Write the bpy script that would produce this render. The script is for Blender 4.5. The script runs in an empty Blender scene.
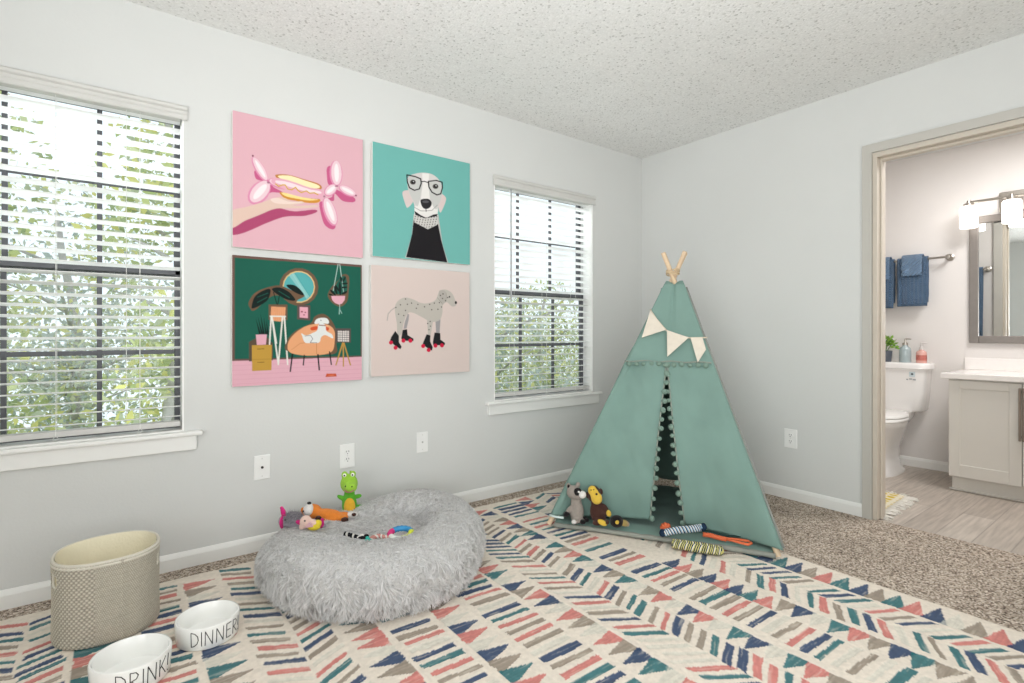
import bpy, bmesh, math, random
import numpy as np
from mathutils import Vector, Matrix, Euler, noise as mnoise
PI=math.pi
rnd=random.Random(7); rng=np.random.default_rng(11)
scene=bpy.context.scene
C=scene.collection

# ------------------------------------------------------------------ materials
def lin(c):
    if isinstance(c,str): c=[int(c[i:i+2],16) for i in (0,2,4)]
    o=[]
    for v in c[:3]:
        v=v/255.0; o.append(v/12.92 if v<=.04045 else ((v+.055)/1.055)**2.4)
    return tuple(o)
MATS={}
def mat(name,col,rough=.6,metal=0.0,var=None,bump=None,emit=None,trans=None,sheen=0,coat=0,spec=.5,attr=None):
    """procedural principled material; var=(scale,amount) noise in the colour; bump=(scale,strength,kind)"""
    if name in MATS: return MATS[name]
    m=bpy.data.materials.new(name); m.use_nodes=True; nt=m.node_tree; N=nt.nodes; L=nt.links
    b=N['Principled BSDF']; b.inputs['Roughness'].default_value=rough; b.inputs['Metallic'].default_value=metal
    b.inputs['Specular IOR Level'].default_value=spec
    if sheen: b.inputs['Sheen Weight'].default_value=sheen
    if coat: b.inputs['Coat Weight'].default_value=coat
    tc=N.new('ShaderNodeTexCoord')
    base=None
    if attr:
        a=N.new('ShaderNodeVertexColor'); a.layer_name=attr; base=a.outputs['Color']
    else:
        b.inputs['Base Color'].default_value=(*lin(col),1)
    if var is None and not attr: var=(6,.03)
    if var:
        n=N.new('ShaderNodeTexNoise'); n.inputs['Scale'].default_value=var[0]; n.inputs['Detail'].default_value=4
        L.new(tc.outputs['Object'],n.inputs['Vector'])
        mp=N.new('ShaderNodeMapRange'); mp.inputs['From Min'].default_value=.3; mp.inputs['From Max'].default_value=.7
        mp.inputs['To Min'].default_value=1-var[1]; mp.inputs['To Max'].default_value=1+var[1]*.6
        L.new(n.outputs['Fac'],mp.inputs['Value'])
        mx=N.new('ShaderNodeVectorMath'); mx.operation='SCALE'
        if base: L.new(base,mx.inputs[0])
        else: mx.inputs[0].default_value=lin(col)
        L.new(mp.outputs['Result'],mx.inputs['Scale']); L.new(mx.outputs['Vector'],b.inputs['Base Color'])
    elif base: L.new(base,b.inputs['Base Color'])
    if bump:
        kind=bump[2] if len(bump)>2 else 'noise'
        if kind=='noise':
            t=N.new('ShaderNodeTexNoise'); t.inputs['Scale'].default_value=bump[0]; t.inputs['Detail'].default_value=6; out=t.outputs['Fac']
        elif kind=='voronoi':
            t=N.new('ShaderNodeTexVoronoi'); t.inputs['Scale'].default_value=bump[0]; out=t.outputs['Distance']
        else:
            t=N.new('ShaderNodeTexWave'); t.inputs['Scale'].default_value=bump[0]; t.bands_direction=kind; t.inputs['Distortion'].default_value=.6; out=t.outputs['Fac']
        L.new(tc.outputs['Object'],t.inputs['Vector'])
        bp=N.new('ShaderNodeBump'); bp.inputs['Strength'].default_value=bump[1]; bp.inputs['Distance'].default_value=.01
        L.new(out,bp.inputs['Height']); L.new(bp.outputs['Normal'],b.inputs['Normal'])
    if emit: b.inputs['Emission Color'].default_value=(*lin(emit[0]),1); b.inputs['Emission Strength'].default_value=emit[1]
    if trans:
        tr=N.new('ShaderNodeBsdfTranslucent')
        if base: L.new(base,tr.inputs['Color'])
        else: tr.inputs['Color'].default_value=(*lin(col),1)
        ms=N.new('ShaderNodeMixShader'); ms.inputs[0].default_value=trans
        L.new(b.outputs[0],ms.inputs[1]); L.new(tr.outputs[0],ms.inputs[2]); L.new(ms.outputs[0],N['Material Output'].inputs['Surface'])
    MATS[name]=m; return m

def speckle(name,cols,scale,bump=.6,rough=.95,patch=(.92,1.06)):
    """carpet / popcorn: random cell colours plus cell bump"""
    m=bpy.data.materials.new(name); m.use_nodes=True; nt=m.node_tree; N=nt.nodes; L=nt.links
    b=N['Principled BSDF']; b.inputs['Roughness'].default_value=rough; b.inputs['Specular IOR Level'].default_value=.1
    tc=N.new('ShaderNodeTexCoord')
    nz=N.new('ShaderNodeTexNoise'); nz.inputs['Scale'].default_value=scale*.6; nz.inputs['Detail'].default_value=3
    L.new(tc.outputs['Object'],nz.inputs['Vector'])
    add=N.new('ShaderNodeVectorMath'); add.operation='MULTIPLY_ADD'; add.inputs[1].default_value=(.004,.004,.004)
    L.new(nz.outputs['Color'],add.inputs[0]); L.new(tc.outputs['Object'],add.inputs[2])
    v=N.new('ShaderNodeTexVoronoi'); v.inputs['Scale'].default_value=scale; L.new(add.outputs[0],v.inputs['Vector'])
    sep=N.new('ShaderNodeSeparateColor'); L.new(v.outputs['Color'],sep.inputs[0])
    r=N.new('ShaderNodeValToRGB'); cr=r.color_ramp
    while len(cr.elements)<len(cols): cr.elements.new(.5)
    for e,(p,c) in zip(cr.elements,cols): e.position=p; e.color=(*lin(c),1)
    L.new(sep.outputs[0],r.inputs['Fac'])
    big=N.new('ShaderNodeTexNoise'); big.inputs['Scale'].default_value=5; L.new(tc.outputs['Object'],big.inputs['Vector'])
    mp=N.new('ShaderNodeMapRange'); mp.inputs['From Min'].default_value=.3; mp.inputs['From Max'].default_value=.7; mp.inputs['To Min'].default_value=patch[0]; mp.inputs['To Max'].default_value=patch[1]
    L.new(big.outputs['Fac'],mp.inputs['Value'])
    sc=N.new('ShaderNodeVectorMath'); sc.operation='SCALE'; L.new(r.outputs['Color'],sc.inputs[0]); L.new(mp.outputs[0],sc.inputs['Scale'])
    L.new(sc.outputs[0],b.inputs['Base Color'])
    inv=N.new('ShaderNodeMath'); inv.operation='SUBTRACT'; inv.inputs[0].default_value=1; L.new(v.outputs['Distance'],inv.inputs[1])
    bp=N.new('ShaderNodeBump'); bp.inputs['Strength'].default_value=bump; bp.inputs['Distance'].default_value=.006
    L.new(inv.outputs[0],bp.inputs['Height']); L.new(bp.outputs['Normal'],b.inputs['Normal'])
    return m

# ------------------------------------------------------------------ mesh helpers
class MB:
    def __init__(s): s.v=[]; s.f=[]; s.mi=[]
    def add(s,vs,fs,mi=0):
        o=len(s.v); s.v+= [tuple(p) for p in vs]; s.f+=[tuple(i+o for i in f) for f in fs]; s.mi+=[mi]*len(fs); return s
    def box(s,x0,y0,z0,x1,y1,z1,bev=0,mi=0,M=None,seg=2):
        x0,x1=sorted((x0,x1)); y0,y1=sorted((y0,y1)); z0,z1=sorted((z0,z1))
        bm=bmesh.new(); bmesh.ops.create_cube(bm,size=1)
        bmesh.ops.transform(bm,matrix=Matrix.Translation(((x0+x1)/2,(y0+y1)/2,(z0+z1)/2))@Matrix.Diagonal((x1-x0,y1-y0,z1-z0,1)),verts=bm.verts)
        if bev: bmesh.ops.bevel(bm,geom=bm.edges[:],offset=bev,segments=seg,profile=.5,affect='EDGES')
        if M is not None: bmesh.ops.transform(bm,matrix=M,verts=bm.verts)
        bm.verts.index_update(); s.add([v.co[:] for v in bm.verts],[[v.index for v in f.verts] for f in bm.faces],mi); bm.free(); return s
    def tube(s,pts,r,seg=8,closed=False,cap=True,mi=0):
        pts=[Vector(p) for p in pts]; n=len(pts); rs=r if isinstance(r,(list,tuple)) else [r]*n
        vs=[];prev=None
        for i,p in enumerate(pts):
            if closed: t=pts[(i+1)%n]-pts[i-1]
            else: t=pts[min(i+1,n-1)]-pts[max(i-1,0)]
            t.normalize()
            if prev is None:
                a=Vector((0,0,1)) if abs(t.z)<.9 else Vector((1,0,0)); u=t.cross(a).normalized()
            else:
                u=(prev-t*prev.dot(t)); u=u.normalized() if u.length>1e-6 else prev
            prev=u; w=t.cross(u)
            for k in range(seg):
                a=2*PI*k/seg; vs.append(p+(u*math.cos(a)+w*math.sin(a))*rs[i])
        fs=[]
        for i in range(n if closed else n-1):
            j=(i+1)%n
            for k in range(seg): fs.append((i*seg+k,i*seg+(k+1)%seg,j*seg+(k+1)%seg,j*seg+k))
        if cap and not closed:
            fs.append(tuple(range(seg))[::-1]); fs.append(tuple((n-1)*seg+k for k in range(seg)))
        return s.add(vs,fs,mi)
    def lathe(s,prof,seg=32,c=(0,0,0),sx=1,sy=1,mi=0,M=None):
        vs=[];fs=[];n=len(prof)
        for r,z in prof:
            for k in range(seg):
                a=2*PI*k/seg; p=Vector((c[0]+r*sx*math.cos(a),c[1]+r*sy*math.sin(a),c[2]+z)); vs.append(M@p if M is not None else p)
        for i in range(n-1):
            for k in range(seg): fs.append((i*seg+k,i*seg+(k+1)%seg,(i+1)*seg+(k+1)%seg,(i+1)*seg+k))
        fs.append(tuple(range(seg))[::-1]); fs.append(tuple((n-1)*seg+k for k in range(seg)))
        return s.add(vs,fs,mi)
    def ell(s,c,r,rot=(0,0,0),nu=16,nv=10,mi=0):
        if not isinstance(r,(tuple,list)): r=(r,r,r)
        R=Euler(rot).to_matrix(); vs=[Vector(c)+R@Vector((0,0,r[2]))];fs=[]
        for i in range(1,nv):
            t=PI*i/nv
            for k in range(nu):
                a=2*PI*k/nu; vs.append(Vector(c)+R@Vector((r[0]*math.sin(t)*math.cos(a),r[1]*math.sin(t)*math.sin(a),r[2]*math.cos(t))))
        vs.append(Vector(c)+R@Vector((0,0,-r[2]))); e=len(vs)-1
        for k in range(nu):
            fs.append((0,1+k,1+(k+1)%nu)); fs.append((e,1+(nv-2)*nu+(k+1)%nu,1+(nv-2)*nu+k))
        for i in range(nv-2):
            for k in range(nu):
                a=1+i*nu; b=a+nu; fs.append((a+k,b+k,b+(k+1)%nu,a+(k+1)%nu))
        return s.add(vs,fs,mi)
    def prism(s,poly,z0,z1,mi=0,M=None):
        n=len(poly); vs=[Vector((x,y,z0)) for x,y in poly]+[Vector((x,y,z1)) for x,y in poly]
        if M is not None: vs=[M@v for v in vs]
        fs=[tuple(range(n))[::-1],tuple(range(n,2*n))]+[(i,(i+1)%n,n+(i+1)%n,n+i) for i in range(n)]
        return s.add(vs,fs,mi)
    def build(s,name,mats,parent=None,smooth=False,loc=None,rot=None,label=None):
        me=bpy.data.meshes.new(name); me.from_pydata(s.v,[],s.f); 
        bm=bmesh.new(); bm.from_mesh(me); bmesh.ops.recalc_face_normals(bm,faces=bm.faces); bm.to_mesh(me); bm.free()
        return link(name,me,mats,parent,smooth,loc,rot,label,s.mi)
def link(name,me,mats,parent=None,smooth=False,loc=None,rot=None,label=None,mi=None):
    if not isinstance(mats,(list,tuple)): mats=[mats]
    for m in mats: me.materials.append(m)
    if mi and max(mi)>0: me.polygons.foreach_set('material_index',mi)
    if smooth:
        me.polygons.foreach_set('use_smooth',[True]*len(me.polygons))
        if smooth!=True: me.set_sharp_from_angle(angle=math.radians(smooth))
    o=bpy.data.objects.new(name,me); C.objects.link(o)
    if parent: o.parent=parent
    if loc is not None: o.location=loc
    if rot is not None: o.rotation_euler=rot
    if label: o['label']=label
    return o
def thing(name,label,cat,loc=(0,0,0),rz=0,group=None,rot=None):
    o=bpy.data.objects.new(name,None); o.empty_display_size=.05; C.objects.link(o); o.location=loc; o.rotation_euler=rot if rot else (0,0,rz)
    return tag(o,label,cat,group)
def tag(o,label,cat,group=None):
    o['label']=label; o['category']=cat
    if group: o['group']=group
    return o
def struct(o): o['kind']='structure'; return o
def copy_tree(o,parent=None):
    c=o.copy(); C.objects.link(c); c.parent=parent
    for ch in list(o.children): copy_tree(ch,c)
    return c
def grid_mesh(name,P,nu,nv,keep=None,closed_u=False):
    """P: (nu*nv,3) array, row-major u then v"""
    iu=np.arange(nu if closed_u else nu-1); iv=np.arange(nv-1); a,b=np.meshgrid(iu,iv,indexing='ij'); a2=(a+1)%nu
    F=np.stack([a*nv+b,a2*nv+b,a2*nv+b+1,a*nv+b+1],-1).reshape(-1,4)
    if keep is not None: F=F[keep.reshape(-1)]
    me=bpy.data.meshes.new(name); me.vertices.add(len(P)); me.vertices.foreach_set('co',np.asarray(P,np.float32).ravel())
    me.loops.add(F.size); me.loops.foreach_set('vertex_index',F.ravel().astype(np.int32))
    me.polygons.add(len(F)); me.polygons.foreach_set('loop_start',np.arange(0,F.size,4,dtype=np.int32)); me.polygons.foreach_set('loop_total',np.full(len(F),4,np.int32))
    me.update(calc_edges=True); me.validate(); return me
def set_cols(me,cols,name='Col'):
    a=me.color_attributes.new(name,'FLOAT_COLOR','POINT'); c=np.ones((len(me.vertices),4),np.float32); c[:,:3]=cols; a.data.foreach_set('color',c.ravel())
def blob(name,ells,m,parent,voxel=.004,sm=6,tubes=(),label=None,disp=0):
    """one continuous soft body out of overlapping ellipsoids"""
    b=MB()
    for e in ells: b.ell(e[0],e[1],e[2] if len(e)>2 else (0,0,0),20,14)
    for t in tubes: b.tube(t[0],t[1],12)
    o=b.build('soft',[m]); 
    r=o.modifiers.new('r','REMESH'); r.mode='VOXEL'; r.voxel_size=voxel
    q=o.modifiers.new('s','SMOOTH'); q.iterations=sm; q.factor=.5
    dg=bpy.context.evaluated_depsgraph_get(); me=bpy.data.meshes.new_from_object(o.evaluated_get(dg)); old=o.data
    bpy.data.objects.remove(o); bpy.data.meshes.remove(old); me.materials.clear(); me.name=name
    return link(name,me,[m],parent,True,label=label)
def vnoise(x,y,seed=0):
    """smooth value noise on numpy arrays"""
    r=np.random.default_rng(seed); T=r.random((256,256)); xi=np.floor(x).astype(int); yi=np.floor(y).astype(int); fx=x-xi; fy=y-yi
    fx=fx*fx*(3-2*fx); fy=fy*fy*(3-2*fy); g=lambda i,j:T[i&255,j&255]
    return (g(xi,yi)*(1-fx)+g(xi+1,yi)*fx)*(1-fy)+(g(xi,yi+1)*(1-fx)+g(xi+1,yi+1)*fx)*fy

# ------------------------------------------------------------------ shared materials
WALL=mat('wall_paint','d4d5d3',.85,var=(3,.012),bump=(90,.05),spec=.2)
TRIM=mat('white_trim_paint','e9e9e6',.45,var=(3,.012))
CASING=mat('grey_casing_paint','bdbab3',.45,var=(3,.02))
WHITE=mat('white_plastic','eeeeec',.35)
DARKSLOT=mat('dark_slot','2a2826',.6)
CHROME=mat('brushed_nickel','b9b3ab',.3,1.0,var=(60,.05))
BRONZE=mat('dark_window_frame','55565a',.5,var=(10,.05))  # dark frame grey lifted, window haze put into the colour
ART_BALLOON=[('a8486c',[(-0.001,0.847),(0.019,0.834),(0.046,0.817),(0.078,0.798),(0.112,0.778),(0.144,0.759),(0.172,0.742),(0.195,0.728),(0.215,0.714),(0.234,0.701),(0.252,0.69),(0.27,0.681),(0.291,0.674),(0.313,0.671),(0.336,0.672),(0.36,0.675),(0.384,0.679),(0.408,0.682),(0.433,0.682),(0.461,0.678),(0.49,0.671),(0.521,0.664),(0.549,0.656),(0.574,0.65),(0.593,0.647),(0.605,0.647),(0.613,0.648),(0.617,0.651),(0.617,0.656),(0.614,0.661),(0.608,0.666),(0.599,0.672),(0.586,0.679),(0.57,0.687),(0.551,0.694),(0.532,0.702),(0.512,0.708),(0.492,0.712),(0.469,0.715),(0.446,0.718),(0.422,0.721),(0.399,0.725),(0.376,0.731),(0.354,0.738),(0.333,0.747),(0.312,0.757),(0.291,0.768),(0.269,0.78),(0.245,0.793),(0.219,0.807),(0.191,0.824),(0.162,0.842),(0.134,0.859),(0.107,0.874),(0.085,0.886),(0.066,0.895),(0.048,0.902),(0.033,0.908),(0.02,0.911),(0.008,0.913),(-0.001,0.913),(-0.007,0.91),(-0.01,0.905),(-0.011,0.898),(-0.01,0.89),(-0.01,0.883),(-0.009,0.876),(-0.011,0.872),(-0.014,0.869),(-0.016,0.866),(-0.016,0.862),(-0.012,0.856)]),
('c05a83',[(0.153,0.415),(0.149,0.42),(0.148,0.43),(0.149,0.441),(0.151,0.453),(0.154,0.464),(0.158,0.472),(0.162,0.477),(0.168,0.48),(0.175,0.482),(0.182,0.483),(0.19,0.484),(0.198,0.485),(0.207,0.487),(0.219,0.489),(0.23,0.49),(0.241,0.491),(0.249,0.49),(0.253,0.487),(0.252,0.48),(0.248,0.472),(0.242,0.461),(0.234,0.45),(0.225,0.441),(0.216,0.433),(0.206,0.427),(0.194,0.422),(0.182,0.417),(0.17,0.414),(0.16,0.413)]),
('c05a83',[(0.208,0.64),(0.216,0.63),(0.223,0.616),(0.232,0.602),(0.241,0.587),(0.251,0.574),(0.262,0.564),(0.278,0.558),(0.296,0.556),(0.316,0.555),(0.335,0.554),(0.349,0.553),(0.356,0.551),(0.354,0.546),(0.344,0.541),(0.331,0.536),(0.315,0.53),(0.301,0.525),(0.29,0.52),(0.283,0.516),(0.279,0.511),(0.275,0.506),(0.271,0.503),(0.267,0.502),(0.262,0.505),(0.256,0.512),(0.248,0.523),(0.24,0.536),(0.232,0.551),(0.224,0.566),(0.217,0.58),(0.208,0.595),(0.199,0.612),(0.189,0.629),(0.181,0.644),(0.175,0.657),(0.172,0.664),(0.173,0.667),(0.177,0.666),(0.184,0.662),(0.192,0.656),(0.2,0.649)]),
('c05a83',[(0.634,0.584),(0.632,0.594),(0.633,0.606),(0.634,0.62),(0.637,0.636),(0.641,0.652),(0.644,0.667),(0.648,0.682),(0.652,0.698),(0.657,0.715),(0.662,0.731),(0.668,0.746),(0.676,0.757),(0.685,0.767),(0.696,0.774),(0.707,0.781),(0.719,0.785),(0.73,0.787),(0.739,0.788),(0.746,0.786),(0.754,0.782),(0.76,0.775),(0.764,0.767),(0.766,0.758),(0.766,0.748),(0.76,0.736),(0.751,0.722),(0.74,0.706),(0.728,0.69),(0.716,0.674),(0.707,0.659),(0.7,0.644),(0.695,0.629),(0.69,0.613),(0.686,0.599),(0.681,0.587),(0.675,0.579),(0.668,0.574),(0.66,0.572),(0.652,0.572),(0.644,0.574),(0.638,0.578)]),
('c05a83',[(0.696,0.291),(0.693,0.3),(0.691,0.312),(0.691,0.325),(0.692,0.339),(0.693,0.353),(0.694,0.366),(0.695,0.377),(0.696,0.389),(0.697,0.401),(0.699,0.411),(0.702,0.42),(0.706,0.427),(0.712,0.433),(0.72,0.438),(0.729,0.442),(0.738,0.443),(0.745,0.44),(0.749,0.431),(0.751,0.414),(0.75,0.387),(0.749,0.357),(0.746,0.327),(0.742,0.301),(0.738,0.284),(0.732,0.275),(0.725,0.272),(0.716,0.274),(0.708,0.278),(0.701,0.284)]),
('c05a83',[(0.76,0.493),(0.767,0.496),(0.776,0.504),(0.787,0.515),(0.799,0.526),(0.812,0.537),(0.825,0.543),(0.84,0.546),(0.857,0.547),(0.875,0.546),(0.893,0.544),(0.908,0.542),(0.919,0.538),(0.926,0.534),(0.932,0.528),(0.934,0.522),(0.934,0.515),(0.931,0.509),(0.925,0.503),(0.914,0.497),(0.898,0.492),(0.88,0.487),(0.861,0.482),(0.842,0.478),(0.825,0.473),(0.809,0.469),(0.792,0.463),(0.775,0.458),(0.76,0.454),(0.747,0.452),(0.738,0.454),(0.734,0.46),(0.734,0.47),(0.736,0.483),(0.738,0.496),(0.74,0.508),(0.738,0.518),(0.733,0.524),(0.724,0.53),(0.714,0.535),(0.705,0.538),(0.698,0.542),(0.696,0.545),(0.7,0.548),(0.708,0.551),(0.719,0.554),(0.731,0.556),(0.742,0.556),(0.749,0.553),(0.753,0.546),(0.754,0.534),(0.754,0.521),(0.754,0.508),(0.755,0.498)]),
('d489a8',[(0.238,0.482),(0.225,0.484),(0.208,0.477),(0.188,0.46),(0.168,0.436),(0.151,0.407),(0.138,0.378),(0.131,0.351),(0.13,0.33),(0.137,0.318),(0.149,0.315),(0.166,0.322),(0.185,0.338),(0.205,0.362),(0.223,0.391),(0.236,0.42),(0.244,0.447),(0.244,0.469)]),
('e3c5cd',[(0.237,0.472),(0.226,0.473),(0.211,0.465),(0.194,0.449),(0.176,0.426),(0.159,0.4),(0.147,0.373),(0.139,0.349),(0.138,0.33),(0.143,0.319),(0.153,0.318),(0.168,0.325),(0.185,0.341),(0.203,0.364),(0.22,0.39),(0.232,0.417),(0.24,0.442),(0.242,0.461)]),
('efe2e4',[(0.226,0.453),(0.22,0.452),(0.211,0.444),(0.199,0.431),(0.186,0.413),(0.174,0.393),(0.164,0.373),(0.157,0.356),(0.153,0.344),(0.155,0.338),(0.16,0.338),(0.169,0.346),(0.181,0.359),(0.194,0.377),(0.206,0.397),(0.217,0.417),(0.224,0.434),(0.227,0.446)]),
('d489a8',[(0.248,0.487),(0.261,0.506),(0.264,0.534),(0.257,0.566),(0.242,0.6),(0.219,0.63),(0.192,0.654),(0.164,0.668),(0.139,0.671),(0.118,0.662),(0.106,0.643),(0.103,0.616),(0.109,0.584),(0.124,0.551),(0.146,0.521),(0.173,0.497),(0.201,0.482),(0.227,0.479)]),
('e3c5cd',[(0.248,0.485),(0.258,0.501),(0.259,0.525),(0.252,0.555),(0.236,0.585),(0.215,0.614),(0.191,0.636),(0.166,0.65),(0.145,0.655),(0.128,0.648),(0.119,0.633),(0.117,0.609),(0.124,0.581),(0.139,0.55),(0.16,0.522),(0.184,0.499),(0.209,0.484),(0.231,0.48)]),
('efe2e4',[(0.234,0.506),(0.238,0.514),(0.235,0.53),(0.227,0.549),(0.214,0.571),(0.198,0.592),(0.181,0.611),(0.165,0.624),(0.152,0.63),(0.144,0.628),(0.141,0.62),(0.143,0.605),(0.151,0.586),(0.164,0.564),(0.179,0.543),(0.196,0.524),(0.212,0.511),(0.226,0.505)]),
('d489a8',[(0.45,0.489),(0.441,0.504),(0.42,0.515),(0.391,0.523),(0.356,0.525),(0.321,0.522),(0.289,0.515),(0.264,0.503),(0.249,0.49),(0.246,0.475),(0.254,0.461),(0.274,0.45),(0.303,0.442),(0.337,0.439),(0.372,0.441),(0.405,0.449),(0.431,0.46),(0.446,0.474)]),
('e3c5cd',[(0.446,0.484),(0.438,0.496),(0.419,0.505),(0.392,0.51),(0.36,0.512),(0.327,0.51),(0.297,0.503),(0.273,0.494),(0.259,0.483),(0.256,0.471),(0.264,0.46),(0.282,0.451),(0.308,0.445),(0.339,0.443),(0.372,0.445),(0.403,0.451),(0.427,0.461),(0.442,0.472)]),
('efe2e4',[(0.423,0.482),(0.417,0.487),(0.404,0.491),(0.384,0.493),(0.36,0.493),(0.335,0.491),(0.312,0.488),(0.294,0.483),(0.283,0.478),(0.279,0.472),(0.285,0.467),(0.298,0.464),(0.317,0.462),(0.341,0.461),(0.366,0.463),(0.389,0.467),(0.407,0.471),(0.419,0.477)]),
('d489a8',[(0.772,0.433),(0.753,0.43),(0.737,0.415),(0.724,0.389),(0.716,0.356),(0.715,0.319),(0.72,0.283),(0.731,0.253),(0.746,0.231),(0.764,0.221),(0.783,0.223),(0.8,0.238),(0.813,0.264),(0.821,0.297),(0.822,0.335),(0.817,0.371),(0.806,0.401),(0.79,0.423)]),
('e3c5cd',[(0.776,0.419),(0.761,0.416),(0.748,0.402),(0.737,0.377),(0.731,0.346),(0.73,0.312),(0.733,0.279),(0.742,0.251),(0.754,0.231),(0.769,0.222),(0.784,0.225),(0.797,0.239),(0.808,0.263),(0.814,0.295),(0.816,0.329),(0.812,0.363),(0.803,0.391),(0.791,0.411)]),
('efe2e4',[(0.776,0.395),(0.769,0.392),(0.763,0.38),(0.758,0.361),(0.755,0.337),(0.754,0.311),(0.755,0.287),(0.759,0.266),(0.764,0.252),(0.771,0.246),(0.778,0.249),(0.784,0.261),(0.789,0.28),(0.792,0.304),(0.793,0.33),(0.792,0.354),(0.788,0.375),(0.783,0.389)]),
('d489a8',[(0.768,0.427),(0.775,0.44),(0.775,0.456),(0.769,0.474),(0.757,0.493),(0.741,0.508),(0.723,0.519),(0.705,0.525),(0.689,0.524),(0.677,0.517),(0.671,0.504),(0.67,0.488),(0.676,0.47),(0.688,0.452),(0.703,0.436),(0.721,0.425),(0.74,0.419),(0.756,0.42)]),
('e3c5cd',[(0.768,0.425),(0.773,0.436),(0.773,0.45),(0.766,0.466),(0.755,0.483),(0.74,0.497),(0.724,0.508),(0.707,0.514),(0.694,0.514),(0.684,0.509),(0.679,0.499),(0.68,0.485),(0.686,0.469),(0.697,0.452),(0.712,0.438),(0.728,0.427),(0.744,0.421),(0.758,0.42)]),
('efe2e4',[(0.759,0.436),(0.76,0.441),(0.758,0.45),(0.751,0.46),(0.742,0.472),(0.731,0.483),(0.719,0.492),(0.709,0.498),(0.7,0.5),(0.695,0.499),(0.693,0.493),(0.696,0.485),(0.702,0.474),(0.711,0.463),(0.722,0.452),(0.734,0.443),(0.745,0.437),(0.753,0.434)]),
('d489a8',[(0.935,0.48),(0.925,0.491),(0.907,0.497),(0.884,0.498),(0.859,0.494),(0.834,0.485),(0.813,0.473),(0.799,0.458),(0.791,0.444),(0.793,0.43),(0.803,0.42),(0.82,0.413),(0.843,0.412),(0.868,0.416),(0.892,0.424),(0.914,0.437),(0.929,0.451),(0.936,0.466)]),
('e3c5cd',[(0.933,0.474),(0.924,0.482),(0.908,0.487),(0.888,0.487),(0.864,0.483),(0.841,0.474),(0.822,0.463),(0.807,0.451),(0.8,0.439),(0.801,0.428),(0.809,0.42),(0.825,0.415),(0.845,0.415),(0.868,0.419),(0.891,0.427),(0.911,0.438),(0.926,0.45),(0.934,0.463)]),
('efe2e4',[(0.917,0.468),(0.912,0.472),(0.901,0.472),(0.887,0.47),(0.87,0.466),(0.852,0.46),(0.837,0.453),(0.825,0.445),(0.818,0.439),(0.818,0.433),(0.823,0.43),(0.833,0.429),(0.847,0.431),(0.864,0.435),(0.882,0.441),(0.897,0.448),(0.909,0.456),(0.916,0.463)]),
('d489a8',[(0.759,0.757),(0.74,0.758),(0.719,0.746),(0.697,0.722),(0.678,0.689),(0.664,0.651),(0.656,0.613),(0.655,0.579),(0.662,0.553),(0.676,0.539),(0.694,0.537),(0.716,0.549),(0.738,0.573),(0.757,0.605),(0.772,0.644),(0.78,0.682),(0.781,0.717),(0.773,0.743)]),
('e3c5cd',[(0.761,0.744),(0.745,0.744),(0.727,0.731),(0.708,0.708),(0.691,0.678),(0.677,0.642),(0.669,0.607),(0.667,0.576),(0.672,0.553),(0.683,0.541),(0.698,0.54),(0.716,0.552),(0.735,0.575),(0.752,0.606),(0.766,0.641),(0.774,0.677),(0.776,0.708),(0.771,0.731)]),
('efe2e4',[(0.752,0.718),(0.744,0.717),(0.734,0.706),(0.722,0.687),(0.711,0.663),(0.701,0.637),(0.693,0.611),(0.689,0.589),(0.689,0.573),(0.693,0.566),(0.701,0.567),(0.711,0.578),(0.723,0.596),(0.734,0.62),(0.745,0.647),(0.752,0.673),(0.756,0.695),(0.756,0.711)]),
('7a3b50',[(0.146,0.307),(0.146,0.31),(0.144,0.312),(0.142,0.314),(0.14,0.316),(0.138,0.316),(0.135,0.315),(0.133,0.314),(0.132,0.312),(0.132,0.309),(0.132,0.307),(0.133,0.304),(0.135,0.302),(0.138,0.301),(0.14,0.3),(0.142,0.301),(0.144,0.302),(0.145,0.304)]),
('7a3b50',[(0.946,0.48),(0.946,0.483),(0.944,0.485),(0.942,0.487),(0.94,0.488),(0.937,0.489),(0.934,0.488),(0.932,0.487),(0.931,0.485),(0.93,0.482),(0.931,0.48),(0.932,0.477),(0.934,0.475),(0.937,0.474),(0.939,0.473),(0.942,0.474),(0.944,0.475),(0.946,0.477)]),
('a06a80',[(0.259,0.487),(0.259,0.49),(0.257,0.493),(0.254,0.495),(0.25,0.497),(0.246,0.497),(0.243,0.497),(0.24,0.496),(0.238,0.493),(0.237,0.491),(0.238,0.488),(0.24,0.485),(0.243,0.483),(0.246,0.482),(0.25,0.481),(0.254,0.482),(0.257,0.483),(0.259,0.485)]),
('a06a80',[(0.682,0.528),(0.682,0.531),(0.679,0.533),(0.676,0.536),(0.672,0.537),(0.668,0.538),(0.664,0.537),(0.66,0.536),(0.658,0.534),(0.657,0.531),(0.658,0.528),(0.66,0.525),(0.664,0.523),(0.668,0.521),(0.672,0.521),(0.676,0.521),(0.679,0.523),(0.682,0.525)]),
('a06a80',[(0.788,0.427),(0.787,0.43),(0.784,0.432),(0.78,0.434),(0.775,0.436),(0.77,0.436),(0.765,0.436),(0.761,0.435),(0.758,0.434),(0.758,0.432),(0.758,0.43),(0.761,0.427),(0.765,0.425),(0.77,0.424),(0.775,0.423),(0.78,0.423),(0.784,0.424),(0.787,0.425)]),
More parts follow.
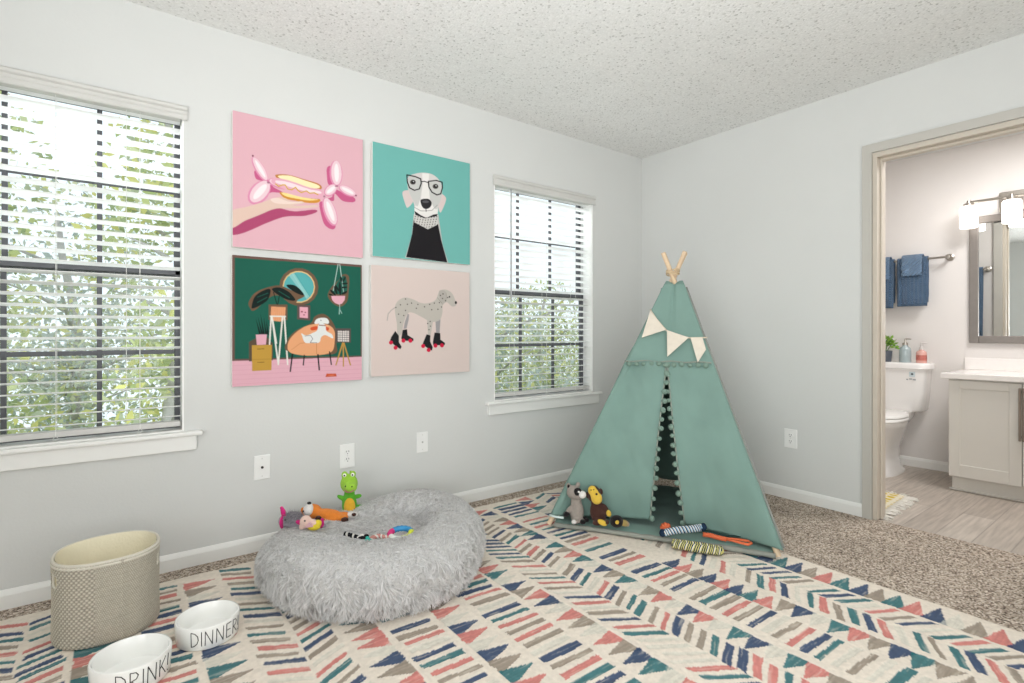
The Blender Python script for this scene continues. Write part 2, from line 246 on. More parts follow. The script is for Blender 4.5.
('b97c3e',[(0.299,0.422),(0.307,0.418),(0.32,0.414),(0.337,0.41),(0.356,0.407),(0.375,0.405),(0.394,0.404),(0.412,0.405),(0.431,0.406),(0.451,0.409),(0.471,0.412),(0.491,0.415),(0.511,0.418),(0.532,0.42),(0.554,0.423),(0.575,0.425),(0.596,0.428),(0.614,0.431),(0.628,0.435),(0.638,0.44),(0.646,0.445),(0.651,0.452),(0.653,0.458),(0.653,0.464),(0.651,0.469),(0.647,0.474),(0.641,0.479),(0.633,0.483),(0.623,0.487),(0.609,0.49),(0.592,0.491),(0.571,0.491),(0.544,0.489),(0.515,0.487),(0.485,0.484),(0.457,0.48),(0.433,0.477),(0.411,0.474),(0.391,0.47),(0.372,0.466),(0.355,0.462),(0.34,0.458),(0.327,0.453),(0.317,0.448),(0.308,0.443),(0.301,0.437),(0.297,0.431),(0.296,0.426)]),
('efe0b4',[(0.32,0.425),(0.327,0.422),(0.339,0.419),(0.353,0.415),(0.37,0.413),(0.387,0.41),(0.403,0.41),(0.42,0.41),(0.438,0.412),(0.456,0.415),(0.475,0.418),(0.493,0.422),(0.511,0.425),(0.53,0.428),(0.549,0.431),(0.568,0.434),(0.586,0.437),(0.602,0.44),(0.615,0.443),(0.624,0.447),(0.631,0.45),(0.636,0.454),(0.638,0.458),(0.638,0.462),(0.635,0.465),(0.631,0.468),(0.623,0.471),(0.614,0.474),(0.602,0.476),(0.588,0.478),(0.572,0.479),(0.552,0.478),(0.529,0.476),(0.504,0.474),(0.478,0.471),(0.454,0.468),(0.433,0.465),(0.414,0.462),(0.396,0.458),(0.38,0.455),(0.365,0.451),(0.352,0.447),(0.341,0.444),(0.333,0.441),(0.325,0.437),(0.32,0.434),(0.317,0.431),(0.316,0.428)]),
('dba5b6',[(0.29,0.446),(0.303,0.444),(0.319,0.443),(0.338,0.443),(0.359,0.444),(0.381,0.446),(0.403,0.448),(0.427,0.452),(0.452,0.456),(0.479,0.462),(0.505,0.468),(0.53,0.473),(0.552,0.476),(0.571,0.478),(0.589,0.478),(0.606,0.477),(0.62,0.476),(0.633,0.476),(0.644,0.478),(0.652,0.483),(0.658,0.489),(0.662,0.496),(0.665,0.503),(0.666,0.51),(0.667,0.517),(0.666,0.524),(0.665,0.531),(0.663,0.537),(0.658,0.544),(0.652,0.548),(0.644,0.552),(0.633,0.553),(0.62,0.552),(0.605,0.55),(0.589,0.548),(0.571,0.546),(0.552,0.544),(0.531,0.542),(0.507,0.541),(0.483,0.539),(0.458,0.537),(0.434,0.535),(0.413,0.532),(0.395,0.529),(0.377,0.525),(0.36,0.52),(0.345,0.515),(0.331,0.511),(0.318,0.506),(0.307,0.503),(0.297,0.499),(0.288,0.496),(0.28,0.492),(0.275,0.488),(0.271,0.484),(0.27,0.478),(0.269,0.471),(0.271,0.463),(0.274,0.456),(0.28,0.45)]),
('ead3d9',[(0.308,0.463),(0.318,0.462),(0.331,0.461),(0.347,0.46),(0.364,0.46),(0.384,0.461),(0.404,0.463),(0.426,0.466),(0.451,0.471),(0.478,0.476),(0.505,0.482),(0.53,0.486),(0.552,0.49),(0.57,0.492),(0.587,0.492),(0.601,0.492),(0.614,0.491),(0.625,0.492),(0.633,0.493),(0.641,0.495),(0.646,0.498),(0.65,0.501),(0.651,0.504),(0.649,0.508),(0.644,0.51),(0.635,0.512),(0.623,0.513),(0.608,0.515),(0.59,0.515),(0.572,0.515),(0.552,0.515),(0.529,0.513),(0.504,0.51),(0.477,0.506),(0.451,0.502),(0.426,0.499),(0.404,0.496),(0.384,0.493),(0.365,0.491),(0.347,0.489),(0.331,0.487),(0.318,0.485),(0.309,0.483),(0.302,0.48),(0.298,0.476),(0.297,0.472),(0.298,0.468),(0.302,0.465)]),
('c9a23c',[(0.295,0.494),(0.322,0.511),(0.327,0.503),(0.3,0.486)]),
('c9a23c',[(0.322,0.511),(0.355,0.492),(0.351,0.484),(0.319,0.503)]),
('c9a23c',[(0.349,0.494),(0.372,0.491),(0.372,0.482),(0.349,0.485)]),
('c9a23c',[(0.365,0.488),(0.387,0.52),(0.394,0.515),(0.373,0.482)]),
('c9a23c',[(0.386,0.52),(0.42,0.521),(0.421,0.512),(0.388,0.511)]),
('c9a23c',[(0.419,0.522),(0.452,0.494),(0.447,0.487),(0.414,0.515)]),
('c9a23c',[(0.443,0.494),(0.465,0.52),(0.472,0.513),(0.449,0.487)]),
('c9a23c',[(0.463,0.518),(0.491,0.532),(0.496,0.523),(0.467,0.509)]),
('c9a23c',[(0.491,0.532),(0.535,0.51),(0.532,0.502),(0.488,0.523)]),
('c9a23c',[(0.527,0.51),(0.556,0.527),(0.561,0.519),(0.532,0.502)]),
('c9a23c',[(0.555,0.527),(0.595,0.516),(0.594,0.507),(0.554,0.518)]),
('c9a23c',[(0.588,0.516),(0.623,0.528),(0.627,0.519),(0.592,0.507)]),
('c98a35',[(0.33,0.55),(0.333,0.548),(0.339,0.547),(0.346,0.547),(0.354,0.547),(0.364,0.547),(0.375,0.548),(0.388,0.549),(0.403,0.551),(0.42,0.554),(0.438,0.556),(0.455,0.558),(0.472,0.56),(0.489,0.561),(0.506,0.561),(0.524,0.562),(0.541,0.562),(0.557,0.562),(0.572,0.561),(0.586,0.561),(0.6,0.559),(0.613,0.558),(0.624,0.557),(0.633,0.556),(0.639,0.558),(0.642,0.561),(0.642,0.565),(0.64,0.571),(0.636,0.576),(0.63,0.582),(0.623,0.586),(0.615,0.589),(0.605,0.592),(0.593,0.595),(0.58,0.597),(0.566,0.599),(0.552,0.6),(0.537,0.601),(0.52,0.601),(0.503,0.6),(0.485,0.6),(0.468,0.599),(0.453,0.598),(0.438,0.598),(0.424,0.597),(0.41,0.597),(0.397,0.596),(0.385,0.595),(0.375,0.593),(0.367,0.591),(0.36,0.588),(0.355,0.584),(0.35,0.58),(0.346,0.577),(0.342,0.573),(0.338,0.569),(0.334,0.564),(0.331,0.56),(0.329,0.556),(0.328,0.552)]),
('efd58f',[(0.342,0.551),(0.345,0.549),(0.352,0.549),(0.36,0.548),(0.371,0.549),(0.383,0.55),(0.394,0.55),(0.407,0.552),(0.421,0.554),(0.436,0.556),(0.451,0.558),(0.467,0.56),(0.482,0.561),(0.497,0.562),(0.513,0.563),(0.529,0.563),(0.545,0.563),(0.559,0.563),(0.572,0.564),(0.584,0.563),(0.597,0.563),(0.608,0.562),(0.617,0.562),(0.622,0.562),(0.623,0.563),(0.619,0.565),(0.61,0.568),(0.597,0.571),(0.582,0.575),(0.567,0.578),(0.552,0.58),(0.537,0.581),(0.52,0.581),(0.503,0.581),(0.485,0.581),(0.468,0.58),(0.453,0.58),(0.438,0.579),(0.424,0.579),(0.41,0.578),(0.397,0.577),(0.385,0.575),(0.375,0.573),(0.366,0.57),(0.358,0.566),(0.35,0.562),(0.345,0.557),(0.342,0.553)]),
('d8bcae',[(-0.006,0.744),(0.005,0.732),(0.021,0.722),(0.04,0.714),(0.061,0.708),(0.082,0.701),(0.101,0.693),(0.121,0.684),(0.141,0.675),(0.161,0.665),(0.181,0.656),(0.2,0.647),(0.217,0.639),(0.232,0.631),(0.245,0.624),(0.257,0.617),(0.268,0.61),(0.279,0.605),(0.29,0.6),(0.302,0.596),(0.313,0.592),(0.324,0.589),(0.334,0.587),(0.345,0.586),(0.356,0.586),(0.367,0.588),(0.378,0.591),(0.39,0.596),(0.401,0.601),(0.412,0.605),(0.423,0.607),(0.435,0.607),(0.448,0.604),(0.461,0.601),(0.473,0.598),(0.484,0.596),(0.492,0.595),(0.499,0.596),(0.505,0.597),(0.509,0.599),(0.511,0.602),(0.511,0.606),(0.507,0.609),(0.497,0.614),(0.48,0.619),(0.46,0.625),(0.442,0.63),(0.429,0.635),(0.424,0.637),(0.428,0.638),(0.44,0.637),(0.457,0.634),(0.476,0.632),(0.495,0.629),(0.512,0.626),(0.528,0.623),(0.545,0.62),(0.562,0.616),(0.578,0.613),(0.592,0.611),(0.603,0.609),(0.611,0.609),(0.618,0.61),(0.623,0.612),(0.625,0.614),(0.624,0.617),(0.618,0.62),(0.608,0.623),(0.592,0.628),(0.573,0.633),(0.553,0.638),(0.532,0.642),(0.512,0.646),(0.493,0.65),(0.473,0.653),(0.453,0.656),(0.433,0.658),(0.414,0.661),(0.395,0.664),(0.377,0.667),(0.359,0.669),(0.342,0.672),(0.325,0.674),(0.308,0.678),(0.291,0.684),(0.274,0.691),(0.257,0.7),(0.241,0.709),(0.224,0.72),(0.207,0.73),(0.19,0.74),(0.173,0.75),(0.155,0.76),(0.137,0.77),(0.119,0.78),(0.101,0.79),(0.084,0.8),(0.068,0.812),(0.05,0.827),(0.033,0.842),(0.017,0.854),(0.004,0.862),(-0.005,0.862),(-0.012,0.852),(-0.016,0.833),(-0.018,0.81),(-0.017,0.785),(-0.013,0.762)]),
('e3cec4',[(0.263,0.613),(0.266,0.61),(0.274,0.606),(0.283,0.602),(0.295,0.599),(0.307,0.597),(0.318,0.596),(0.33,0.597),(0.342,0.599),(0.354,0.603),(0.368,0.606),(0.381,0.609),(0.395,0.611),(0.409,0.611),(0.426,0.609),(0.442,0.607),(0.458,0.605),(0.472,0.603),(0.482,0.602),(0.49,0.602),(0.495,0.602),(0.499,0.603),(0.5,0.604),(0.498,0.606),(0.492,0.608),(0.482,0.611),(0.467,0.615),(0.45,0.619),(0.431,0.624),(0.412,0.628),(0.395,0.631),(0.378,0.633),(0.361,0.636),(0.343,0.637),(0.327,0.639),(0.312,0.639),(0.3,0.638),(0.289,0.636),(0.28,0.632),(0.272,0.627),(0.266,0.622),(0.263,0.617)])]
ART_GLASSES=[('b9b8b5',[(0.393,0.583),(0.373,0.778),(0.308,0.987),(0.756,0.997),(0.694,0.827),(0.648,0.552)]),
('1f1d20',[(0.393,0.634),(0.377,0.764),(0.318,0.982),(0.745,0.995),(0.679,0.788),(0.641,0.626)]),
('d3c3c0',[(0.33,0.373),(0.32,0.376),(0.309,0.379),(0.299,0.383),(0.291,0.388),(0.285,0.396),(0.282,0.406),(0.283,0.421),(0.288,0.44),(0.295,0.462),(0.303,0.483),(0.31,0.502),(0.316,0.516),(0.32,0.524),(0.323,0.53),(0.326,0.533),(0.329,0.533),(0.332,0.531),(0.337,0.528),(0.344,0.523),(0.353,0.515),(0.362,0.505),(0.371,0.493),(0.38,0.481),(0.386,0.468),(0.391,0.453),(0.396,0.436),(0.4,0.418),(0.403,0.401),(0.403,0.386),(0.4,0.376),(0.393,0.37),(0.382,0.367),(0.369,0.367),(0.355,0.368),(0.341,0.371)]),
('d3c3c0',[(0.671,0.349),(0.68,0.35),(0.693,0.353),(0.706,0.359),(0.718,0.366),(0.727,0.375),(0.732,0.387),(0.73,0.404),(0.724,0.425),(0.714,0.449),(0.704,0.472),(0.694,0.492),(0.686,0.507),(0.681,0.517),(0.677,0.524),(0.673,0.528),(0.67,0.53),(0.667,0.529),(0.663,0.526),(0.66,0.52),(0.656,0.511),(0.652,0.499),(0.649,0.486),(0.646,0.472),(0.644,0.459),(0.642,0.446),(0.64,0.432),(0.639,0.418),(0.638,0.403),(0.639,0.391),(0.641,0.38),(0.643,0.371),(0.647,0.364),(0.652,0.357),(0.657,0.352),(0.663,0.35)]),
('cfcac8',[(0.336,0.257),(0.345,0.244),(0.357,0.234),(0.372,0.225),(0.388,0.217),(0.405,0.211),(0.421,0.204),(0.437,0.198),(0.453,0.193),(0.471,0.188),(0.488,0.185),(0.505,0.182),(0.522,0.181),(0.537,0.18),(0.553,0.18),(0.568,0.181),(0.583,0.183),(0.597,0.187),(0.61,0.192),(0.623,0.199),(0.637,0.207),(0.649,0.217),(0.661,0.228),(0.67,0.241),(0.678,0.254),(0.683,0.269),(0.687,0.286),(0.689,0.304),(0.689,0.323),(0.688,0.342),(0.686,0.36),(0.682,0.379),(0.676,0.399),(0.668,0.419),(0.661,0.438),(0.654,0.456),(0.648,0.472),(0.646,0.486),(0.645,0.499),(0.645,0.511),(0.645,0.522),(0.641,0.532),(0.633,0.541),(0.62,0.549),(0.603,0.556),(0.583,0.563),(0.563,0.568),(0.542,0.572),(0.522,0.574),(0.503,0.574),(0.483,0.573),(0.463,0.571),(0.444,0.567),(0.427,0.561),(0.414,0.554),(0.406,0.546),(0.402,0.535),(0.4,0.523),(0.399,0.509),(0.398,0.495),(0.393,0.48),(0.385,0.464),(0.376,0.446),(0.365,0.428),(0.355,0.409),(0.346,0.391),(0.34,0.372),(0.335,0.352),(0.332,0.332),(0.329,0.311),(0.329,0.291),(0.331,0.273)]),
('e2dfdc',[(0.478,0.192),(0.551,0.182),(0.544,0.275),(0.559,0.431),(0.641,0.513),(0.641,0.579),(0.537,0.605),(0.4,0.582),(0.4,0.518),(0.464,0.438),(0.485,0.285)]),
('c3c3c0',[(0.343,0.256),(0.358,0.249),(0.379,0.245),(0.403,0.243),(0.427,0.245),(0.449,0.249),(0.464,0.256),(0.472,0.265),(0.476,0.279),(0.477,0.295),(0.476,0.313),(0.474,0.332),(0.471,0.352),(0.468,0.376),(0.463,0.404),(0.456,0.434),(0.45,0.462),(0.442,0.485),(0.436,0.5),(0.429,0.506),(0.422,0.505),(0.415,0.499),(0.408,0.49),(0.401,0.479),(0.393,0.467),(0.384,0.453),(0.374,0.436),(0.363,0.417),(0.353,0.397),(0.345,0.378),(0.339,0.359),(0.335,0.34),(0.332,0.321),(0.331,0.301),(0.331,0.283),(0.335,0.267)]),
('c3c3c0',[(0.544,0.262),(0.558,0.256),(0.58,0.251),(0.605,0.248),(0.631,0.247),(0.654,0.249),(0.671,0.255),(0.681,0.266),(0.687,0.281),(0.69,0.298),(0.691,0.318),(0.689,0.339),(0.686,0.36),(0.68,0.384),(0.671,0.412),(0.66,0.441),(0.648,0.468),(0.636,0.489),(0.626,0.502),(0.616,0.504),(0.607,0.498),(0.597,0.487),(0.588,0.473),(0.58,0.457),(0.573,0.442),(0.568,0.428),(0.563,0.411),(0.56,0.392),(0.556,0.374),(0.554,0.356),(0.551,0.34),(0.548,0.325),(0.543,0.31),(0.538,0.295),(0.536,0.282),(0.537,0.271)]),
('e2dfdc',[(0.4,0.524),(0.464,0.535),(0.522,0.541),(0.581,0.527),(0.641,0.5),(0.641,0.582),(0.537,0.607),(0.4,0.588)]),
('8f8d8b',[(0.398,0.52),(0.464,0.545),(0.467,0.54),(0.4,0.515)]),
('8f8d8b',[(0.463,0.545),(0.524,0.537),(0.524,0.532),(0.463,0.539)]),
('8f8d8b',[(0.521,0.537),(0.583,0.523),(0.582,0.518),(0.52,0.532)]),
('8f8d8b',[(0.582,0.523),(0.641,0.463),(0.637,0.46),(0.578,0.52)]),
('1f1d20',[(0.4,0.55),(0.464,0.581),(0.522,0.6),(0.596,0.558),(0.641,0.546),(0.629,0.581),(0.522,0.609),(0.41,0.587)]),
('c9c6c2',[(0.4,0.588),(0.508,0.606),(0.641,0.566),(0.644,0.646),(0.537,0.703),(0.394,0.654)]),
('35332f',[(0.416,0.595),(0.416,0.598),(0.414,0.603),(0.409,0.608),(0.405,0.608),(0.404,0.605),(0.407,0.599),(0.412,0.595)]),
('35332f',[(0.41,0.617),(0.411,0.621),(0.408,0.626),(0.403,0.63),(0.399,0.63),(0.399,0.627),(0.401,0.622),(0.406,0.618)]),
('35332f',[(0.405,0.64),(0.405,0.643),(0.402,0.649),(0.398,0.653),(0.394,0.653),(0.393,0.65),(0.396,0.644),(0.401,0.64)]),
('35332f',[(0.399,0.662),(0.4,0.666),(0.397,0.671),(0.392,0.675),(0.388,0.675),(0.387,0.672),(0.39,0.667),(0.395,0.663)]),
('35332f',[(0.393,0.685),(0.394,0.688),(0.391,0.694),(0.386,0.697),(0.383,0.698),(0.382,0.694),(0.385,0.689),(0.39,0.685)]),
('35332f',[(0.443,0.594),(0.444,0.598),(0.441,0.603),(0.436,0.607),(0.432,0.607),(0.431,0.604),(0.434,0.599),(0.439,0.595)]),
('35332f',[(0.437,0.617),(0.438,0.62),(0.435,0.626),(0.43,0.63),(0.426,0.63),(0.426,0.627),(0.428,0.621),(0.433,0.617)]),
('35332f',[(0.432,0.639),(0.432,0.643),(0.429,0.648),(0.425,0.652),(0.421,0.653),(0.42,0.649),(0.423,0.644),(0.428,0.64)]),
('35332f',[(0.426,0.662),(0.427,0.665),(0.424,0.671),(0.419,0.675),(0.415,0.675),(0.414,0.672),(0.417,0.666),(0.422,0.662)]),
('35332f',[(0.42,0.685),(0.421,0.688),(0.418,0.693),(0.413,0.697),(0.409,0.698),(0.409,0.694),(0.412,0.689),(0.416,0.685)]),
('35332f',[(0.47,0.594),(0.471,0.597),(0.468,0.602),(0.463,0.606),(0.459,0.607),(0.458,0.603),(0.461,0.598),(0.466,0.594)]),
('35332f',[(0.464,0.616),(0.465,0.62),(0.462,0.625),(0.457,0.629),(0.453,0.629),(0.453,0.626),(0.456,0.621),(0.46,0.617)]),
('35332f',[(0.459,0.639),(0.459,0.642),(0.456,0.648),(0.452,0.652),(0.448,0.652),(0.447,0.649),(0.45,0.643),(0.455,0.639)]),
('35332f',[(0.453,0.662),(0.454,0.665),(0.451,0.67),(0.446,0.674),(0.442,0.675),(0.441,0.671),(0.444,0.666),(0.449,0.662)]),
('35332f',[(0.447,0.684),(0.448,0.688),(0.445,0.693),(0.44,0.697),(0.436,0.697),(0.436,0.694),(0.439,0.689),(0.443,0.685)]),
('35332f',[(0.497,0.593),(0.498,0.596),(0.495,0.602),(0.49,0.606),(0.486,0.606),(0.486,0.603),(0.489,0.597),(0.493,0.593)]),
('35332f',[(0.492,0.616),(0.492,0.619),(0.49,0.625),(0.485,0.629),(0.481,0.629),(0.48,0.626),(0.483,0.62),(0.488,0.616)]),
('35332f',[(0.486,0.639),(0.487,0.642),(0.484,0.647),(0.479,0.651),(0.475,0.652),(0.474,0.648),(0.477,0.643),(0.482,0.639)]),
('35332f',[(0.48,0.661),(0.481,0.665),(0.478,0.67),(0.473,0.674),(0.469,0.674),(0.469,0.671),(0.471,0.666),(0.476,0.662)]),
('35332f',[(0.475,0.684),(0.475,0.687),(0.472,0.693),(0.467,0.697),(0.464,0.697),(0.463,0.694),(0.466,0.688),(0.471,0.684)]),
('35332f',[(0.525,0.592),(0.526,0.596),(0.523,0.601),(0.518,0.605),(0.514,0.606),(0.513,0.602),(0.516,0.597),(0.521,0.593)]),
('35332f',[(0.519,0.615),(0.52,0.619),(0.517,0.624),(0.512,0.628),(0.508,0.628),(0.507,0.625),(0.51,0.62),(0.515,0.616)]),
('35332f',[(0.514,0.638),(0.514,0.642),(0.511,0.647),(0.506,0.651),(0.502,0.651),(0.502,0.648),(0.505,0.643),(0.51,0.639)]),
('35332f',[(0.508,0.661),(0.509,0.664),(0.506,0.67),(0.501,0.674),(0.497,0.674),(0.496,0.671),(0.499,0.665),(0.504,0.661)]),
('35332f',[(0.502,0.684),(0.503,0.687),(0.5,0.692),(0.495,0.696),(0.491,0.697),(0.49,0.693),(0.493,0.688),(0.498,0.684)]),
('35332f',[(0.553,0.586),(0.554,0.59),(0.551,0.595),(0.546,0.599),(0.542,0.6),(0.541,0.596),(0.544,0.591),(0.549,0.587)]),
('35332f',[(0.547,0.609),(0.548,0.613),(0.545,0.618),(0.54,0.622),(0.536,0.623),(0.535,0.619),(0.538,0.614),(0.543,0.61)]),
('35332f',[(0.541,0.632),(0.542,0.636),(0.539,0.641),(0.534,0.645),(0.53,0.646),(0.529,0.642),(0.532,0.637),(0.537,0.633)]),
('35332f',[(0.535,0.655),(0.536,0.659),(0.533,0.664),(0.528,0.668),(0.524,0.669),(0.523,0.665),(0.526,0.66),(0.531,0.656)]),
('35332f',[(0.53,0.678),(0.53,0.682),(0.527,0.687),(0.522,0.691),(0.518,0.691),(0.518,0.688),(0.521,0.683),(0.526,0.679)]),
('35332f',[(0.581,0.58),(0.582,0.584),(0.579,0.589),(0.574,0.593),(0.57,0.594),(0.569,0.59),(0.572,0.585),(0.577,0.581)]),
('35332f',[(0.575,0.604),(0.576,0.607),(0.573,0.612),(0.568,0.617),(0.564,0.617),(0.563,0.613),(0.566,0.608),(0.571,0.604)]),
('35332f',[(0.569,0.627),(0.57,0.63),(0.567,0.635),(0.562,0.64),(0.558,0.64),(0.557,0.636),(0.56,0.631),(0.565,0.627)]),
('35332f',[(0.563,0.65),(0.564,0.653),(0.561,0.658),(0.556,0.663),(0.552,0.663),(0.551,0.659),(0.554,0.654),(0.559,0.65)]),
('35332f',[(0.558,0.673),(0.558,0.676),(0.555,0.681),(0.55,0.685),(0.546,0.686),(0.545,0.682),(0.548,0.677),(0.553,0.673)]),
('35332f',[(0.609,0.574),(0.61,0.578),(0.607,0.583),(0.602,0.588),(0.598,0.588),(0.597,0.584),(0.6,0.579),(0.605,0.575)]),
('35332f',[(0.603,0.598),(0.604,0.601),(0.601,0.607),(0.596,0.611),(0.592,0.611),(0.591,0.608),(0.594,0.602),(0.599,0.598)]),
('35332f',[(0.597,0.621),(0.598,0.624),(0.595,0.63),(0.59,0.634),(0.586,0.634),(0.585,0.631),(0.588,0.625),(0.593,0.621)]),
('35332f',[(0.591,0.644),(0.592,0.647),(0.589,0.653),(0.584,0.657),(0.58,0.657),(0.579,0.654),(0.582,0.648),(0.587,0.644)]),
('35332f',[(0.586,0.667),(0.586,0.67),(0.583,0.676),(0.578,0.68),(0.574,0.68),(0.573,0.677),(0.576,0.671),(0.581,0.667)]),
('35332f',[(0.638,0.568),(0.638,0.572),(0.635,0.577),(0.63,0.582),(0.626,0.582),(0.625,0.579),(0.628,0.573),(0.633,0.569)]),
('35332f',[(0.632,0.592),(0.632,0.595),(0.629,0.601),(0.624,0.605),(0.62,0.605),(0.619,0.602),(0.622,0.596),(0.627,0.592)]),
('35332f',[(0.626,0.615),(0.626,0.618),(0.623,0.624),(0.618,0.628),(0.614,0.628),(0.613,0.625),(0.616,0.62),(0.622,0.615)]),
('35332f',[(0.62,0.638),(0.62,0.642),(0.617,0.647),(0.612,0.651),(0.608,0.652),(0.607,0.648),(0.611,0.643),(0.616,0.639)]),
('35332f',[(0.614,0.661),(0.615,0.665),(0.611,0.67),(0.606,0.674),(0.602,0.675),(0.602,0.671),(0.605,0.666),(0.61,0.662)]),
('1f1d20',[(0.394,0.663),(0.45,0.699),(0.537,0.71),(0.618,0.662),(0.644,0.639),(0.656,0.711),(0.38,0.738)]),
('2c2a2d',[(0.461,0.447),(0.463,0.442),(0.467,0.438),(0.472,0.434),(0.479,0.432),(0.486,0.429),(0.493,0.427),(0.501,0.425),(0.512,0.423),(0.522,0.421),(0.533,0.42),(0.543,0.42),(0.551,0.422),(0.558,0.425),(0.564,0.43),(0.569,0.435),(0.574,0.442),(0.577,0.448),(0.578,0.455),(0.578,0.462),(0.576,0.469),(0.573,0.477),(0.569,0.484),(0.564,0.491),(0.559,0.497),(0.553,0.502),(0.546,0.507),(0.538,0.511),(0.53,0.515),(0.522,0.517),(0.515,0.518),(0.508,0.518),(0.502,0.517),(0.495,0.514),(0.489,0.511),(0.484,0.506),(0.479,0.501),(0.474,0.494),(0.47,0.484),(0.466,0.474),(0.463,0.464),(0.461,0.455)]),
('57555a',[(0.55,0.446),(0.548,0.45),(0.542,0.454),(0.532,0.458),(0.521,0.461),(0.509,0.463),(0.497,0.463),(0.488,0.462),(0.482,0.459),(0.48,0.455),(0.482,0.451),(0.488,0.446),(0.497,0.443),(0.509,0.44),(0.521,0.438),(0.532,0.438),(0.542,0.439),(0.548,0.442)]),
('2c2a2d',[(0.514,0.508),(0.516,0.544),(0.523,0.542),(0.521,0.507)]),
('55504d',[(0.415,0.285),(0.413,0.294),(0.408,0.302),(0.4,0.308),(0.391,0.312),(0.38,0.314),(0.371,0.313),(0.363,0.309),(0.358,0.303),(0.356,0.295),(0.358,0.287),(0.363,0.279),(0.371,0.273),(0.38,0.268),(0.391,0.267),(0.4,0.268),(0.408,0.272),(0.413,0.278)]),
('1f1d20',[(0.405,0.287),(0.404,0.293),(0.401,0.298),(0.396,0.302),(0.39,0.305),(0.384,0.306),(0.378,0.305),(0.373,0.302),(0.37,0.298),(0.369,0.293),(0.37,0.287),(0.373,0.282),(0.378,0.278),(0.384,0.275),(0.39,0.274),(0.396,0.275),(0.401,0.278),(0.404,0.282)]),
('e8e8e8',[(0.397,0.283),(0.396,0.285),(0.395,0.286),(0.394,0.287),(0.392,0.288),(0.39,0.288),(0.388,0.288),(0.387,0.287),(0.386,0.286),(0.385,0.285),(0.386,0.284),(0.387,0.282),(0.388,0.281),(0.39,0.281),(0.392,0.28),(0.394,0.28),(0.395,0.281),(0.396,0.282)]),
('55504d',[(0.649,0.285),(0.647,0.294),(0.642,0.302),(0.634,0.309),(0.623,0.313),(0.612,0.315),(0.602,0.313),(0.594,0.309),(0.588,0.303),(0.587,0.295),(0.588,0.287),(0.594,0.279),(0.602,0.272),(0.612,0.268),(0.623,0.266),(0.634,0.267),(0.642,0.271),(0.647,0.278)]),
('1f1d20',[(0.639,0.287),(0.638,0.293),(0.634,0.298),(0.629,0.302),(0.623,0.305),(0.616,0.306),(0.61,0.305),(0.604,0.303),(0.601,0.298),(0.6,0.293),(0.601,0.287),(0.604,0.282),(0.61,0.278),(0.616,0.275),(0.623,0.274),(0.629,0.275),(0.634,0.277),(0.638,0.282)]),
('e8e8e8',[(0.63,0.283),(0.629,0.285),(0.628,0.286),(0.627,0.287),(0.625,0.288),(0.623,0.288),(0.621,0.288),(0.619,0.287),(0.618,0.286),(0.618,0.285),(0.618,0.284),(0.619,0.282),(0.621,0.281),(0.623,0.28),(0.625,0.28),(0.627,0.28),(0.628,0.281),(0.629,0.282)]),
('1f1d20',[(0.321,0.242),(0.409,0.241),(0.411,0.229),(0.323,0.23)]),
('1f1d20',[(0.401,0.24),(0.464,0.253),(0.469,0.241),(0.406,0.229)]),
('1f1d20',[(0.457,0.245),(0.464,0.292),(0.476,0.288),(0.47,0.242)]),
('1f1d20',[(0.464,0.283),(0.442,0.344),(0.455,0.346),(0.477,0.285)]),
('1f1d20',[(0.451,0.336),(0.395,0.359),(0.399,0.369),(0.454,0.346)]),
('1f1d20',[(0.406,0.358),(0.351,0.341),(0.345,0.352),(0.4,0.369)]),
('1f1d20',[(0.358,0.347),(0.334,0.291),(0.323,0.297),(0.346,0.353)]),
('1f1d20',[(0.336,0.298),(0.331,0.232),(0.319,0.234),(0.324,0.301)]),
('1f1d20',[(0.541,0.262),(0.629,0.238),(0.628,0.227),(0.54,0.251)]),
('1f1d20',[(0.62,0.239),(0.69,0.245),(0.694,0.233),(0.624,0.227)]),
('1f1d20',[(0.682,0.238),(0.685,0.297),(0.699,0.294),(0.695,0.235)]),
('1f1d20',[(0.686,0.289),(0.666,0.354),(0.679,0.355),(0.699,0.29)]),
('1f1d20',[(0.675,0.344),(0.628,0.364),(0.632,0.375),(0.679,0.355)]),
('1f1d20',[(0.639,0.363),(0.581,0.345),(0.575,0.356),(0.633,0.375)]),
('1f1d20',[(0.588,0.35),(0.552,0.302),(0.541,0.309),(0.577,0.358)]),
('1f1d20',[(0.555,0.309),(0.55,0.251),(0.537,0.254),(0.542,0.312)]),
('1f1d20',[(0.462,0.278),(0.507,0.267),(0.506,0.258),(0.461,0.269)]),
('1f1d20',[(0.5,0.268),(0.549,0.273),(0.552,0.264),(0.503,0.259)])]
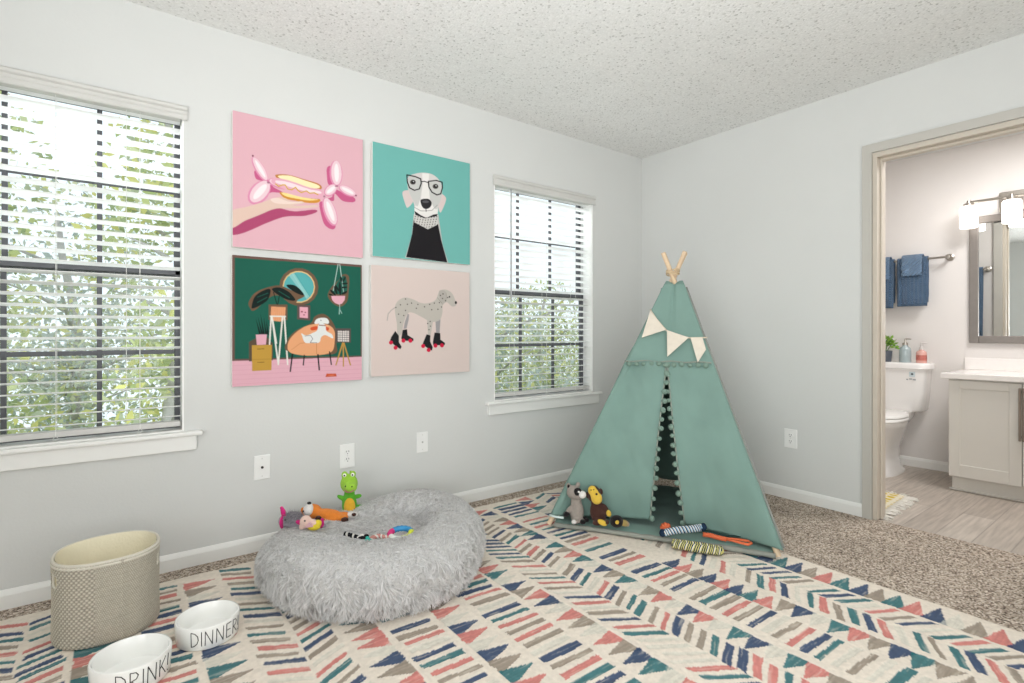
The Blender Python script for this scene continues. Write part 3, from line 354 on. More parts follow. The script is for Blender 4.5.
ART_ROOM=[('6a4f48',[(0,-0.005),(1.009,0.002),(1.009,0.805),(0,0.81)]),
('1e5a4b',[(0.019,0.021),(0.99,0.02),(0.99,0.79),(0.019,0.79)]),
('d9a8b5',[(0,0.803),(1.009,0.799),(1.009,1),(0,1.011)]),
('cf9aa8',[(-0.001,0.839),(1.01,0.834),(1.01,0.83),(-0.001,0.836)]),
('cf9aa8',[(-0.001,0.875),(1.01,0.87),(1.01,0.867),(-0.001,0.872)]),
('cf9aa8',[(-0.001,0.91),(1.01,0.907),(1.01,0.903),(-0.001,0.907)]),
('cf9aa8',[(-0.001,0.946),(1.01,0.943),(1.01,0.94),(-0.001,0.943)]),
('cf9aa8',[(-0.001,0.982),(1.01,0.98),(1.01,0.976),(-0.001,0.978)]),
('6b5340',[(0.632,0.213),(0.623,0.267),(0.596,0.314),(0.555,0.349),(0.505,0.369),(0.453,0.37),(0.405,0.352),(0.366,0.32),(0.341,0.275),(0.332,0.224),(0.341,0.172),(0.366,0.126),(0.405,0.09),(0.453,0.07),(0.505,0.067),(0.555,0.082),(0.596,0.115),(0.623,0.16)]),
('d9b77c',[(0.606,0.214),(0.598,0.259),(0.576,0.3),(0.542,0.33),(0.501,0.346),(0.458,0.347),(0.417,0.332),(0.385,0.304),(0.364,0.266),(0.356,0.223),(0.364,0.179),(0.385,0.14),(0.417,0.109),(0.458,0.092),(0.501,0.09),(0.542,0.103),(0.576,0.131),(0.598,0.169)]),
('55a5a6',[(0.597,0.214),(0.59,0.257),(0.569,0.294),(0.538,0.322),(0.5,0.337),(0.459,0.338),(0.421,0.325),(0.391,0.299),(0.371,0.263),(0.364,0.223),(0.371,0.182),(0.391,0.145),(0.421,0.117),(0.459,0.101),(0.5,0.099),(0.538,0.111),(0.569,0.137),(0.59,0.173)]),
('85bdbb',[(0.404,0.133),(0.441,0.109),(0.56,0.292),(0.539,0.315)]),
('4a9597',[(0.452,0.114),(0.561,0.291),(0.564,0.289),(0.455,0.112)]),
('9ac8c5',[(0.427,0.115),(0.542,0.304),(0.545,0.301),(0.43,0.112)]),
('6b5340',[(0.709,0.274),(0.71,0.263),(0.715,0.25),(0.721,0.237),(0.729,0.224),(0.737,0.212),(0.745,0.2),(0.753,0.19),(0.762,0.179),(0.772,0.17),(0.781,0.161),(0.79,0.152),(0.799,0.143),(0.806,0.134),(0.812,0.124),(0.817,0.114),(0.823,0.106),(0.828,0.099),(0.835,0.095),(0.843,0.093),(0.853,0.091),(0.863,0.091),(0.872,0.094),(0.88,0.101),(0.886,0.111),(0.888,0.128),(0.889,0.151),(0.888,0.178),(0.885,0.205),(0.883,0.23),(0.881,0.251),(0.88,0.268),(0.879,0.282),(0.877,0.294),(0.875,0.306),(0.872,0.316),(0.867,0.326),(0.861,0.336),(0.852,0.345),(0.843,0.354),(0.833,0.361),(0.823,0.366),(0.812,0.368),(0.801,0.368),(0.789,0.365),(0.777,0.36),(0.765,0.353),(0.754,0.345),(0.745,0.338),(0.736,0.329),(0.728,0.319),(0.72,0.309),(0.714,0.297),(0.71,0.286)]),
('1e5a4b',[(0.745,0.255),(0.74,0.248),(0.742,0.239),(0.747,0.228),(0.755,0.215),(0.764,0.202),(0.772,0.19),(0.779,0.177),(0.788,0.162),(0.798,0.148),(0.808,0.134),(0.818,0.122),(0.826,0.114),(0.834,0.109),(0.841,0.106),(0.848,0.105),(0.854,0.107),(0.859,0.112),(0.863,0.122),(0.866,0.138),(0.87,0.161),(0.873,0.187),(0.873,0.213),(0.87,0.236),(0.863,0.252),(0.848,0.26),(0.826,0.265),(0.802,0.266),(0.777,0.264),(0.757,0.26)]),
('b9cfc8',[(0.792,0.008),(0.751,0.237),(0.756,0.238),(0.797,0.009)]),
('b9cfc8',[(0.805,0.008),(0.819,0.107),(0.824,0.106),(0.81,0.007)]),
('b9cfc8',[(0.81,0.031),(0.838,0.244),(0.842,0.244),(0.814,0.03)]),
('14211f',[(0.808,0.157),(0.813,0.165),(0.818,0.186),(0.821,0.215),(0.821,0.245),(0.818,0.267),(0.812,0.275),(0.807,0.268),(0.802,0.246),(0.799,0.217),(0.799,0.188),(0.803,0.166)]),
('14211f',[(0.761,0.196),(0.768,0.199),(0.776,0.21),(0.783,0.228),(0.788,0.246),(0.789,0.26),(0.786,0.267),(0.78,0.264),(0.772,0.252),(0.764,0.235),(0.759,0.217),(0.758,0.203)]),
('14211f',[(0.729,0.23),(0.735,0.229),(0.746,0.235),(0.758,0.245),(0.769,0.258),(0.775,0.269),(0.774,0.275),(0.768,0.276),(0.757,0.27),(0.744,0.26),(0.734,0.248),(0.728,0.237)]),
('14211f',[(0.714,0.266),(0.718,0.263),(0.727,0.263),(0.738,0.265),(0.748,0.269),(0.755,0.274),(0.757,0.279),(0.753,0.281),(0.744,0.282),(0.733,0.279),(0.723,0.275),(0.716,0.27)]),
('14211f',[(0.873,0.236),(0.872,0.242),(0.865,0.25),(0.853,0.259),(0.839,0.264),(0.828,0.266),(0.823,0.264),(0.824,0.257),(0.831,0.249),(0.843,0.241),(0.857,0.235),(0.868,0.233)]),
('14211f',[(0.874,0.2),(0.871,0.204),(0.862,0.209),(0.849,0.212),(0.836,0.212),(0.826,0.211),(0.822,0.207),(0.825,0.202),(0.834,0.198),(0.847,0.195),(0.86,0.194),(0.87,0.196)]),
('14211f',[(0.877,0.167),(0.874,0.172),(0.866,0.176),(0.853,0.179),(0.84,0.18),(0.831,0.178),(0.827,0.174),(0.83,0.17),(0.839,0.165),(0.851,0.163),(0.864,0.162),(0.874,0.163)]),
('14211f',[(0.817,0.111),(0.821,0.114),(0.826,0.123),(0.828,0.136),(0.828,0.15),(0.826,0.16),(0.822,0.164),(0.817,0.161),(0.813,0.152),(0.81,0.139),(0.81,0.125),(0.812,0.115)]),
('14211f',[(0.857,0.109),(0.859,0.114),(0.858,0.125),(0.853,0.137),(0.846,0.149),(0.839,0.157),(0.834,0.159),(0.831,0.154),(0.833,0.143),(0.838,0.131),(0.845,0.119),(0.852,0.111)]),
('14211f',[(0.77,0.187),(0.775,0.188),(0.783,0.196),(0.792,0.208),(0.799,0.221),(0.802,0.232),(0.801,0.238),(0.795,0.237),(0.787,0.229),(0.778,0.217),(0.771,0.204),(0.768,0.193)]),
('d9a5b3',[(0.737,0.281),(0.854,0.276),(0.849,0.312),(0.826,0.343),(0.799,0.351),(0.767,0.339),(0.745,0.315)]),
('b9cfc8',[(0.806,0.345),(0.806,0.402),(0.81,0.402),(0.81,0.345)]),
('8fb5ad',[(0.804,0.38),(0.799,0.435),(0.807,0.435),(0.812,0.381)]),
('8fb5ad',[(0.805,0.392),(0.824,0.429),(0.829,0.426),(0.81,0.389)]),
('5d4a48',[(0.467,0.363),(0.567,0.365),(0.567,0.489),(0.467,0.481)]),
('dba3b0',[(0.485,0.38),(0.55,0.382),(0.55,0.471),(0.485,0.466)]),
('8f4a5a',[(0.511,0.419),(0.51,0.421),(0.509,0.424),(0.506,0.425),(0.504,0.426),(0.501,0.426),(0.498,0.425),(0.496,0.424),(0.494,0.422),(0.494,0.419),(0.494,0.417),(0.496,0.415),(0.498,0.413),(0.501,0.412),(0.504,0.412),(0.506,0.413),(0.509,0.414),(0.51,0.417)]),
('8f4a5a',[(0.536,0.424),(0.536,0.426),(0.535,0.428),(0.533,0.429),(0.531,0.429),(0.528,0.429),(0.526,0.429),(0.524,0.428),(0.523,0.426),(0.523,0.424),(0.523,0.422),(0.524,0.421),(0.526,0.42),(0.528,0.419),(0.531,0.419),(0.533,0.419),(0.535,0.421),(0.536,0.422)]),
('8f4a5a',[(0.526,0.445),(0.526,0.447),(0.524,0.448),(0.523,0.449),(0.52,0.45),(0.518,0.45),(0.516,0.449),(0.514,0.448),(0.513,0.447),(0.512,0.445),(0.513,0.443),(0.514,0.441),(0.516,0.44),(0.518,0.44),(0.52,0.44),(0.523,0.44),(0.524,0.441),(0.526,0.443)]),
('6b5340',[(0.113,0.357),(0.117,0.346),(0.123,0.333),(0.13,0.32),(0.138,0.306),(0.148,0.293),(0.159,0.282),(0.171,0.272),(0.185,0.263),(0.201,0.254),(0.218,0.247),(0.234,0.24),(0.25,0.234),(0.265,0.229),(0.281,0.224),(0.296,0.22),(0.311,0.217),(0.327,0.216),(0.344,0.217),(0.362,0.222),(0.381,0.229),(0.401,0.238),(0.421,0.248),(0.439,0.257),(0.456,0.265),(0.471,0.27),(0.487,0.274),(0.501,0.277),(0.512,0.281),(0.521,0.284),(0.525,0.289),(0.523,0.294),(0.515,0.3),(0.505,0.306),(0.493,0.313),(0.481,0.319),(0.472,0.324),(0.467,0.33),(0.464,0.337),(0.462,0.343),(0.458,0.348),(0.451,0.351),(0.44,0.351),(0.422,0.344),(0.4,0.331),(0.375,0.317),(0.348,0.303),(0.322,0.295),(0.297,0.295),(0.272,0.306),(0.246,0.327),(0.221,0.352),(0.196,0.378),(0.175,0.4),(0.159,0.414),(0.147,0.42),(0.139,0.421),(0.134,0.419),(0.131,0.414),(0.129,0.408),(0.125,0.403),(0.122,0.398),(0.118,0.391),(0.115,0.384),(0.112,0.376),(0.112,0.367)]),
('14211f',[(0.134,0.386),(0.136,0.376),(0.138,0.363),(0.142,0.349),(0.146,0.334),(0.152,0.319),(0.159,0.307),(0.168,0.296),(0.179,0.286),(0.192,0.276),(0.204,0.267),(0.217,0.26),(0.227,0.255),(0.236,0.251),(0.245,0.248),(0.253,0.246),(0.26,0.246),(0.266,0.249),(0.269,0.254),(0.27,0.262),(0.268,0.274),(0.265,0.289),(0.261,0.303),(0.256,0.318),(0.25,0.329),(0.243,0.339),(0.235,0.348),(0.225,0.355),(0.216,0.363),(0.206,0.369),(0.196,0.375),(0.187,0.382),(0.177,0.388),(0.167,0.393),(0.158,0.398),(0.15,0.401),(0.143,0.403),(0.139,0.403),(0.136,0.403),(0.134,0.401),(0.133,0.398),(0.134,0.393)]),
('14211f',[(0.278,0.245),(0.282,0.241),(0.29,0.237),(0.3,0.234),(0.312,0.231),(0.324,0.23),(0.336,0.231),(0.347,0.234),(0.36,0.238),(0.372,0.244),(0.385,0.251),(0.397,0.258),(0.408,0.266),(0.418,0.275),(0.428,0.287),(0.438,0.299),(0.446,0.31),(0.452,0.32),(0.453,0.327),(0.449,0.33),(0.441,0.333),(0.43,0.333),(0.417,0.332),(0.404,0.329),(0.392,0.326),(0.379,0.321),(0.365,0.315),(0.35,0.307),(0.336,0.298),(0.323,0.29),(0.312,0.283),(0.303,0.276),(0.294,0.269),(0.287,0.262),(0.281,0.255),(0.278,0.25)]),
('14211f',[(0.384,0.213),(0.386,0.208),(0.393,0.205),(0.404,0.204),(0.417,0.203),(0.429,0.204),(0.44,0.205),(0.448,0.208),(0.457,0.213),(0.466,0.218),(0.474,0.225),(0.482,0.231),(0.488,0.238),(0.496,0.246),(0.503,0.255),(0.51,0.264),(0.516,0.272),(0.519,0.279),(0.518,0.284),(0.513,0.285),(0.504,0.285),(0.493,0.282),(0.481,0.279),(0.468,0.274),(0.456,0.268),(0.443,0.261),(0.428,0.251),(0.412,0.24),(0.398,0.229),(0.388,0.219)]),
('1e5a4b',[(0.173,0.317),(0.252,0.281),(0.25,0.276),(0.172,0.313)]),
('1e5a4b',[(0.174,0.359),(0.245,0.314),(0.242,0.31),(0.172,0.354)]),
('1e5a4b',[(0.326,0.262),(0.407,0.312),(0.41,0.307),(0.328,0.257)]),
('14211f',[(0.286,0.269),(0.318,0.389),(0.324,0.387),(0.292,0.267)]),
('14211f',[(0.333,0.275),(0.314,0.388),(0.32,0.389),(0.339,0.276)]),
('6b5340',[(0.255,0.368),(0.392,0.365),(0.392,0.488),(0.255,0.488)]),
('d9996f',[(0.273,0.384),(0.379,0.386),(0.376,0.454),(0.368,0.488),(0.336,0.501),(0.289,0.496),(0.27,0.455)]),
('c7855a',[(0.283,0.39),(0.285,0.489),(0.287,0.489),(0.285,0.39)]),
('c7855a',[(0.299,0.39),(0.3,0.489),(0.303,0.489),(0.301,0.39)]),
('c7855a',[(0.314,0.39),(0.316,0.489),(0.318,0.489),(0.317,0.39)]),
('c7855a',[(0.33,0.389),(0.332,0.489),(0.334,0.488),(0.332,0.389)]),
('c7855a',[(0.346,0.389),(0.347,0.488),(0.35,0.488),(0.348,0.389)]),
('c7855a',[(0.362,0.389),(0.363,0.488),(0.366,0.488),(0.364,0.389)]),
('594a3c',[(0.116,0.661),(0.219,0.596),(0.284,0.673),(0.284,0.689),(0.284,0.807),(0.116,0.809)]),
('dcdad2',[(0.268,0.455),(0.255,0.691),(0.266,0.692),(0.279,0.455)]),
('dcdad2',[(0.272,0.456),(0.32,0.846),(0.331,0.844),(0.283,0.454)]),
('dcdad2',[(0.351,0.454),(0.319,0.844),(0.33,0.846),(0.362,0.455)]),
('dcdad2',[(0.363,0.455),(0.389,0.848),(0.4,0.847),(0.375,0.454)]),
('dcdad2',[(0.263,0.465),(0.381,0.466),(0.381,0.455),(0.263,0.455)]),
('dcdad2',[(0.28,0.487),(0.309,0.676),(0.317,0.675),(0.288,0.485)]),
('14211f',[(0.201,0.601),(0.177,0.46),(0.215,0.601)]),
('14211f',[(0.213,0.601),(0.196,0.439),(0.227,0.602)]),
('14211f',[(0.229,0.602),(0.219,0.463),(0.242,0.602)]),
('14211f',[(0.241,0.602),(0.238,0.483),(0.255,0.602)]),
('14211f',[(0.186,0.601),(0.163,0.475),(0.2,0.601)]),
('d9a5b3',[(0.163,0.604),(0.242,0.602),(0.235,0.683),(0.171,0.684)]),
('b9913f',[(0.136,0.686),(0.278,0.684),(0.275,0.884),(0.137,0.884)]),
('8a6a2c',[(0.137,0.797),(0.277,0.798),(0.277,0.795),(0.137,0.794)]),
('6d5325',[(0.173,0.719),(0.224,0.717),(0.223,0.712),(0.172,0.714)]),
('6d5325',[(0.173,0.822),(0.224,0.821),(0.223,0.816),(0.172,0.817)]),
('6b5340',[(0.388,0.658),(0.394,0.643),(0.403,0.629),(0.414,0.614),(0.427,0.599),(0.441,0.586),(0.456,0.573),(0.473,0.562),(0.494,0.551),(0.515,0.541),(0.537,0.532),(0.556,0.523),(0.571,0.513),(0.581,0.503),(0.587,0.492),(0.591,0.482),(0.594,0.472),(0.598,0.463),(0.604,0.456),(0.614,0.449),(0.625,0.443),(0.637,0.438),(0.649,0.435),(0.661,0.433),(0.672,0.434),(0.683,0.437),(0.693,0.442),(0.704,0.449),(0.714,0.457),(0.723,0.467),(0.732,0.478),(0.741,0.489),(0.749,0.503),(0.757,0.517),(0.765,0.533),(0.771,0.549),(0.776,0.566),(0.779,0.584),(0.781,0.604),(0.782,0.624),(0.782,0.644),(0.781,0.664),(0.779,0.682),(0.78,0.699),(0.784,0.718),(0.787,0.735),(0.785,0.75),(0.774,0.762),(0.75,0.77),(0.705,0.773),(0.644,0.771),(0.575,0.767),(0.506,0.76),(0.448,0.752),(0.408,0.743),(0.385,0.732),(0.375,0.719),(0.373,0.704),(0.377,0.688),(0.383,0.672)]),
('dd9f73',[(0.396,0.675),(0.4,0.663),(0.405,0.651),(0.412,0.639),(0.42,0.627),(0.43,0.615),(0.44,0.604),(0.451,0.593),(0.464,0.581),(0.478,0.57),(0.493,0.56),(0.507,0.55),(0.521,0.542),(0.535,0.536),(0.548,0.531),(0.562,0.526),(0.575,0.523),(0.589,0.52),(0.604,0.518),(0.621,0.517),(0.639,0.516),(0.657,0.515),(0.675,0.516),(0.692,0.518),(0.706,0.522),(0.719,0.527),(0.73,0.533),(0.74,0.541),(0.749,0.55),(0.756,0.56),(0.762,0.572),(0.766,0.585),(0.768,0.599),(0.768,0.616),(0.768,0.632),(0.767,0.648),(0.765,0.664),(0.764,0.679),(0.762,0.695),(0.76,0.71),(0.756,0.725),(0.75,0.738),(0.741,0.748),(0.729,0.757),(0.713,0.763),(0.696,0.767),(0.678,0.771),(0.658,0.773),(0.638,0.775),(0.617,0.777),(0.594,0.778),(0.571,0.778),(0.548,0.777),(0.525,0.776),(0.505,0.773),(0.486,0.77),(0.467,0.767),(0.448,0.762),(0.432,0.757),(0.418,0.751),(0.408,0.743),(0.4,0.734),(0.395,0.723),(0.393,0.711),(0.393,0.699),(0.394,0.687)]),
('b9764c',[(0.424,0.728),(0.49,0.677),(0.488,0.675),(0.422,0.726)]),
('b9764c',[(0.488,0.678),(0.572,0.666),(0.572,0.662),(0.487,0.675)]),
('b9764c',[(0.616,0.678),(0.616,0.767),(0.62,0.767),(0.62,0.678)]),
('1f1d20',[(0.425,0.757),(0.408,0.902),(0.419,0.904),(0.436,0.759)]),
('1f1d20',[(0.517,0.769),(0.508,0.855),(0.518,0.856),(0.526,0.77)]),
('1f1d20',[(0.622,0.767),(0.634,0.901),(0.646,0.901),(0.634,0.766)]),
('1f1d20',[(0.718,0.746),(0.733,0.861),(0.743,0.86),(0.728,0.745)]),
('c9502e',[(0.571,0.548),(0.576,0.545),(0.585,0.542),(0.595,0.539),(0.605,0.537),(0.615,0.536),(0.621,0.536),(0.626,0.538),(0.629,0.542),(0.632,0.547),(0.633,0.552),(0.632,0.557),(0.63,0.56),(0.624,0.563),(0.616,0.566),(0.605,0.568),(0.595,0.57),(0.586,0.571),(0.579,0.57),(0.575,0.568),(0.571,0.565),(0.569,0.56),(0.568,0.556),(0.568,0.551)]),
('c9502e',[(0.689,0.543),(0.693,0.542),(0.697,0.542),(0.703,0.543),(0.709,0.544),(0.714,0.546),(0.717,0.548),(0.718,0.551),(0.719,0.556),(0.718,0.561),(0.717,0.565),(0.715,0.569),(0.713,0.571),(0.71,0.572),(0.706,0.572),(0.701,0.57),(0.696,0.569),(0.692,0.566),(0.689,0.564),(0.687,0.561),(0.686,0.557),(0.686,0.553),(0.686,0.549),(0.687,0.545)]),
('d9dbd9',[(0.601,0.508),(0.602,0.504),(0.604,0.499),(0.606,0.493),(0.61,0.487),(0.614,0.482),(0.618,0.478),(0.623,0.475),(0.629,0.472),(0.635,0.47),(0.642,0.468),(0.648,0.467),(0.655,0.466),(0.662,0.465),(0.67,0.465),(0.677,0.465),(0.685,0.466),(0.692,0.467),(0.698,0.469),(0.703,0.472),(0.707,0.476),(0.711,0.481),(0.715,0.486),(0.717,0.491),(0.718,0.495),(0.719,0.499),(0.719,0.503),(0.718,0.507),(0.716,0.51),(0.713,0.513),(0.71,0.515),(0.705,0.516),(0.699,0.515),(0.693,0.514),(0.686,0.513),(0.68,0.513),(0.676,0.513),(0.672,0.515),(0.67,0.517),(0.669,0.52),(0.668,0.522),(0.666,0.524),(0.664,0.525),(0.66,0.525),(0.656,0.523),(0.652,0.521),(0.647,0.518),(0.643,0.516),(0.638,0.515),(0.634,0.515),(0.629,0.515),(0.625,0.517),(0.62,0.518),(0.616,0.518),(0.613,0.518),(0.61,0.518),(0.607,0.517),(0.604,0.515),(0.602,0.513),(0.601,0.511)]),
('d9dbd9',[(0.638,0.518),(0.645,0.515),(0.653,0.513),(0.662,0.513),(0.671,0.515),(0.68,0.518),(0.686,0.522),(0.689,0.528),(0.691,0.537),(0.692,0.547),(0.693,0.557),(0.694,0.567),(0.698,0.575),(0.704,0.581),(0.711,0.585),(0.719,0.589),(0.728,0.593),(0.735,0.597),(0.741,0.601),(0.745,0.608),(0.749,0.615),(0.752,0.623),(0.753,0.63),(0.753,0.635),(0.75,0.637),(0.743,0.636),(0.733,0.631),(0.722,0.624),(0.71,0.618),(0.699,0.612),(0.689,0.61),(0.682,0.61),(0.675,0.611),(0.669,0.614),(0.664,0.618),(0.659,0.622),(0.655,0.627),(0.652,0.633),(0.65,0.641),(0.649,0.65),(0.647,0.658),(0.644,0.665),(0.638,0.67),(0.63,0.674),(0.619,0.675),(0.606,0.676),(0.594,0.675),(0.582,0.675),(0.571,0.675),(0.562,0.675),(0.553,0.675),(0.545,0.675),(0.537,0.674),(0.531,0.672),(0.525,0.668),(0.52,0.662),(0.516,0.653),(0.512,0.643),(0.509,0.633),(0.507,0.624),(0.505,0.616),(0.502,0.611),(0.5,0.605),(0.498,0.601),(0.497,0.597),(0.497,0.595),(0.498,0.594),(0.502,0.595),(0.507,0.598),(0.513,0.603),(0.52,0.607),(0.527,0.61),(0.534,0.612),(0.543,0.61),(0.552,0.608),(0.561,0.604),(0.571,0.6),(0.58,0.595),(0.588,0.591),(0.595,0.588),(0.601,0.586),(0.607,0.583),(0.612,0.58),(0.617,0.576),(0.621,0.571),(0.625,0.563),(0.627,0.553),(0.629,0.543),(0.631,0.533),(0.634,0.524)]),
('8f6a62',[(0.636,0.531),(0.691,0.535),(0.692,0.526),(0.636,0.523)]),
('55585a',[(0.524,0.619),(0.572,0.614),(0.572,0.61),(0.523,0.615)]),
('55585a',[(0.569,0.612),(0.586,0.642),(0.59,0.64),(0.572,0.61)]),
('55585a',[(0.586,0.638),(0.565,0.671),(0.569,0.673),(0.59,0.64)]),
('55585a',[(0.567,0.673),(0.622,0.674),(0.622,0.67),(0.567,0.669)]),
('45484a',[(0.658,0.487),(0.658,0.488),(0.657,0.49),(0.656,0.491),(0.654,0.491),(0.653,0.491),(0.651,0.491),(0.649,0.49),(0.649,0.488),(0.648,0.487),(0.649,0.485),(0.649,0.484),(0.651,0.483),(0.653,0.482),(0.654,0.482),(0.656,0.483),(0.657,0.484),(0.658,0.485)]),
('554a48',[(0.772,0.554),(0.903,0.554),(0.903,0.675),(0.772,0.673)]),
('d6cfca',[(0.788,0.57),(0.889,0.571),(0.889,0.67),(0.788,0.664)]),
('3c3a3c',[(0.79,0.569),(0.79,0.667),(0.793,0.667),(0.793,0.569)]),
('3c3a3c',[(0.809,0.569),(0.809,0.667),(0.812,0.667),(0.812,0.569)]),
('3c3a3c',[(0.828,0.569),(0.828,0.668),(0.832,0.668),(0.832,0.569)]),
('3c3a3c',[(0.848,0.569),(0.848,0.668),(0.851,0.668),(0.851,0.569)]),
('3c3a3c',[(0.867,0.569),(0.867,0.668),(0.871,0.668),(0.871,0.57)]),
('3c3a3c',[(0.887,0.57),(0.887,0.669),(0.891,0.669),(0.891,0.57)]),
('3c3a3c',[(0.787,0.573),(0.89,0.576),(0.89,0.572),(0.787,0.57)]),
('3c3a3c',[(0.787,0.592),(0.89,0.595),(0.89,0.591),(0.787,0.589)]),
('3c3a3c',[(0.787,0.611),(0.89,0.614),(0.89,0.61),(0.787,0.607)]),
('3c3a3c',[(0.787,0.63),(0.89,0.633),(0.89,0.629),(0.787,0.626)]),
('3c3a3c',[(0.787,0.648),(0.89,0.652),(0.89,0.648),(0.787,0.645)]),
('3c3a3c',[(0.787,0.667),(0.89,0.67),(0.89,0.667),(0.787,0.663)]),
('b58c42',[(0.829,0.671),(0.77,0.864),(0.78,0.867),(0.84,0.675)]),
('b58c42',[(0.832,0.673),(0.834,0.879),(0.844,0.879),(0.843,0.673)]),
('b58c42',[(0.837,0.675),(0.895,0.872),(0.906,0.869),(0.847,0.672)]),
('c1502f',[(0.699,0.931),(0.776,0.934),(0.783,0.959),(0.689,0.958)]),
('d9805f',[(0.714,0.948),(0.763,0.95),(0.763,0.945),(0.714,0.943)])]
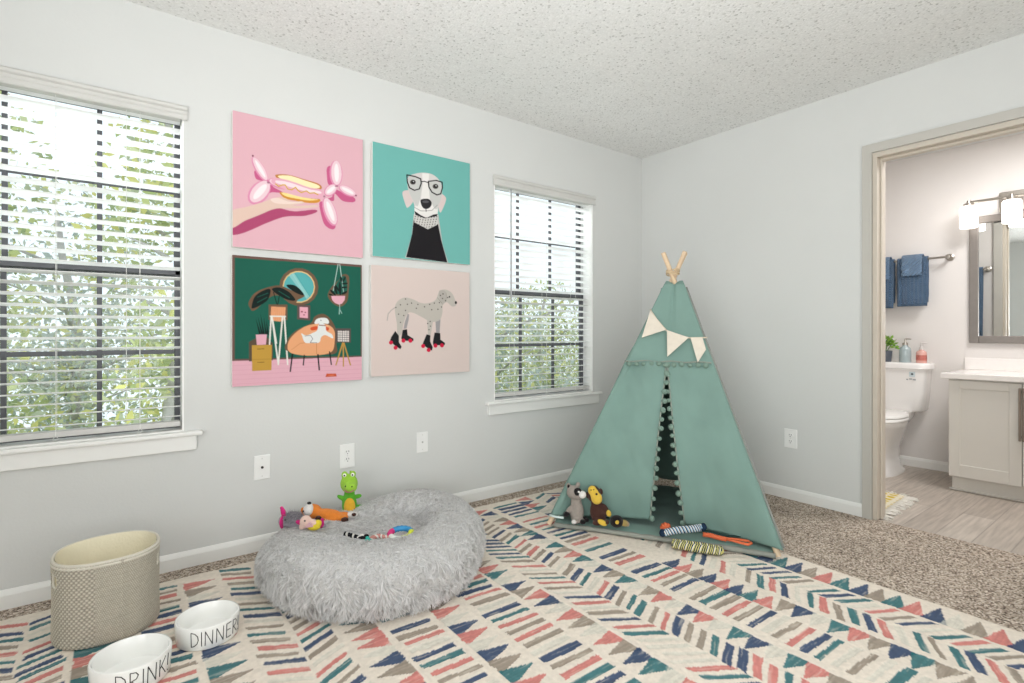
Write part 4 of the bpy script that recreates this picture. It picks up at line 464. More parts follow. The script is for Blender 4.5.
ART_SKATES=[('a8a29c',[(0.224,0.369),(0.181,0.401),(0.187,0.407),(0.229,0.376)]),
('a8a29c',[(0.184,0.398),(0.152,0.435),(0.159,0.44),(0.19,0.404)]),
('a8a29c',[(0.153,0.433),(0.143,0.498),(0.151,0.499),(0.162,0.434)]),
('9a9697',[(0.343,0.429),(0.358,0.438),(0.353,0.486),(0.333,0.567),(0.303,0.572),(0.313,0.515)]),
('9a9697',[(0.624,0.485),(0.678,0.475),(0.669,0.614),(0.632,0.614)]),
('b7b1a9',[(0.22,0.402),(0.22,0.387),(0.221,0.372),(0.224,0.36),(0.227,0.348),(0.233,0.337),(0.239,0.327),(0.247,0.317),(0.258,0.307),(0.269,0.299),(0.282,0.292),(0.295,0.286),(0.308,0.282),(0.321,0.281),(0.335,0.281),(0.35,0.283),(0.365,0.286),(0.379,0.29),(0.393,0.294),(0.407,0.298),(0.421,0.304),(0.435,0.31),(0.448,0.317),(0.462,0.322),(0.476,0.325),(0.49,0.327),(0.504,0.329),(0.518,0.329),(0.533,0.328),(0.546,0.326),(0.56,0.323),(0.572,0.32),(0.585,0.315),(0.597,0.31),(0.609,0.304),(0.62,0.296),(0.629,0.287),(0.637,0.275),(0.643,0.261),(0.648,0.246),(0.654,0.231),(0.66,0.217),(0.667,0.206),(0.677,0.199),(0.687,0.193),(0.698,0.189),(0.71,0.187),(0.722,0.186),(0.733,0.186),(0.745,0.187),(0.756,0.191),(0.768,0.195),(0.78,0.201),(0.791,0.208),(0.8,0.216),(0.809,0.227),(0.817,0.239),(0.824,0.253),(0.83,0.267),(0.835,0.28),(0.84,0.291),(0.843,0.301),(0.846,0.31),(0.848,0.318),(0.849,0.325),(0.848,0.331),(0.845,0.337),(0.841,0.341),(0.834,0.345),(0.827,0.348),(0.818,0.349),(0.809,0.349),(0.8,0.348),(0.791,0.343),(0.782,0.336),(0.772,0.327),(0.762,0.318),(0.753,0.311),(0.744,0.309),(0.736,0.31),(0.728,0.314),(0.72,0.32),(0.713,0.328),(0.707,0.336),(0.702,0.345),(0.7,0.355),(0.699,0.366),(0.699,0.378),(0.7,0.39),(0.7,0.403),(0.698,0.415),(0.695,0.427),(0.692,0.44),(0.688,0.453),(0.683,0.465),(0.676,0.476),(0.667,0.485),(0.656,0.492),(0.642,0.497),(0.627,0.501),(0.611,0.504),(0.595,0.505),(0.581,0.505),(0.568,0.502),(0.557,0.498),(0.545,0.492),(0.533,0.485),(0.521,0.478),(0.507,0.471),(0.491,0.463),(0.473,0.454),(0.454,0.445),(0.436,0.436),(0.419,0.428),(0.404,0.423),(0.391,0.42),(0.38,0.418),(0.369,0.417),(0.36,0.418),(0.351,0.422),(0.343,0.429),(0.335,0.44),(0.327,0.454),(0.32,0.471),(0.314,0.489),(0.308,0.507),(0.303,0.524),(0.299,0.541),(0.296,0.559),(0.293,0.577),(0.291,0.594),(0.287,0.608),(0.283,0.619),(0.277,0.626),(0.27,0.631),(0.263,0.633),(0.255,0.633),(0.249,0.629),(0.244,0.623),(0.241,0.613),(0.24,0.599),(0.24,0.582),(0.24,0.563),(0.24,0.543),(0.239,0.524),(0.236,0.505),(0.232,0.483),(0.228,0.462),(0.224,0.44),(0.221,0.42)]),
('b7b1a9',[(0.538,0.476),(0.602,0.48),(0.576,0.628),(0.547,0.627)]),
('7e7a76',[(0.643,0.267),(0.699,0.332),(0.702,0.329),(0.646,0.265)]),
('aca69f',[(0.662,0.207),(0.667,0.2),(0.676,0.196),(0.687,0.193),(0.698,0.192),(0.708,0.193),(0.717,0.194),(0.723,0.198),(0.729,0.203),(0.734,0.209),(0.738,0.217),(0.742,0.225),(0.744,0.234),(0.746,0.243),(0.746,0.253),(0.745,0.264),(0.744,0.275),(0.742,0.285),(0.739,0.294),(0.735,0.302),(0.73,0.309),(0.724,0.316),(0.718,0.321),(0.711,0.324),(0.706,0.325),(0.7,0.323),(0.694,0.318),(0.688,0.312),(0.682,0.304),(0.677,0.295),(0.673,0.286),(0.669,0.274),(0.665,0.26),(0.662,0.245),(0.66,0.23),(0.66,0.216)]),
('8a8580',[(0.737,0.213),(0.743,0.255),(0.746,0.254),(0.74,0.213)]),
('8a8580',[(0.743,0.253),(0.731,0.305),(0.735,0.305),(0.746,0.253)]),
('4b4746',[(0.329,0.294),(0.328,0.298),(0.323,0.3),(0.318,0.299),(0.316,0.294),(0.318,0.29),(0.323,0.288),(0.328,0.29)]),
('4b4746',[(0.28,0.349),(0.278,0.354),(0.273,0.356),(0.269,0.354),(0.267,0.35),(0.269,0.345),(0.273,0.343),(0.278,0.345)]),
('4b4746',[(0.347,0.343),(0.346,0.347),(0.341,0.349),(0.336,0.348),(0.334,0.343),(0.336,0.339),(0.341,0.337),(0.346,0.339)]),
('4b4746',[(0.388,0.331),(0.386,0.335),(0.381,0.337),(0.377,0.335),(0.375,0.331),(0.377,0.326),(0.381,0.324),(0.386,0.326)]),
('4b4746',[(0.451,0.341),(0.449,0.345),(0.445,0.347),(0.44,0.345),(0.438,0.341),(0.44,0.336),(0.445,0.334),(0.449,0.336)]),
('4b4746',[(0.519,0.36),(0.517,0.365),(0.512,0.367),(0.507,0.365),(0.505,0.361),(0.507,0.356),(0.512,0.354),(0.517,0.356)]),
('4b4746',[(0.572,0.336),(0.57,0.34),(0.565,0.342),(0.56,0.341),(0.558,0.336),(0.56,0.332),(0.565,0.33),(0.57,0.331)]),
('4b4746',[(0.62,0.322),(0.618,0.326),(0.613,0.328),(0.608,0.327),(0.606,0.322),(0.608,0.318),(0.613,0.316),(0.618,0.317)]),
('4b4746',[(0.436,0.378),(0.434,0.382),(0.429,0.384),(0.425,0.382),(0.423,0.378),(0.425,0.373),(0.429,0.371),(0.434,0.373)]),
('4b4746',[(0.593,0.387),(0.591,0.391),(0.586,0.393),(0.581,0.391),(0.579,0.387),(0.581,0.382),(0.586,0.38),(0.591,0.382)]),
('4b4746',[(0.658,0.381),(0.656,0.385),(0.651,0.387),(0.646,0.385),(0.644,0.381),(0.646,0.376),(0.651,0.374),(0.656,0.376)]),
('4b4746',[(0.329,0.4),(0.328,0.405),(0.323,0.407),(0.318,0.405),(0.316,0.401),(0.318,0.396),(0.323,0.394),(0.328,0.396)]),
('4b4746',[(0.262,0.436),(0.26,0.441),(0.256,0.443),(0.251,0.441),(0.249,0.437),(0.251,0.432),(0.256,0.43),(0.26,0.432)]),
('4b4746',[(0.312,0.448),(0.31,0.453),(0.305,0.454),(0.3,0.453),(0.299,0.448),(0.3,0.444),(0.305,0.442),(0.31,0.444)]),
('4b4746',[(0.28,0.512),(0.278,0.516),(0.273,0.518),(0.269,0.516),(0.267,0.512),(0.269,0.508),(0.273,0.506),(0.278,0.508)]),
('4b4746',[(0.236,0.376),(0.234,0.38),(0.229,0.382),(0.225,0.38),(0.223,0.376),(0.225,0.371),(0.229,0.37),(0.234,0.371)]),
('4b4746',[(0.577,0.5),(0.575,0.504),(0.57,0.506),(0.565,0.504),(0.563,0.5),(0.565,0.495),(0.57,0.493),(0.575,0.495)]),
('4b4746',[(0.551,0.52),(0.549,0.524),(0.544,0.526),(0.539,0.524),(0.537,0.52),(0.539,0.515),(0.544,0.513),(0.549,0.515)]),
('4b4746',[(0.579,0.544),(0.577,0.549),(0.572,0.55),(0.568,0.549),(0.565,0.544),(0.568,0.54),(0.572,0.538),(0.577,0.54)]),
('4b4746',[(0.564,0.578),(0.562,0.583),(0.558,0.585),(0.553,0.583),(0.551,0.578),(0.553,0.574),(0.558,0.572),(0.562,0.574)]),
('4b4746',[(0.685,0.246),(0.683,0.25),(0.678,0.252),(0.673,0.251),(0.671,0.246),(0.673,0.241),(0.678,0.239),(0.683,0.241)]),
('4b4746',[(0.713,0.23),(0.711,0.234),(0.706,0.236),(0.7,0.235),(0.698,0.23),(0.7,0.225),(0.706,0.223),(0.711,0.225)]),
('4b4746',[(0.707,0.275),(0.705,0.279),(0.7,0.281),(0.695,0.28),(0.693,0.275),(0.695,0.271),(0.7,0.269),(0.705,0.27)]),
('4b4746',[(0.674,0.316),(0.672,0.32),(0.667,0.322),(0.662,0.32),(0.66,0.316),(0.662,0.311),(0.667,0.309),(0.672,0.311)]),
('4b4746',[(0.696,0.357),(0.694,0.362),(0.689,0.364),(0.684,0.362),(0.682,0.357),(0.684,0.353),(0.689,0.351),(0.694,0.352)]),
('4b4746',[(0.74,0.294),(0.738,0.299),(0.733,0.301),(0.728,0.299),(0.726,0.294),(0.728,0.29),(0.733,0.288),(0.738,0.289)]),
('4b4746',[(0.763,0.263),(0.76,0.268),(0.755,0.27),(0.75,0.268),(0.748,0.264),(0.75,0.259),(0.755,0.257),(0.76,0.258)]),
('1f1d20',[(0.784,0.254),(0.784,0.257),(0.782,0.26),(0.78,0.261),(0.777,0.262),(0.774,0.263),(0.771,0.262),(0.769,0.26),(0.767,0.258),(0.766,0.255),(0.767,0.252),(0.769,0.25),(0.771,0.248),(0.774,0.247),(0.777,0.247),(0.78,0.247),(0.782,0.249),(0.784,0.252)]),
('1f1d20',[(0.858,0.309),(0.857,0.314),(0.855,0.319),(0.852,0.322),(0.848,0.324),(0.843,0.324),(0.839,0.323),(0.836,0.319),(0.834,0.315),(0.833,0.31),(0.834,0.304),(0.836,0.3),(0.839,0.296),(0.843,0.294),(0.848,0.294),(0.852,0.296),(0.855,0.299),(0.857,0.304)]),
('1e1f22',[(0.224,0.59),(0.259,0.637),(0.259,0.694),(0.285,0.737),(0.273,0.759),(0.215,0.721),(0.174,0.678),(0.186,0.646)]),
('1e1f22',[(0.295,0.581),(0.338,0.574),(0.343,0.629),(0.402,0.664),(0.399,0.686),(0.288,0.68),(0.281,0.657)]),
('1e1f22',[(0.533,0.622),(0.572,0.632),(0.57,0.691),(0.597,0.746),(0.589,0.78),(0.549,0.759),(0.491,0.719),(0.502,0.69)]),
('1e1f22',[(0.616,0.605),(0.676,0.612),(0.678,0.674),(0.728,0.707),(0.722,0.73),(0.602,0.727),(0.598,0.697)]),
('c51f3f',[(0.202,0.697),(0.201,0.704),(0.198,0.709),(0.192,0.713),(0.186,0.715),(0.179,0.715),(0.173,0.713),(0.168,0.709),(0.165,0.703),(0.164,0.696),(0.165,0.69),(0.168,0.685),(0.173,0.681),(0.179,0.678),(0.186,0.679),(0.192,0.681),(0.198,0.685),(0.201,0.691)]),
('c51f3f',[(0.246,0.745),(0.245,0.752),(0.241,0.757),(0.236,0.761),(0.23,0.764),(0.223,0.763),(0.217,0.761),(0.211,0.757),(0.208,0.751),(0.207,0.744),(0.208,0.738),(0.211,0.732),(0.217,0.728),(0.223,0.726),(0.23,0.726),(0.236,0.729),(0.241,0.733),(0.245,0.739)]),
('c51f3f',[(0.322,0.681),(0.321,0.688),(0.317,0.693),(0.312,0.697),(0.306,0.7),(0.299,0.699),(0.292,0.697),(0.287,0.693),(0.283,0.687),(0.282,0.68),(0.283,0.674),(0.287,0.668),(0.292,0.664),(0.299,0.662),(0.306,0.662),(0.312,0.665),(0.317,0.669),(0.321,0.675)]),
('c51f3f',[(0.39,0.683),(0.389,0.689),(0.386,0.695),(0.38,0.699),(0.374,0.701),(0.367,0.701),(0.36,0.699),(0.355,0.694),(0.351,0.688),(0.35,0.682),(0.351,0.675),(0.355,0.67),(0.36,0.665),(0.367,0.663),(0.374,0.663),(0.38,0.666),(0.386,0.67),(0.389,0.676)]),
('c51f3f',[(0.518,0.734),(0.517,0.741),(0.514,0.747),(0.508,0.751),(0.501,0.753),(0.494,0.753),(0.487,0.75),(0.482,0.746),(0.478,0.74),(0.477,0.733),(0.478,0.726),(0.482,0.721),(0.487,0.716),(0.494,0.714),(0.501,0.714),(0.508,0.717),(0.514,0.721),(0.517,0.727)]),
('c51f3f',[(0.576,0.773),(0.574,0.78),(0.571,0.786),(0.565,0.79),(0.558,0.792),(0.551,0.792),(0.544,0.789),(0.538,0.784),(0.534,0.778),(0.533,0.772),(0.534,0.765),(0.538,0.759),(0.544,0.755),(0.551,0.753),(0.558,0.753),(0.565,0.756),(0.571,0.76),(0.574,0.766)]),
('c51f3f',[(0.647,0.733),(0.645,0.739),(0.641,0.745),(0.636,0.75),(0.629,0.752),(0.621,0.751),(0.614,0.749),(0.608,0.744),(0.605,0.738),(0.603,0.732),(0.605,0.725),(0.608,0.719),(0.614,0.715),(0.621,0.713),(0.629,0.713),(0.636,0.715),(0.641,0.72),(0.645,0.726)]),
('c51f3f',[(0.715,0.732),(0.714,0.738),(0.71,0.744),(0.704,0.749),(0.697,0.751),(0.69,0.75),(0.682,0.748),(0.677,0.743),(0.673,0.737),(0.672,0.73),(0.673,0.724),(0.677,0.718),(0.682,0.713),(0.69,0.711),(0.697,0.711),(0.704,0.714),(0.71,0.719),(0.714,0.725)])]
# ================================================================== ROOM SHELL
H=2.44; XL=-4.55; YB=-3.55; TH=.14
W1=(-4.028,-3.137,.60,2.035); W2=(-1.452,-.560,.60,2.035)      # window openings x0,x1,z0,z1
DY0,DY1,DZ=-2.40,-1.612,2.045                                  # doorway in the right wall
CARPET=speckle('carpet_pile',[(0,'54493f'),(.16,'85766a'),(.45,'ad9e90'),(.75,'c9bbac'),(1,'e3d8cb')],165,.7)
POPCORN=speckle('popcorn_ceiling',[(0,'bdbdba'),(.05,'d2d2cf'),(.10,'e3e3e1'),(.6,'e5e5e3'),(1,'ededeb')],120,.28,.9,(.985,1.01))
b=MB(); b.box(XL-.1,YB-.1,-.1,.012,TH,0); struct(b.build('floor',CARPET))
def planks():
    m=bpy.data.materials.new('grey_vinyl_planks'); m.use_nodes=True; nt=m.node_tree; N=nt.nodes; L=nt.links; p=N['Principled BSDF']; p.inputs['Roughness'].default_value=.42
    tc=N.new('ShaderNodeTexCoord'); br=N.new('ShaderNodeTexBrick'); br.inputs['Scale'].default_value=1; br.inputs['Brick Width'].default_value=1.1; br.inputs['Row Height'].default_value=.145
    br.inputs['Mortar Size'].default_value=.0025; br.inputs['Color1'].default_value=(*lin('b0a59b'),1); br.inputs['Color2'].default_value=(*lin('c4bab0'),1); br.inputs['Mortar'].default_value=(*lin('a0968d'),1)
    L.new(tc.outputs['Object'],br.inputs['Vector'])
    mpn=N.new('ShaderNodeMapping'); mpn.inputs['Scale'].default_value=(3,40,1); L.new(tc.outputs['Object'],mpn.inputs['Vector'])
    n=N.new('ShaderNodeTexNoise'); n.inputs['Scale'].default_value=1.5; n.inputs['Detail'].default_value=6; L.new(mpn.outputs[0],n.inputs['Vector'])
    r=N.new('ShaderNodeMapRange'); r.inputs['From Min'].default_value=.3; r.inputs['From Max'].default_value=.7; r.inputs['To Min'].default_value=.74; r.inputs['To Max'].default_value=1.1; L.new(n.outputs['Fac'],r.inputs['Value'])
    s=N.new('ShaderNodeVectorMath'); s.operation='SCALE'; L.new(br.outputs['Color'],s.inputs[0]); L.new(r.outputs[0],s.inputs['Scale']); L.new(s.outputs[0],p.inputs['Base Color']); return m
BX1=1.62; BY0,BY1=-3.3,-.95
b=MB(); b.box(.012,BY0-.1,-.1,BX1+.1,BY1+.1,-.006); struct(b.build('floor_bathroom',planks()))
b=MB(); b.box(XL-.1,YB-.1,H,TH,TH,H+.1); struct(b.build('ceiling',POPCORN))
b=MB(); b.box(TH*.85,BY0-.1,2.42,BX1+.1,BY1+.1,2.5); struct(b.build('ceiling_bathroom',WALL))
b=MB()
def wall_with_holes(b,x0,x1,holes):
    xs=x0
    for (a,c,z0,z1) in holes:
        b.box(xs,0,0,a,TH,H); b.box(a,0,0,c,TH,z0); b.box(a,0,z1,c,TH,H); xs=c
    b.box(xs,0,0,x1,TH,H)
wall_with_holes(b,XL-.1,TH,[W1,W2]); struct(b.build('wall_left',WALL))
b=MB(); b.box(0,DY1,0,.12,0,H); b.box(0,DY0,DZ,.12,DY1,H); b.box(0,YB,0,.12,DY0,H); struct(b.build('wall_right',WALL))
b=MB(); b.box(XL-.1,YB-.1,0,.12,YB,H); struct(b.build('wall_back',WALL))
b=MB(); b.box(XL-.1,YB,0,XL,0,H); struct(b.build('wall_side',WALL))
BW=mat('bathroom_wall_paint','dedad7',.8,var=(3,.012),bump=(90,.05))
b=MB(); b.box(BX1,BY0-.1,-.006,BX1+.1,BY1+.1,2.42); struct(b.build('wall_bathroom_far',BW))
b=MB(); b.box(.12,BY1,-.006,BX1,BY1+.1,2.42); struct(b.build('wall_bathroom_left',BW))
b=MB(); b.box(.12,BY0-.1,-.006,BX1,BY0,2.42); struct(b.build('wall_bathroom_back',BW))
b=MB(); b.box(.12,DY1,0,.135,BY1,2.42); b.box(.12,DY0,DZ,.135,DY1,2.42); b.box(.12,BY0,0,.135,DY0,2.42); struct(b.build('wall_bathroom_near',BW))
def baseboard(name,x0,y0,x1,y1,nx,ny,m=TRIM,z=0):
    """run of moulded baseboard along a wall, n points into the room"""
    prof=[(0,0),(.013,0),(.013,.052),(.008,.064),(.004,.070),(0,.072)]
    b=MB(); vs=[]
    for (x,y) in ((x0,y0),(x1,y1)): vs+=[(x+nx*d,y+ny*d,z+h) for d,h in prof]
    n=len(prof); b.add(vs,[(i,(i+1)%n,n+(i+1)%n,n+i) for i in range(n)]+[tuple(range(n))[::-1],tuple(range(n,2*n))])
    return struct(b.build(name,m))
baseboard('baseboard_left',XL,0,0,0,0,-1); baseboard('baseboard_right',0,-.013,0,-1.567,-1,0); baseboard('baseboard_side',XL,YB,XL,0,1,0)
baseboard('baseboard_back',XL,YB,0,YB,0,1); baseboard('baseboard_right_near',0,-2.445,0,YB,-1,0)
baseboard('baseboard_bathroom_far',BX1,BY1,BX1,-1.72,-1,0,z=-.006)

# ---- doorway
D=bpy.data.objects.new('door_1',None); C.objects.link(D); struct(D); D.location=(0,DY1,0)
JAMB=mat('beige_jamb_paint','c9c0b3',.4,var=(3,.02))
def casing_side(y_in,y_out,name):
    b=MB(); s=1 if y_out>y_in else -1
    b.box(-.017,y_in-DY1,0,0,y_out-DY1,DZ+.048*0+.0,.004); return b.build(name,CASING,D)
cw=.047
for y_in,s in ((DY1-.002,1),(DY0+.002,-1)):
    b=MB(); a=y_in-DY1; c=a+s*cw
    pl=[(a,0),(c,0),(c,DZ+.002+cw),(a,DZ+.002)]
    n=4; vs=[(-.004,p[0],p[1]) for p in pl]+[(-.017,p[0],p[1]) for p in pl]
    b.add(vs,[(0,1,2,3),(7,6,5,4)]+[(i,4+i,4+(i+1)%n,(i+1)%n) for i in range(n)]); b.box(-.012,a+s*.004,0,-.019,a+s*.012,DZ,.002); b.build('casing',CASING,D)
    for k,(x0,x1) in enumerate(((0,.045),(.06,.13))): pass
    b=MB(); b.box(-.004,y_in-DY1-s*.022,0,.125,y_in-DY1,DZ-.026,.002); b.build('jamb',JAMB,D)
    b=MB(); b.box(.040,y_in-DY1-s*.032,0,.078,y_in-DY1-s*.022,DZ-.026,.003); b.build('door_stop',JAMB,D)
    b=MB(); b.box(.135,a-s*.002,0,.15,a+s*.06,DZ+.05,.004); b.build('casing',CASING,D)
y0,y1=DY0-DY1,0
b=MB(); pl=[(y1-.002,DZ+.002),(y1-.002+cw,DZ+.002+cw),(y0+.002-cw,DZ+.002+cw),(y0+.002,DZ+.002)]
vs=[(-.004,p[0],p[1]) for p in pl]+[(-.017,p[0],p[1]) for p in pl]
b.add(vs,[(0,1,2,3),(7,6,5,4)]+[(i,4+i,4+(i+1)%4,(i+1)%4) for i in range(4)]); b.build('head_casing',CASING,D)
b=MB(); b.box(-.004,y0,DZ-.026,.125,y1,DZ+.001,.002); b.build('head_jamb',JAMB,D)
b=MB(); b.box(.040,y0+.03,DZ-.040,.078,y1-.03,DZ-.026,.003); b.build('door_stop',JAMB,D)
b=MB(); b.box(.135,y0-.06,DZ,.15,y1+.06,DZ+.055,.004); b.build('head_casing',CASING,D)

# ---- windows: frame + muntins + panes + stool
def glass_mat():
    m=bpy.data.materials.new('window_glass'); m.use_nodes=True; N=m.node_tree.nodes; L=m.node_tree.links
    N.remove(N['Principled BSDF']); t=N.new('ShaderNodeBsdfTransparent'); t.inputs[0].default_value=(.93,.96,.96,1); g=N.new('ShaderNodeBsdfGlossy'); g.inputs['Roughness'].default_value=.03
    f=N.new('ShaderNodeFresnel'); f.inputs[0].default_value=1.3; x=N.new('ShaderNodeMixShader'); L.new(f.outputs[0],x.inputs[0]); L.new(t.outputs[0],x.inputs[1]); L.new(g.outputs[0],x.inputs[2]); L.new(x.outputs[0],N['Material Output'].inputs['Surface']); return m
GLASS=glass_mat()
REVEAL=mat('window_reveal_paint','f4f4f2',.6,var=(4,.01))
def window(n,w):
    x0,x1,z0,z1=w; r=bpy.data.objects.new('window_%d'%n,None); C.objects.link(r); struct(r); r.location=((x0+x1)/2,.1,z0)
    X=x1-x0; Z=z1-z0; h=X/2; mid=.715
    def sash(za,zb,y,nm,mz):
        b=MB(); fw=.027
        b.box(-h,y,za,-h+fw,y+.03,zb,.003); b.box(h-fw,y,za,h,y+.03,zb,.003); b.box(-h,y,za,h,y+.03,za+fw,.003); b.box(-h,y,zb-fw,h,y+.03,zb,.003)
        s=b.build(nm,BRONZE,r)
        b=MB()
        for k in (-1,1): b.box(k*X/6-.009,y+.008,za+fw,k*X/6+.009,y+.024,zb-fw,.002)
        b.box(-h+fw,y+.009,mz-.010,h-fw,y+.023,mz+.010,.002); b.build('muntin',BRONZE,s)
        b=MB(); b.box(-h+fw,y+.013,za+fw,h-fw,y+.017,zb-fw); b.build('pane',GLASS,s)
    sash(0,mid+.017,-.006,'lower_sash',mid/2); sash(mid-.017,Z,.026,'upper_sash',mid+(Z-mid)/2+.018)
    b=MB()
    b.box(-h-.0,-.10,0,-h+.006,-.006,Z); b.box(h-.006,-.10,0,h,-.006,Z); b.box(-h,-.10,Z-.006,h,-.006,Z); b.build('reveal_liner',REVEAL,r)
    b=MB(); b.box(-h,-.10,-.006,h,-.004,.012,.002); b.box(-h-.07,-.135,-.014,h+.07,-.097,.006,.006); b.build('window_stool',TRIM,r)
    b=MB(); b.box(-h-.048,-.118,-.078,h+.048,-.1,-.014,.003); b.build('apron',TRIM,r)
    return r
window(1,W1); window(2,W2)

# ---- blinds
SLAT=mat('white_blind_slat','fbfbfa',.45,trans=.5)
RAIL=mat('blind_rail','c9c8c5',.5); CORD=mat('blind_cord','e6e6e2',.8)
VAL=mat('blind_valance','cccbc7',.5)
def blind(w,label,wand):
    x0,x1,z0,z1=w; t=thing('window_blind',label,'blind',((x0+x1)/2,.0,z0)); h=(x1-x0)/2-.010; Z=z1-z0
    b=MB(); n=31; tilt=math.radians(-10)
    for k in range(n):
        z=.068+(Z-.115)*k/(n-1); cz,sz=math.cos(tilt),math.sin(tilt); vs=[];fs=[]; m=6
        for i in range(m+1):
            s=(i/m-.5)*.05; c=.0018*(1-(2*i/m-1)**2)
            for sd in (-1,1):
                for e in (0,1):
                    yy=s; zz=c+e*.0026; vs.append((sd*h,.045+yy*cz+zz*sz*0,z+yy*sz+zz))
        for i in range(m):
            a=i*4; q=a+4
            fs+=[(a,a+2,q+2,q),(a+1,q+1,q+3,a+3),(a,q,q+1,a+1),(a+2,a+3,q+3,q+2)]
        fs+=[(0,1,3,2),(m*4,m*4+2,m*4+3,m*4+1)]
        b.add(vs,fs)
    b.build('slats',SLAT,t)
    b=MB(); b.box(-h,.014,Z-.045,h,.072,Z-.004,.003); b.build('headrail',VAL,t)
    b=MB()
    prof=[(0,-.050),(-.012,-.050),(-.016,-.044),(-.016,-.030),(-.010,-.026),(-.010,-.012),(-.018,-.006),(-.018,.006),(-.012,.012),(0,.012)]
    hh=h+.022; P=[(sx*hh,y-.004,Z+z) for sx in (-1,1) for y,z in prof]; k=len(prof)
    b.add(P,[(i,(i+1)%k,k+(i+1)%k,k+i) for i in range(k)]+[tuple(range(k))[::-1],tuple(range(k,2*k))]); b.build('valance',VAL,t)
    b=MB(); b.box(-h,.020,.026,h,.070,.050,.004); b.build('bottom_rail',RAIL,t)
    for xx in (-.62*h,0.03*h,.66*h):
        b=MB()
        for yy in (.020,.070): b.tube([(xx,yy,.03),(xx,yy,Z-.04)],.0010,5)
        b.tube([(xx-.004,.018,.027),(xx-.012,.012,.02),(xx,.010,.016),(xx+.010,.012,.022),(xx+.004,.018,.027)],.0014,5)
        b.build('ladder_cord',CORD,t)
    if wand:
        b=MB(); b.tube([(-h*.70,.008,Z-.05),(-h*.70,.006,Z-.78)],.0055,8); b.build('tilt_wand',mat('clear_wand','a9abad',.3),t)
    else:
        b=MB(); b.tube([(h*.55,.010,Z-.05),(h*.55,.010,Z-1.35)],.0012,5); b.build('lift_cord',CORD,t)
    return t
blind(W1,'open white slat blind in the window left of the pink and green pictures',False)
blind(W2,'open white slat blind with a tilt wand in the window beside the tent',True)

# ---- plates on the walls
def plate(name,label,cat,loc,rz,kind,w=.072,h=.116):
    t=thing(name,label,cat,loc,rz)                             # local -y points into the room
    b=MB(); b.box(-w/2,-.006,-h/2,w/2,0,h/2,.0025); b.build('cover_plate',WHITE,t)
    if kind=='duplex':
        for s in (-1,1):
            r=MB(); r.lathe([(.0005,0),(.0165,0),(.0165,.002),(.0155,.003),(.0005,.003)],20,sx=1,sy=.85,M=Matrix.Translation((0,-.006,s*.0195))@Matrix.Rotation(PI/2,4,'X')); rc=r.build('receptacle',WHITE,t)
            q=MB()
            for dx in (-.006,.006): q.box(dx-.0013,-.0096,s*.0195+.001,dx+.0013,-.0088,s*.0195+.009)
            q.lathe([(.0003,0),(.0026,0),(.0026,.0008),(.0003,.0008)],10,M=Matrix.Translation((0,-.0088,s*.0195-.007))@Matrix.Rotation(PI/2,4,'X')); q.build('slot',DARKSLOT,rc)
    elif kind=='coax':
        q=MB(); q.lathe([(.0003,0),(.006,0),(.006,.003),(.0045,.004),(.0045,.010),(.0003,.010)],12,M=Matrix.Translation((0,-.006,0))@Matrix.Rotation(PI/2,4,'X')); q.build('socket',DARKSLOT,t)
    else:
        q=MB(); q.lathe([(.0003,0),(.006,0),(.005,.002),(.0003,.003)],12,M=Matrix.Translation((0,-.006,0))@Matrix.Rotation(PI/2,4,'X')); q.build('cap',mat('grey_cap','b9b9b5',.5),t)
    if kind!='duplex':
        for s in (-1,1): q=MB(); q.lathe([(.0003,0),(.0028,0),(.002,.001),(.0003,.0012)],10,M=Matrix.Translation((0,-.006,s*.042))@Matrix.Rotation(PI/2,4,'X')); q.build('screw',mat('screw_head','cfcfcb',.4),t)
    else:
        q=MB(); q.lathe([(.0003,0),(.0028,0),(.002,.001),(.0003,.0012)],10,M=Matrix.Translation((0,-.006,0))@Matrix.Rotation(PI/2,4,'X')); q.build('screw',mat('screw_head','cfcfcb',.4),t)
plate('cable_outlet','white wall plate with one dark cable socket, below the plant picture','outlet',(-2.817,0,.397),0,'coax')
plate('power_outlet','white duplex power outlet on the window wall above the green dinosaur','outlet',(-2.402,0,.393),0,'duplex',.080,.125)
plate('blank_outlet_cover','blank white wall plate below the picture of the dog on skates','wall plate',(-1.962,0,.410),0,'blank')
plate('power_outlet','white duplex power outlet between the tent and the doorway','outlet',(0,-1.168,.380),-PI/2,'duplex',.078,.118)

# ================================================================== CANVAS PICTURES
def paint(ops,bg,n=250,ss=3):
    img=np.empty((n*ss,n*ss,3),np.float32); img[:]=lin(bg); g=(np.arange(n*ss)+.5)/(n*ss)
    for col,pts in ops:
        c=lin(col); pu=[p[0] for p in pts]; pv=[p[1] for p in pts]
        i0=max(0,int(min(pv)*n*ss)-1); i1=min(n*ss,int(max(pv)*n*ss)+2); j0=max(0,int(min(pu)*n*ss)-1); j1=min(n*ss,int(max(pu)*n*ss)+2)
        if i1<=i0 or j1<=j0: continue
        V,U=np.meshgrid(g[i0:i1],g[j0:j1],indexing='ij'); ins=np.zeros(U.shape,bool); m=len(pts)
        for k in range(m):
            (xa,ya),(xb,yb)=pts[k],pts[(k+1)%m]
            if ya==yb: continue
            ins^=((ya>V)!=(yb>V))&(U<(xb-xa)*(V-ya)/(yb-ya)+xa)
        img[i0:i1,j0:j1][ins]=c
    return img.reshape(n,ss,n,ss,3).mean((1,3))
ARTM=mat('canvas_print',None,.75,attr='Col',var=(400,.03),bump=(500,.08),spec=.15)
EDGE=mat('canvas_edge','e4e2de',.8)
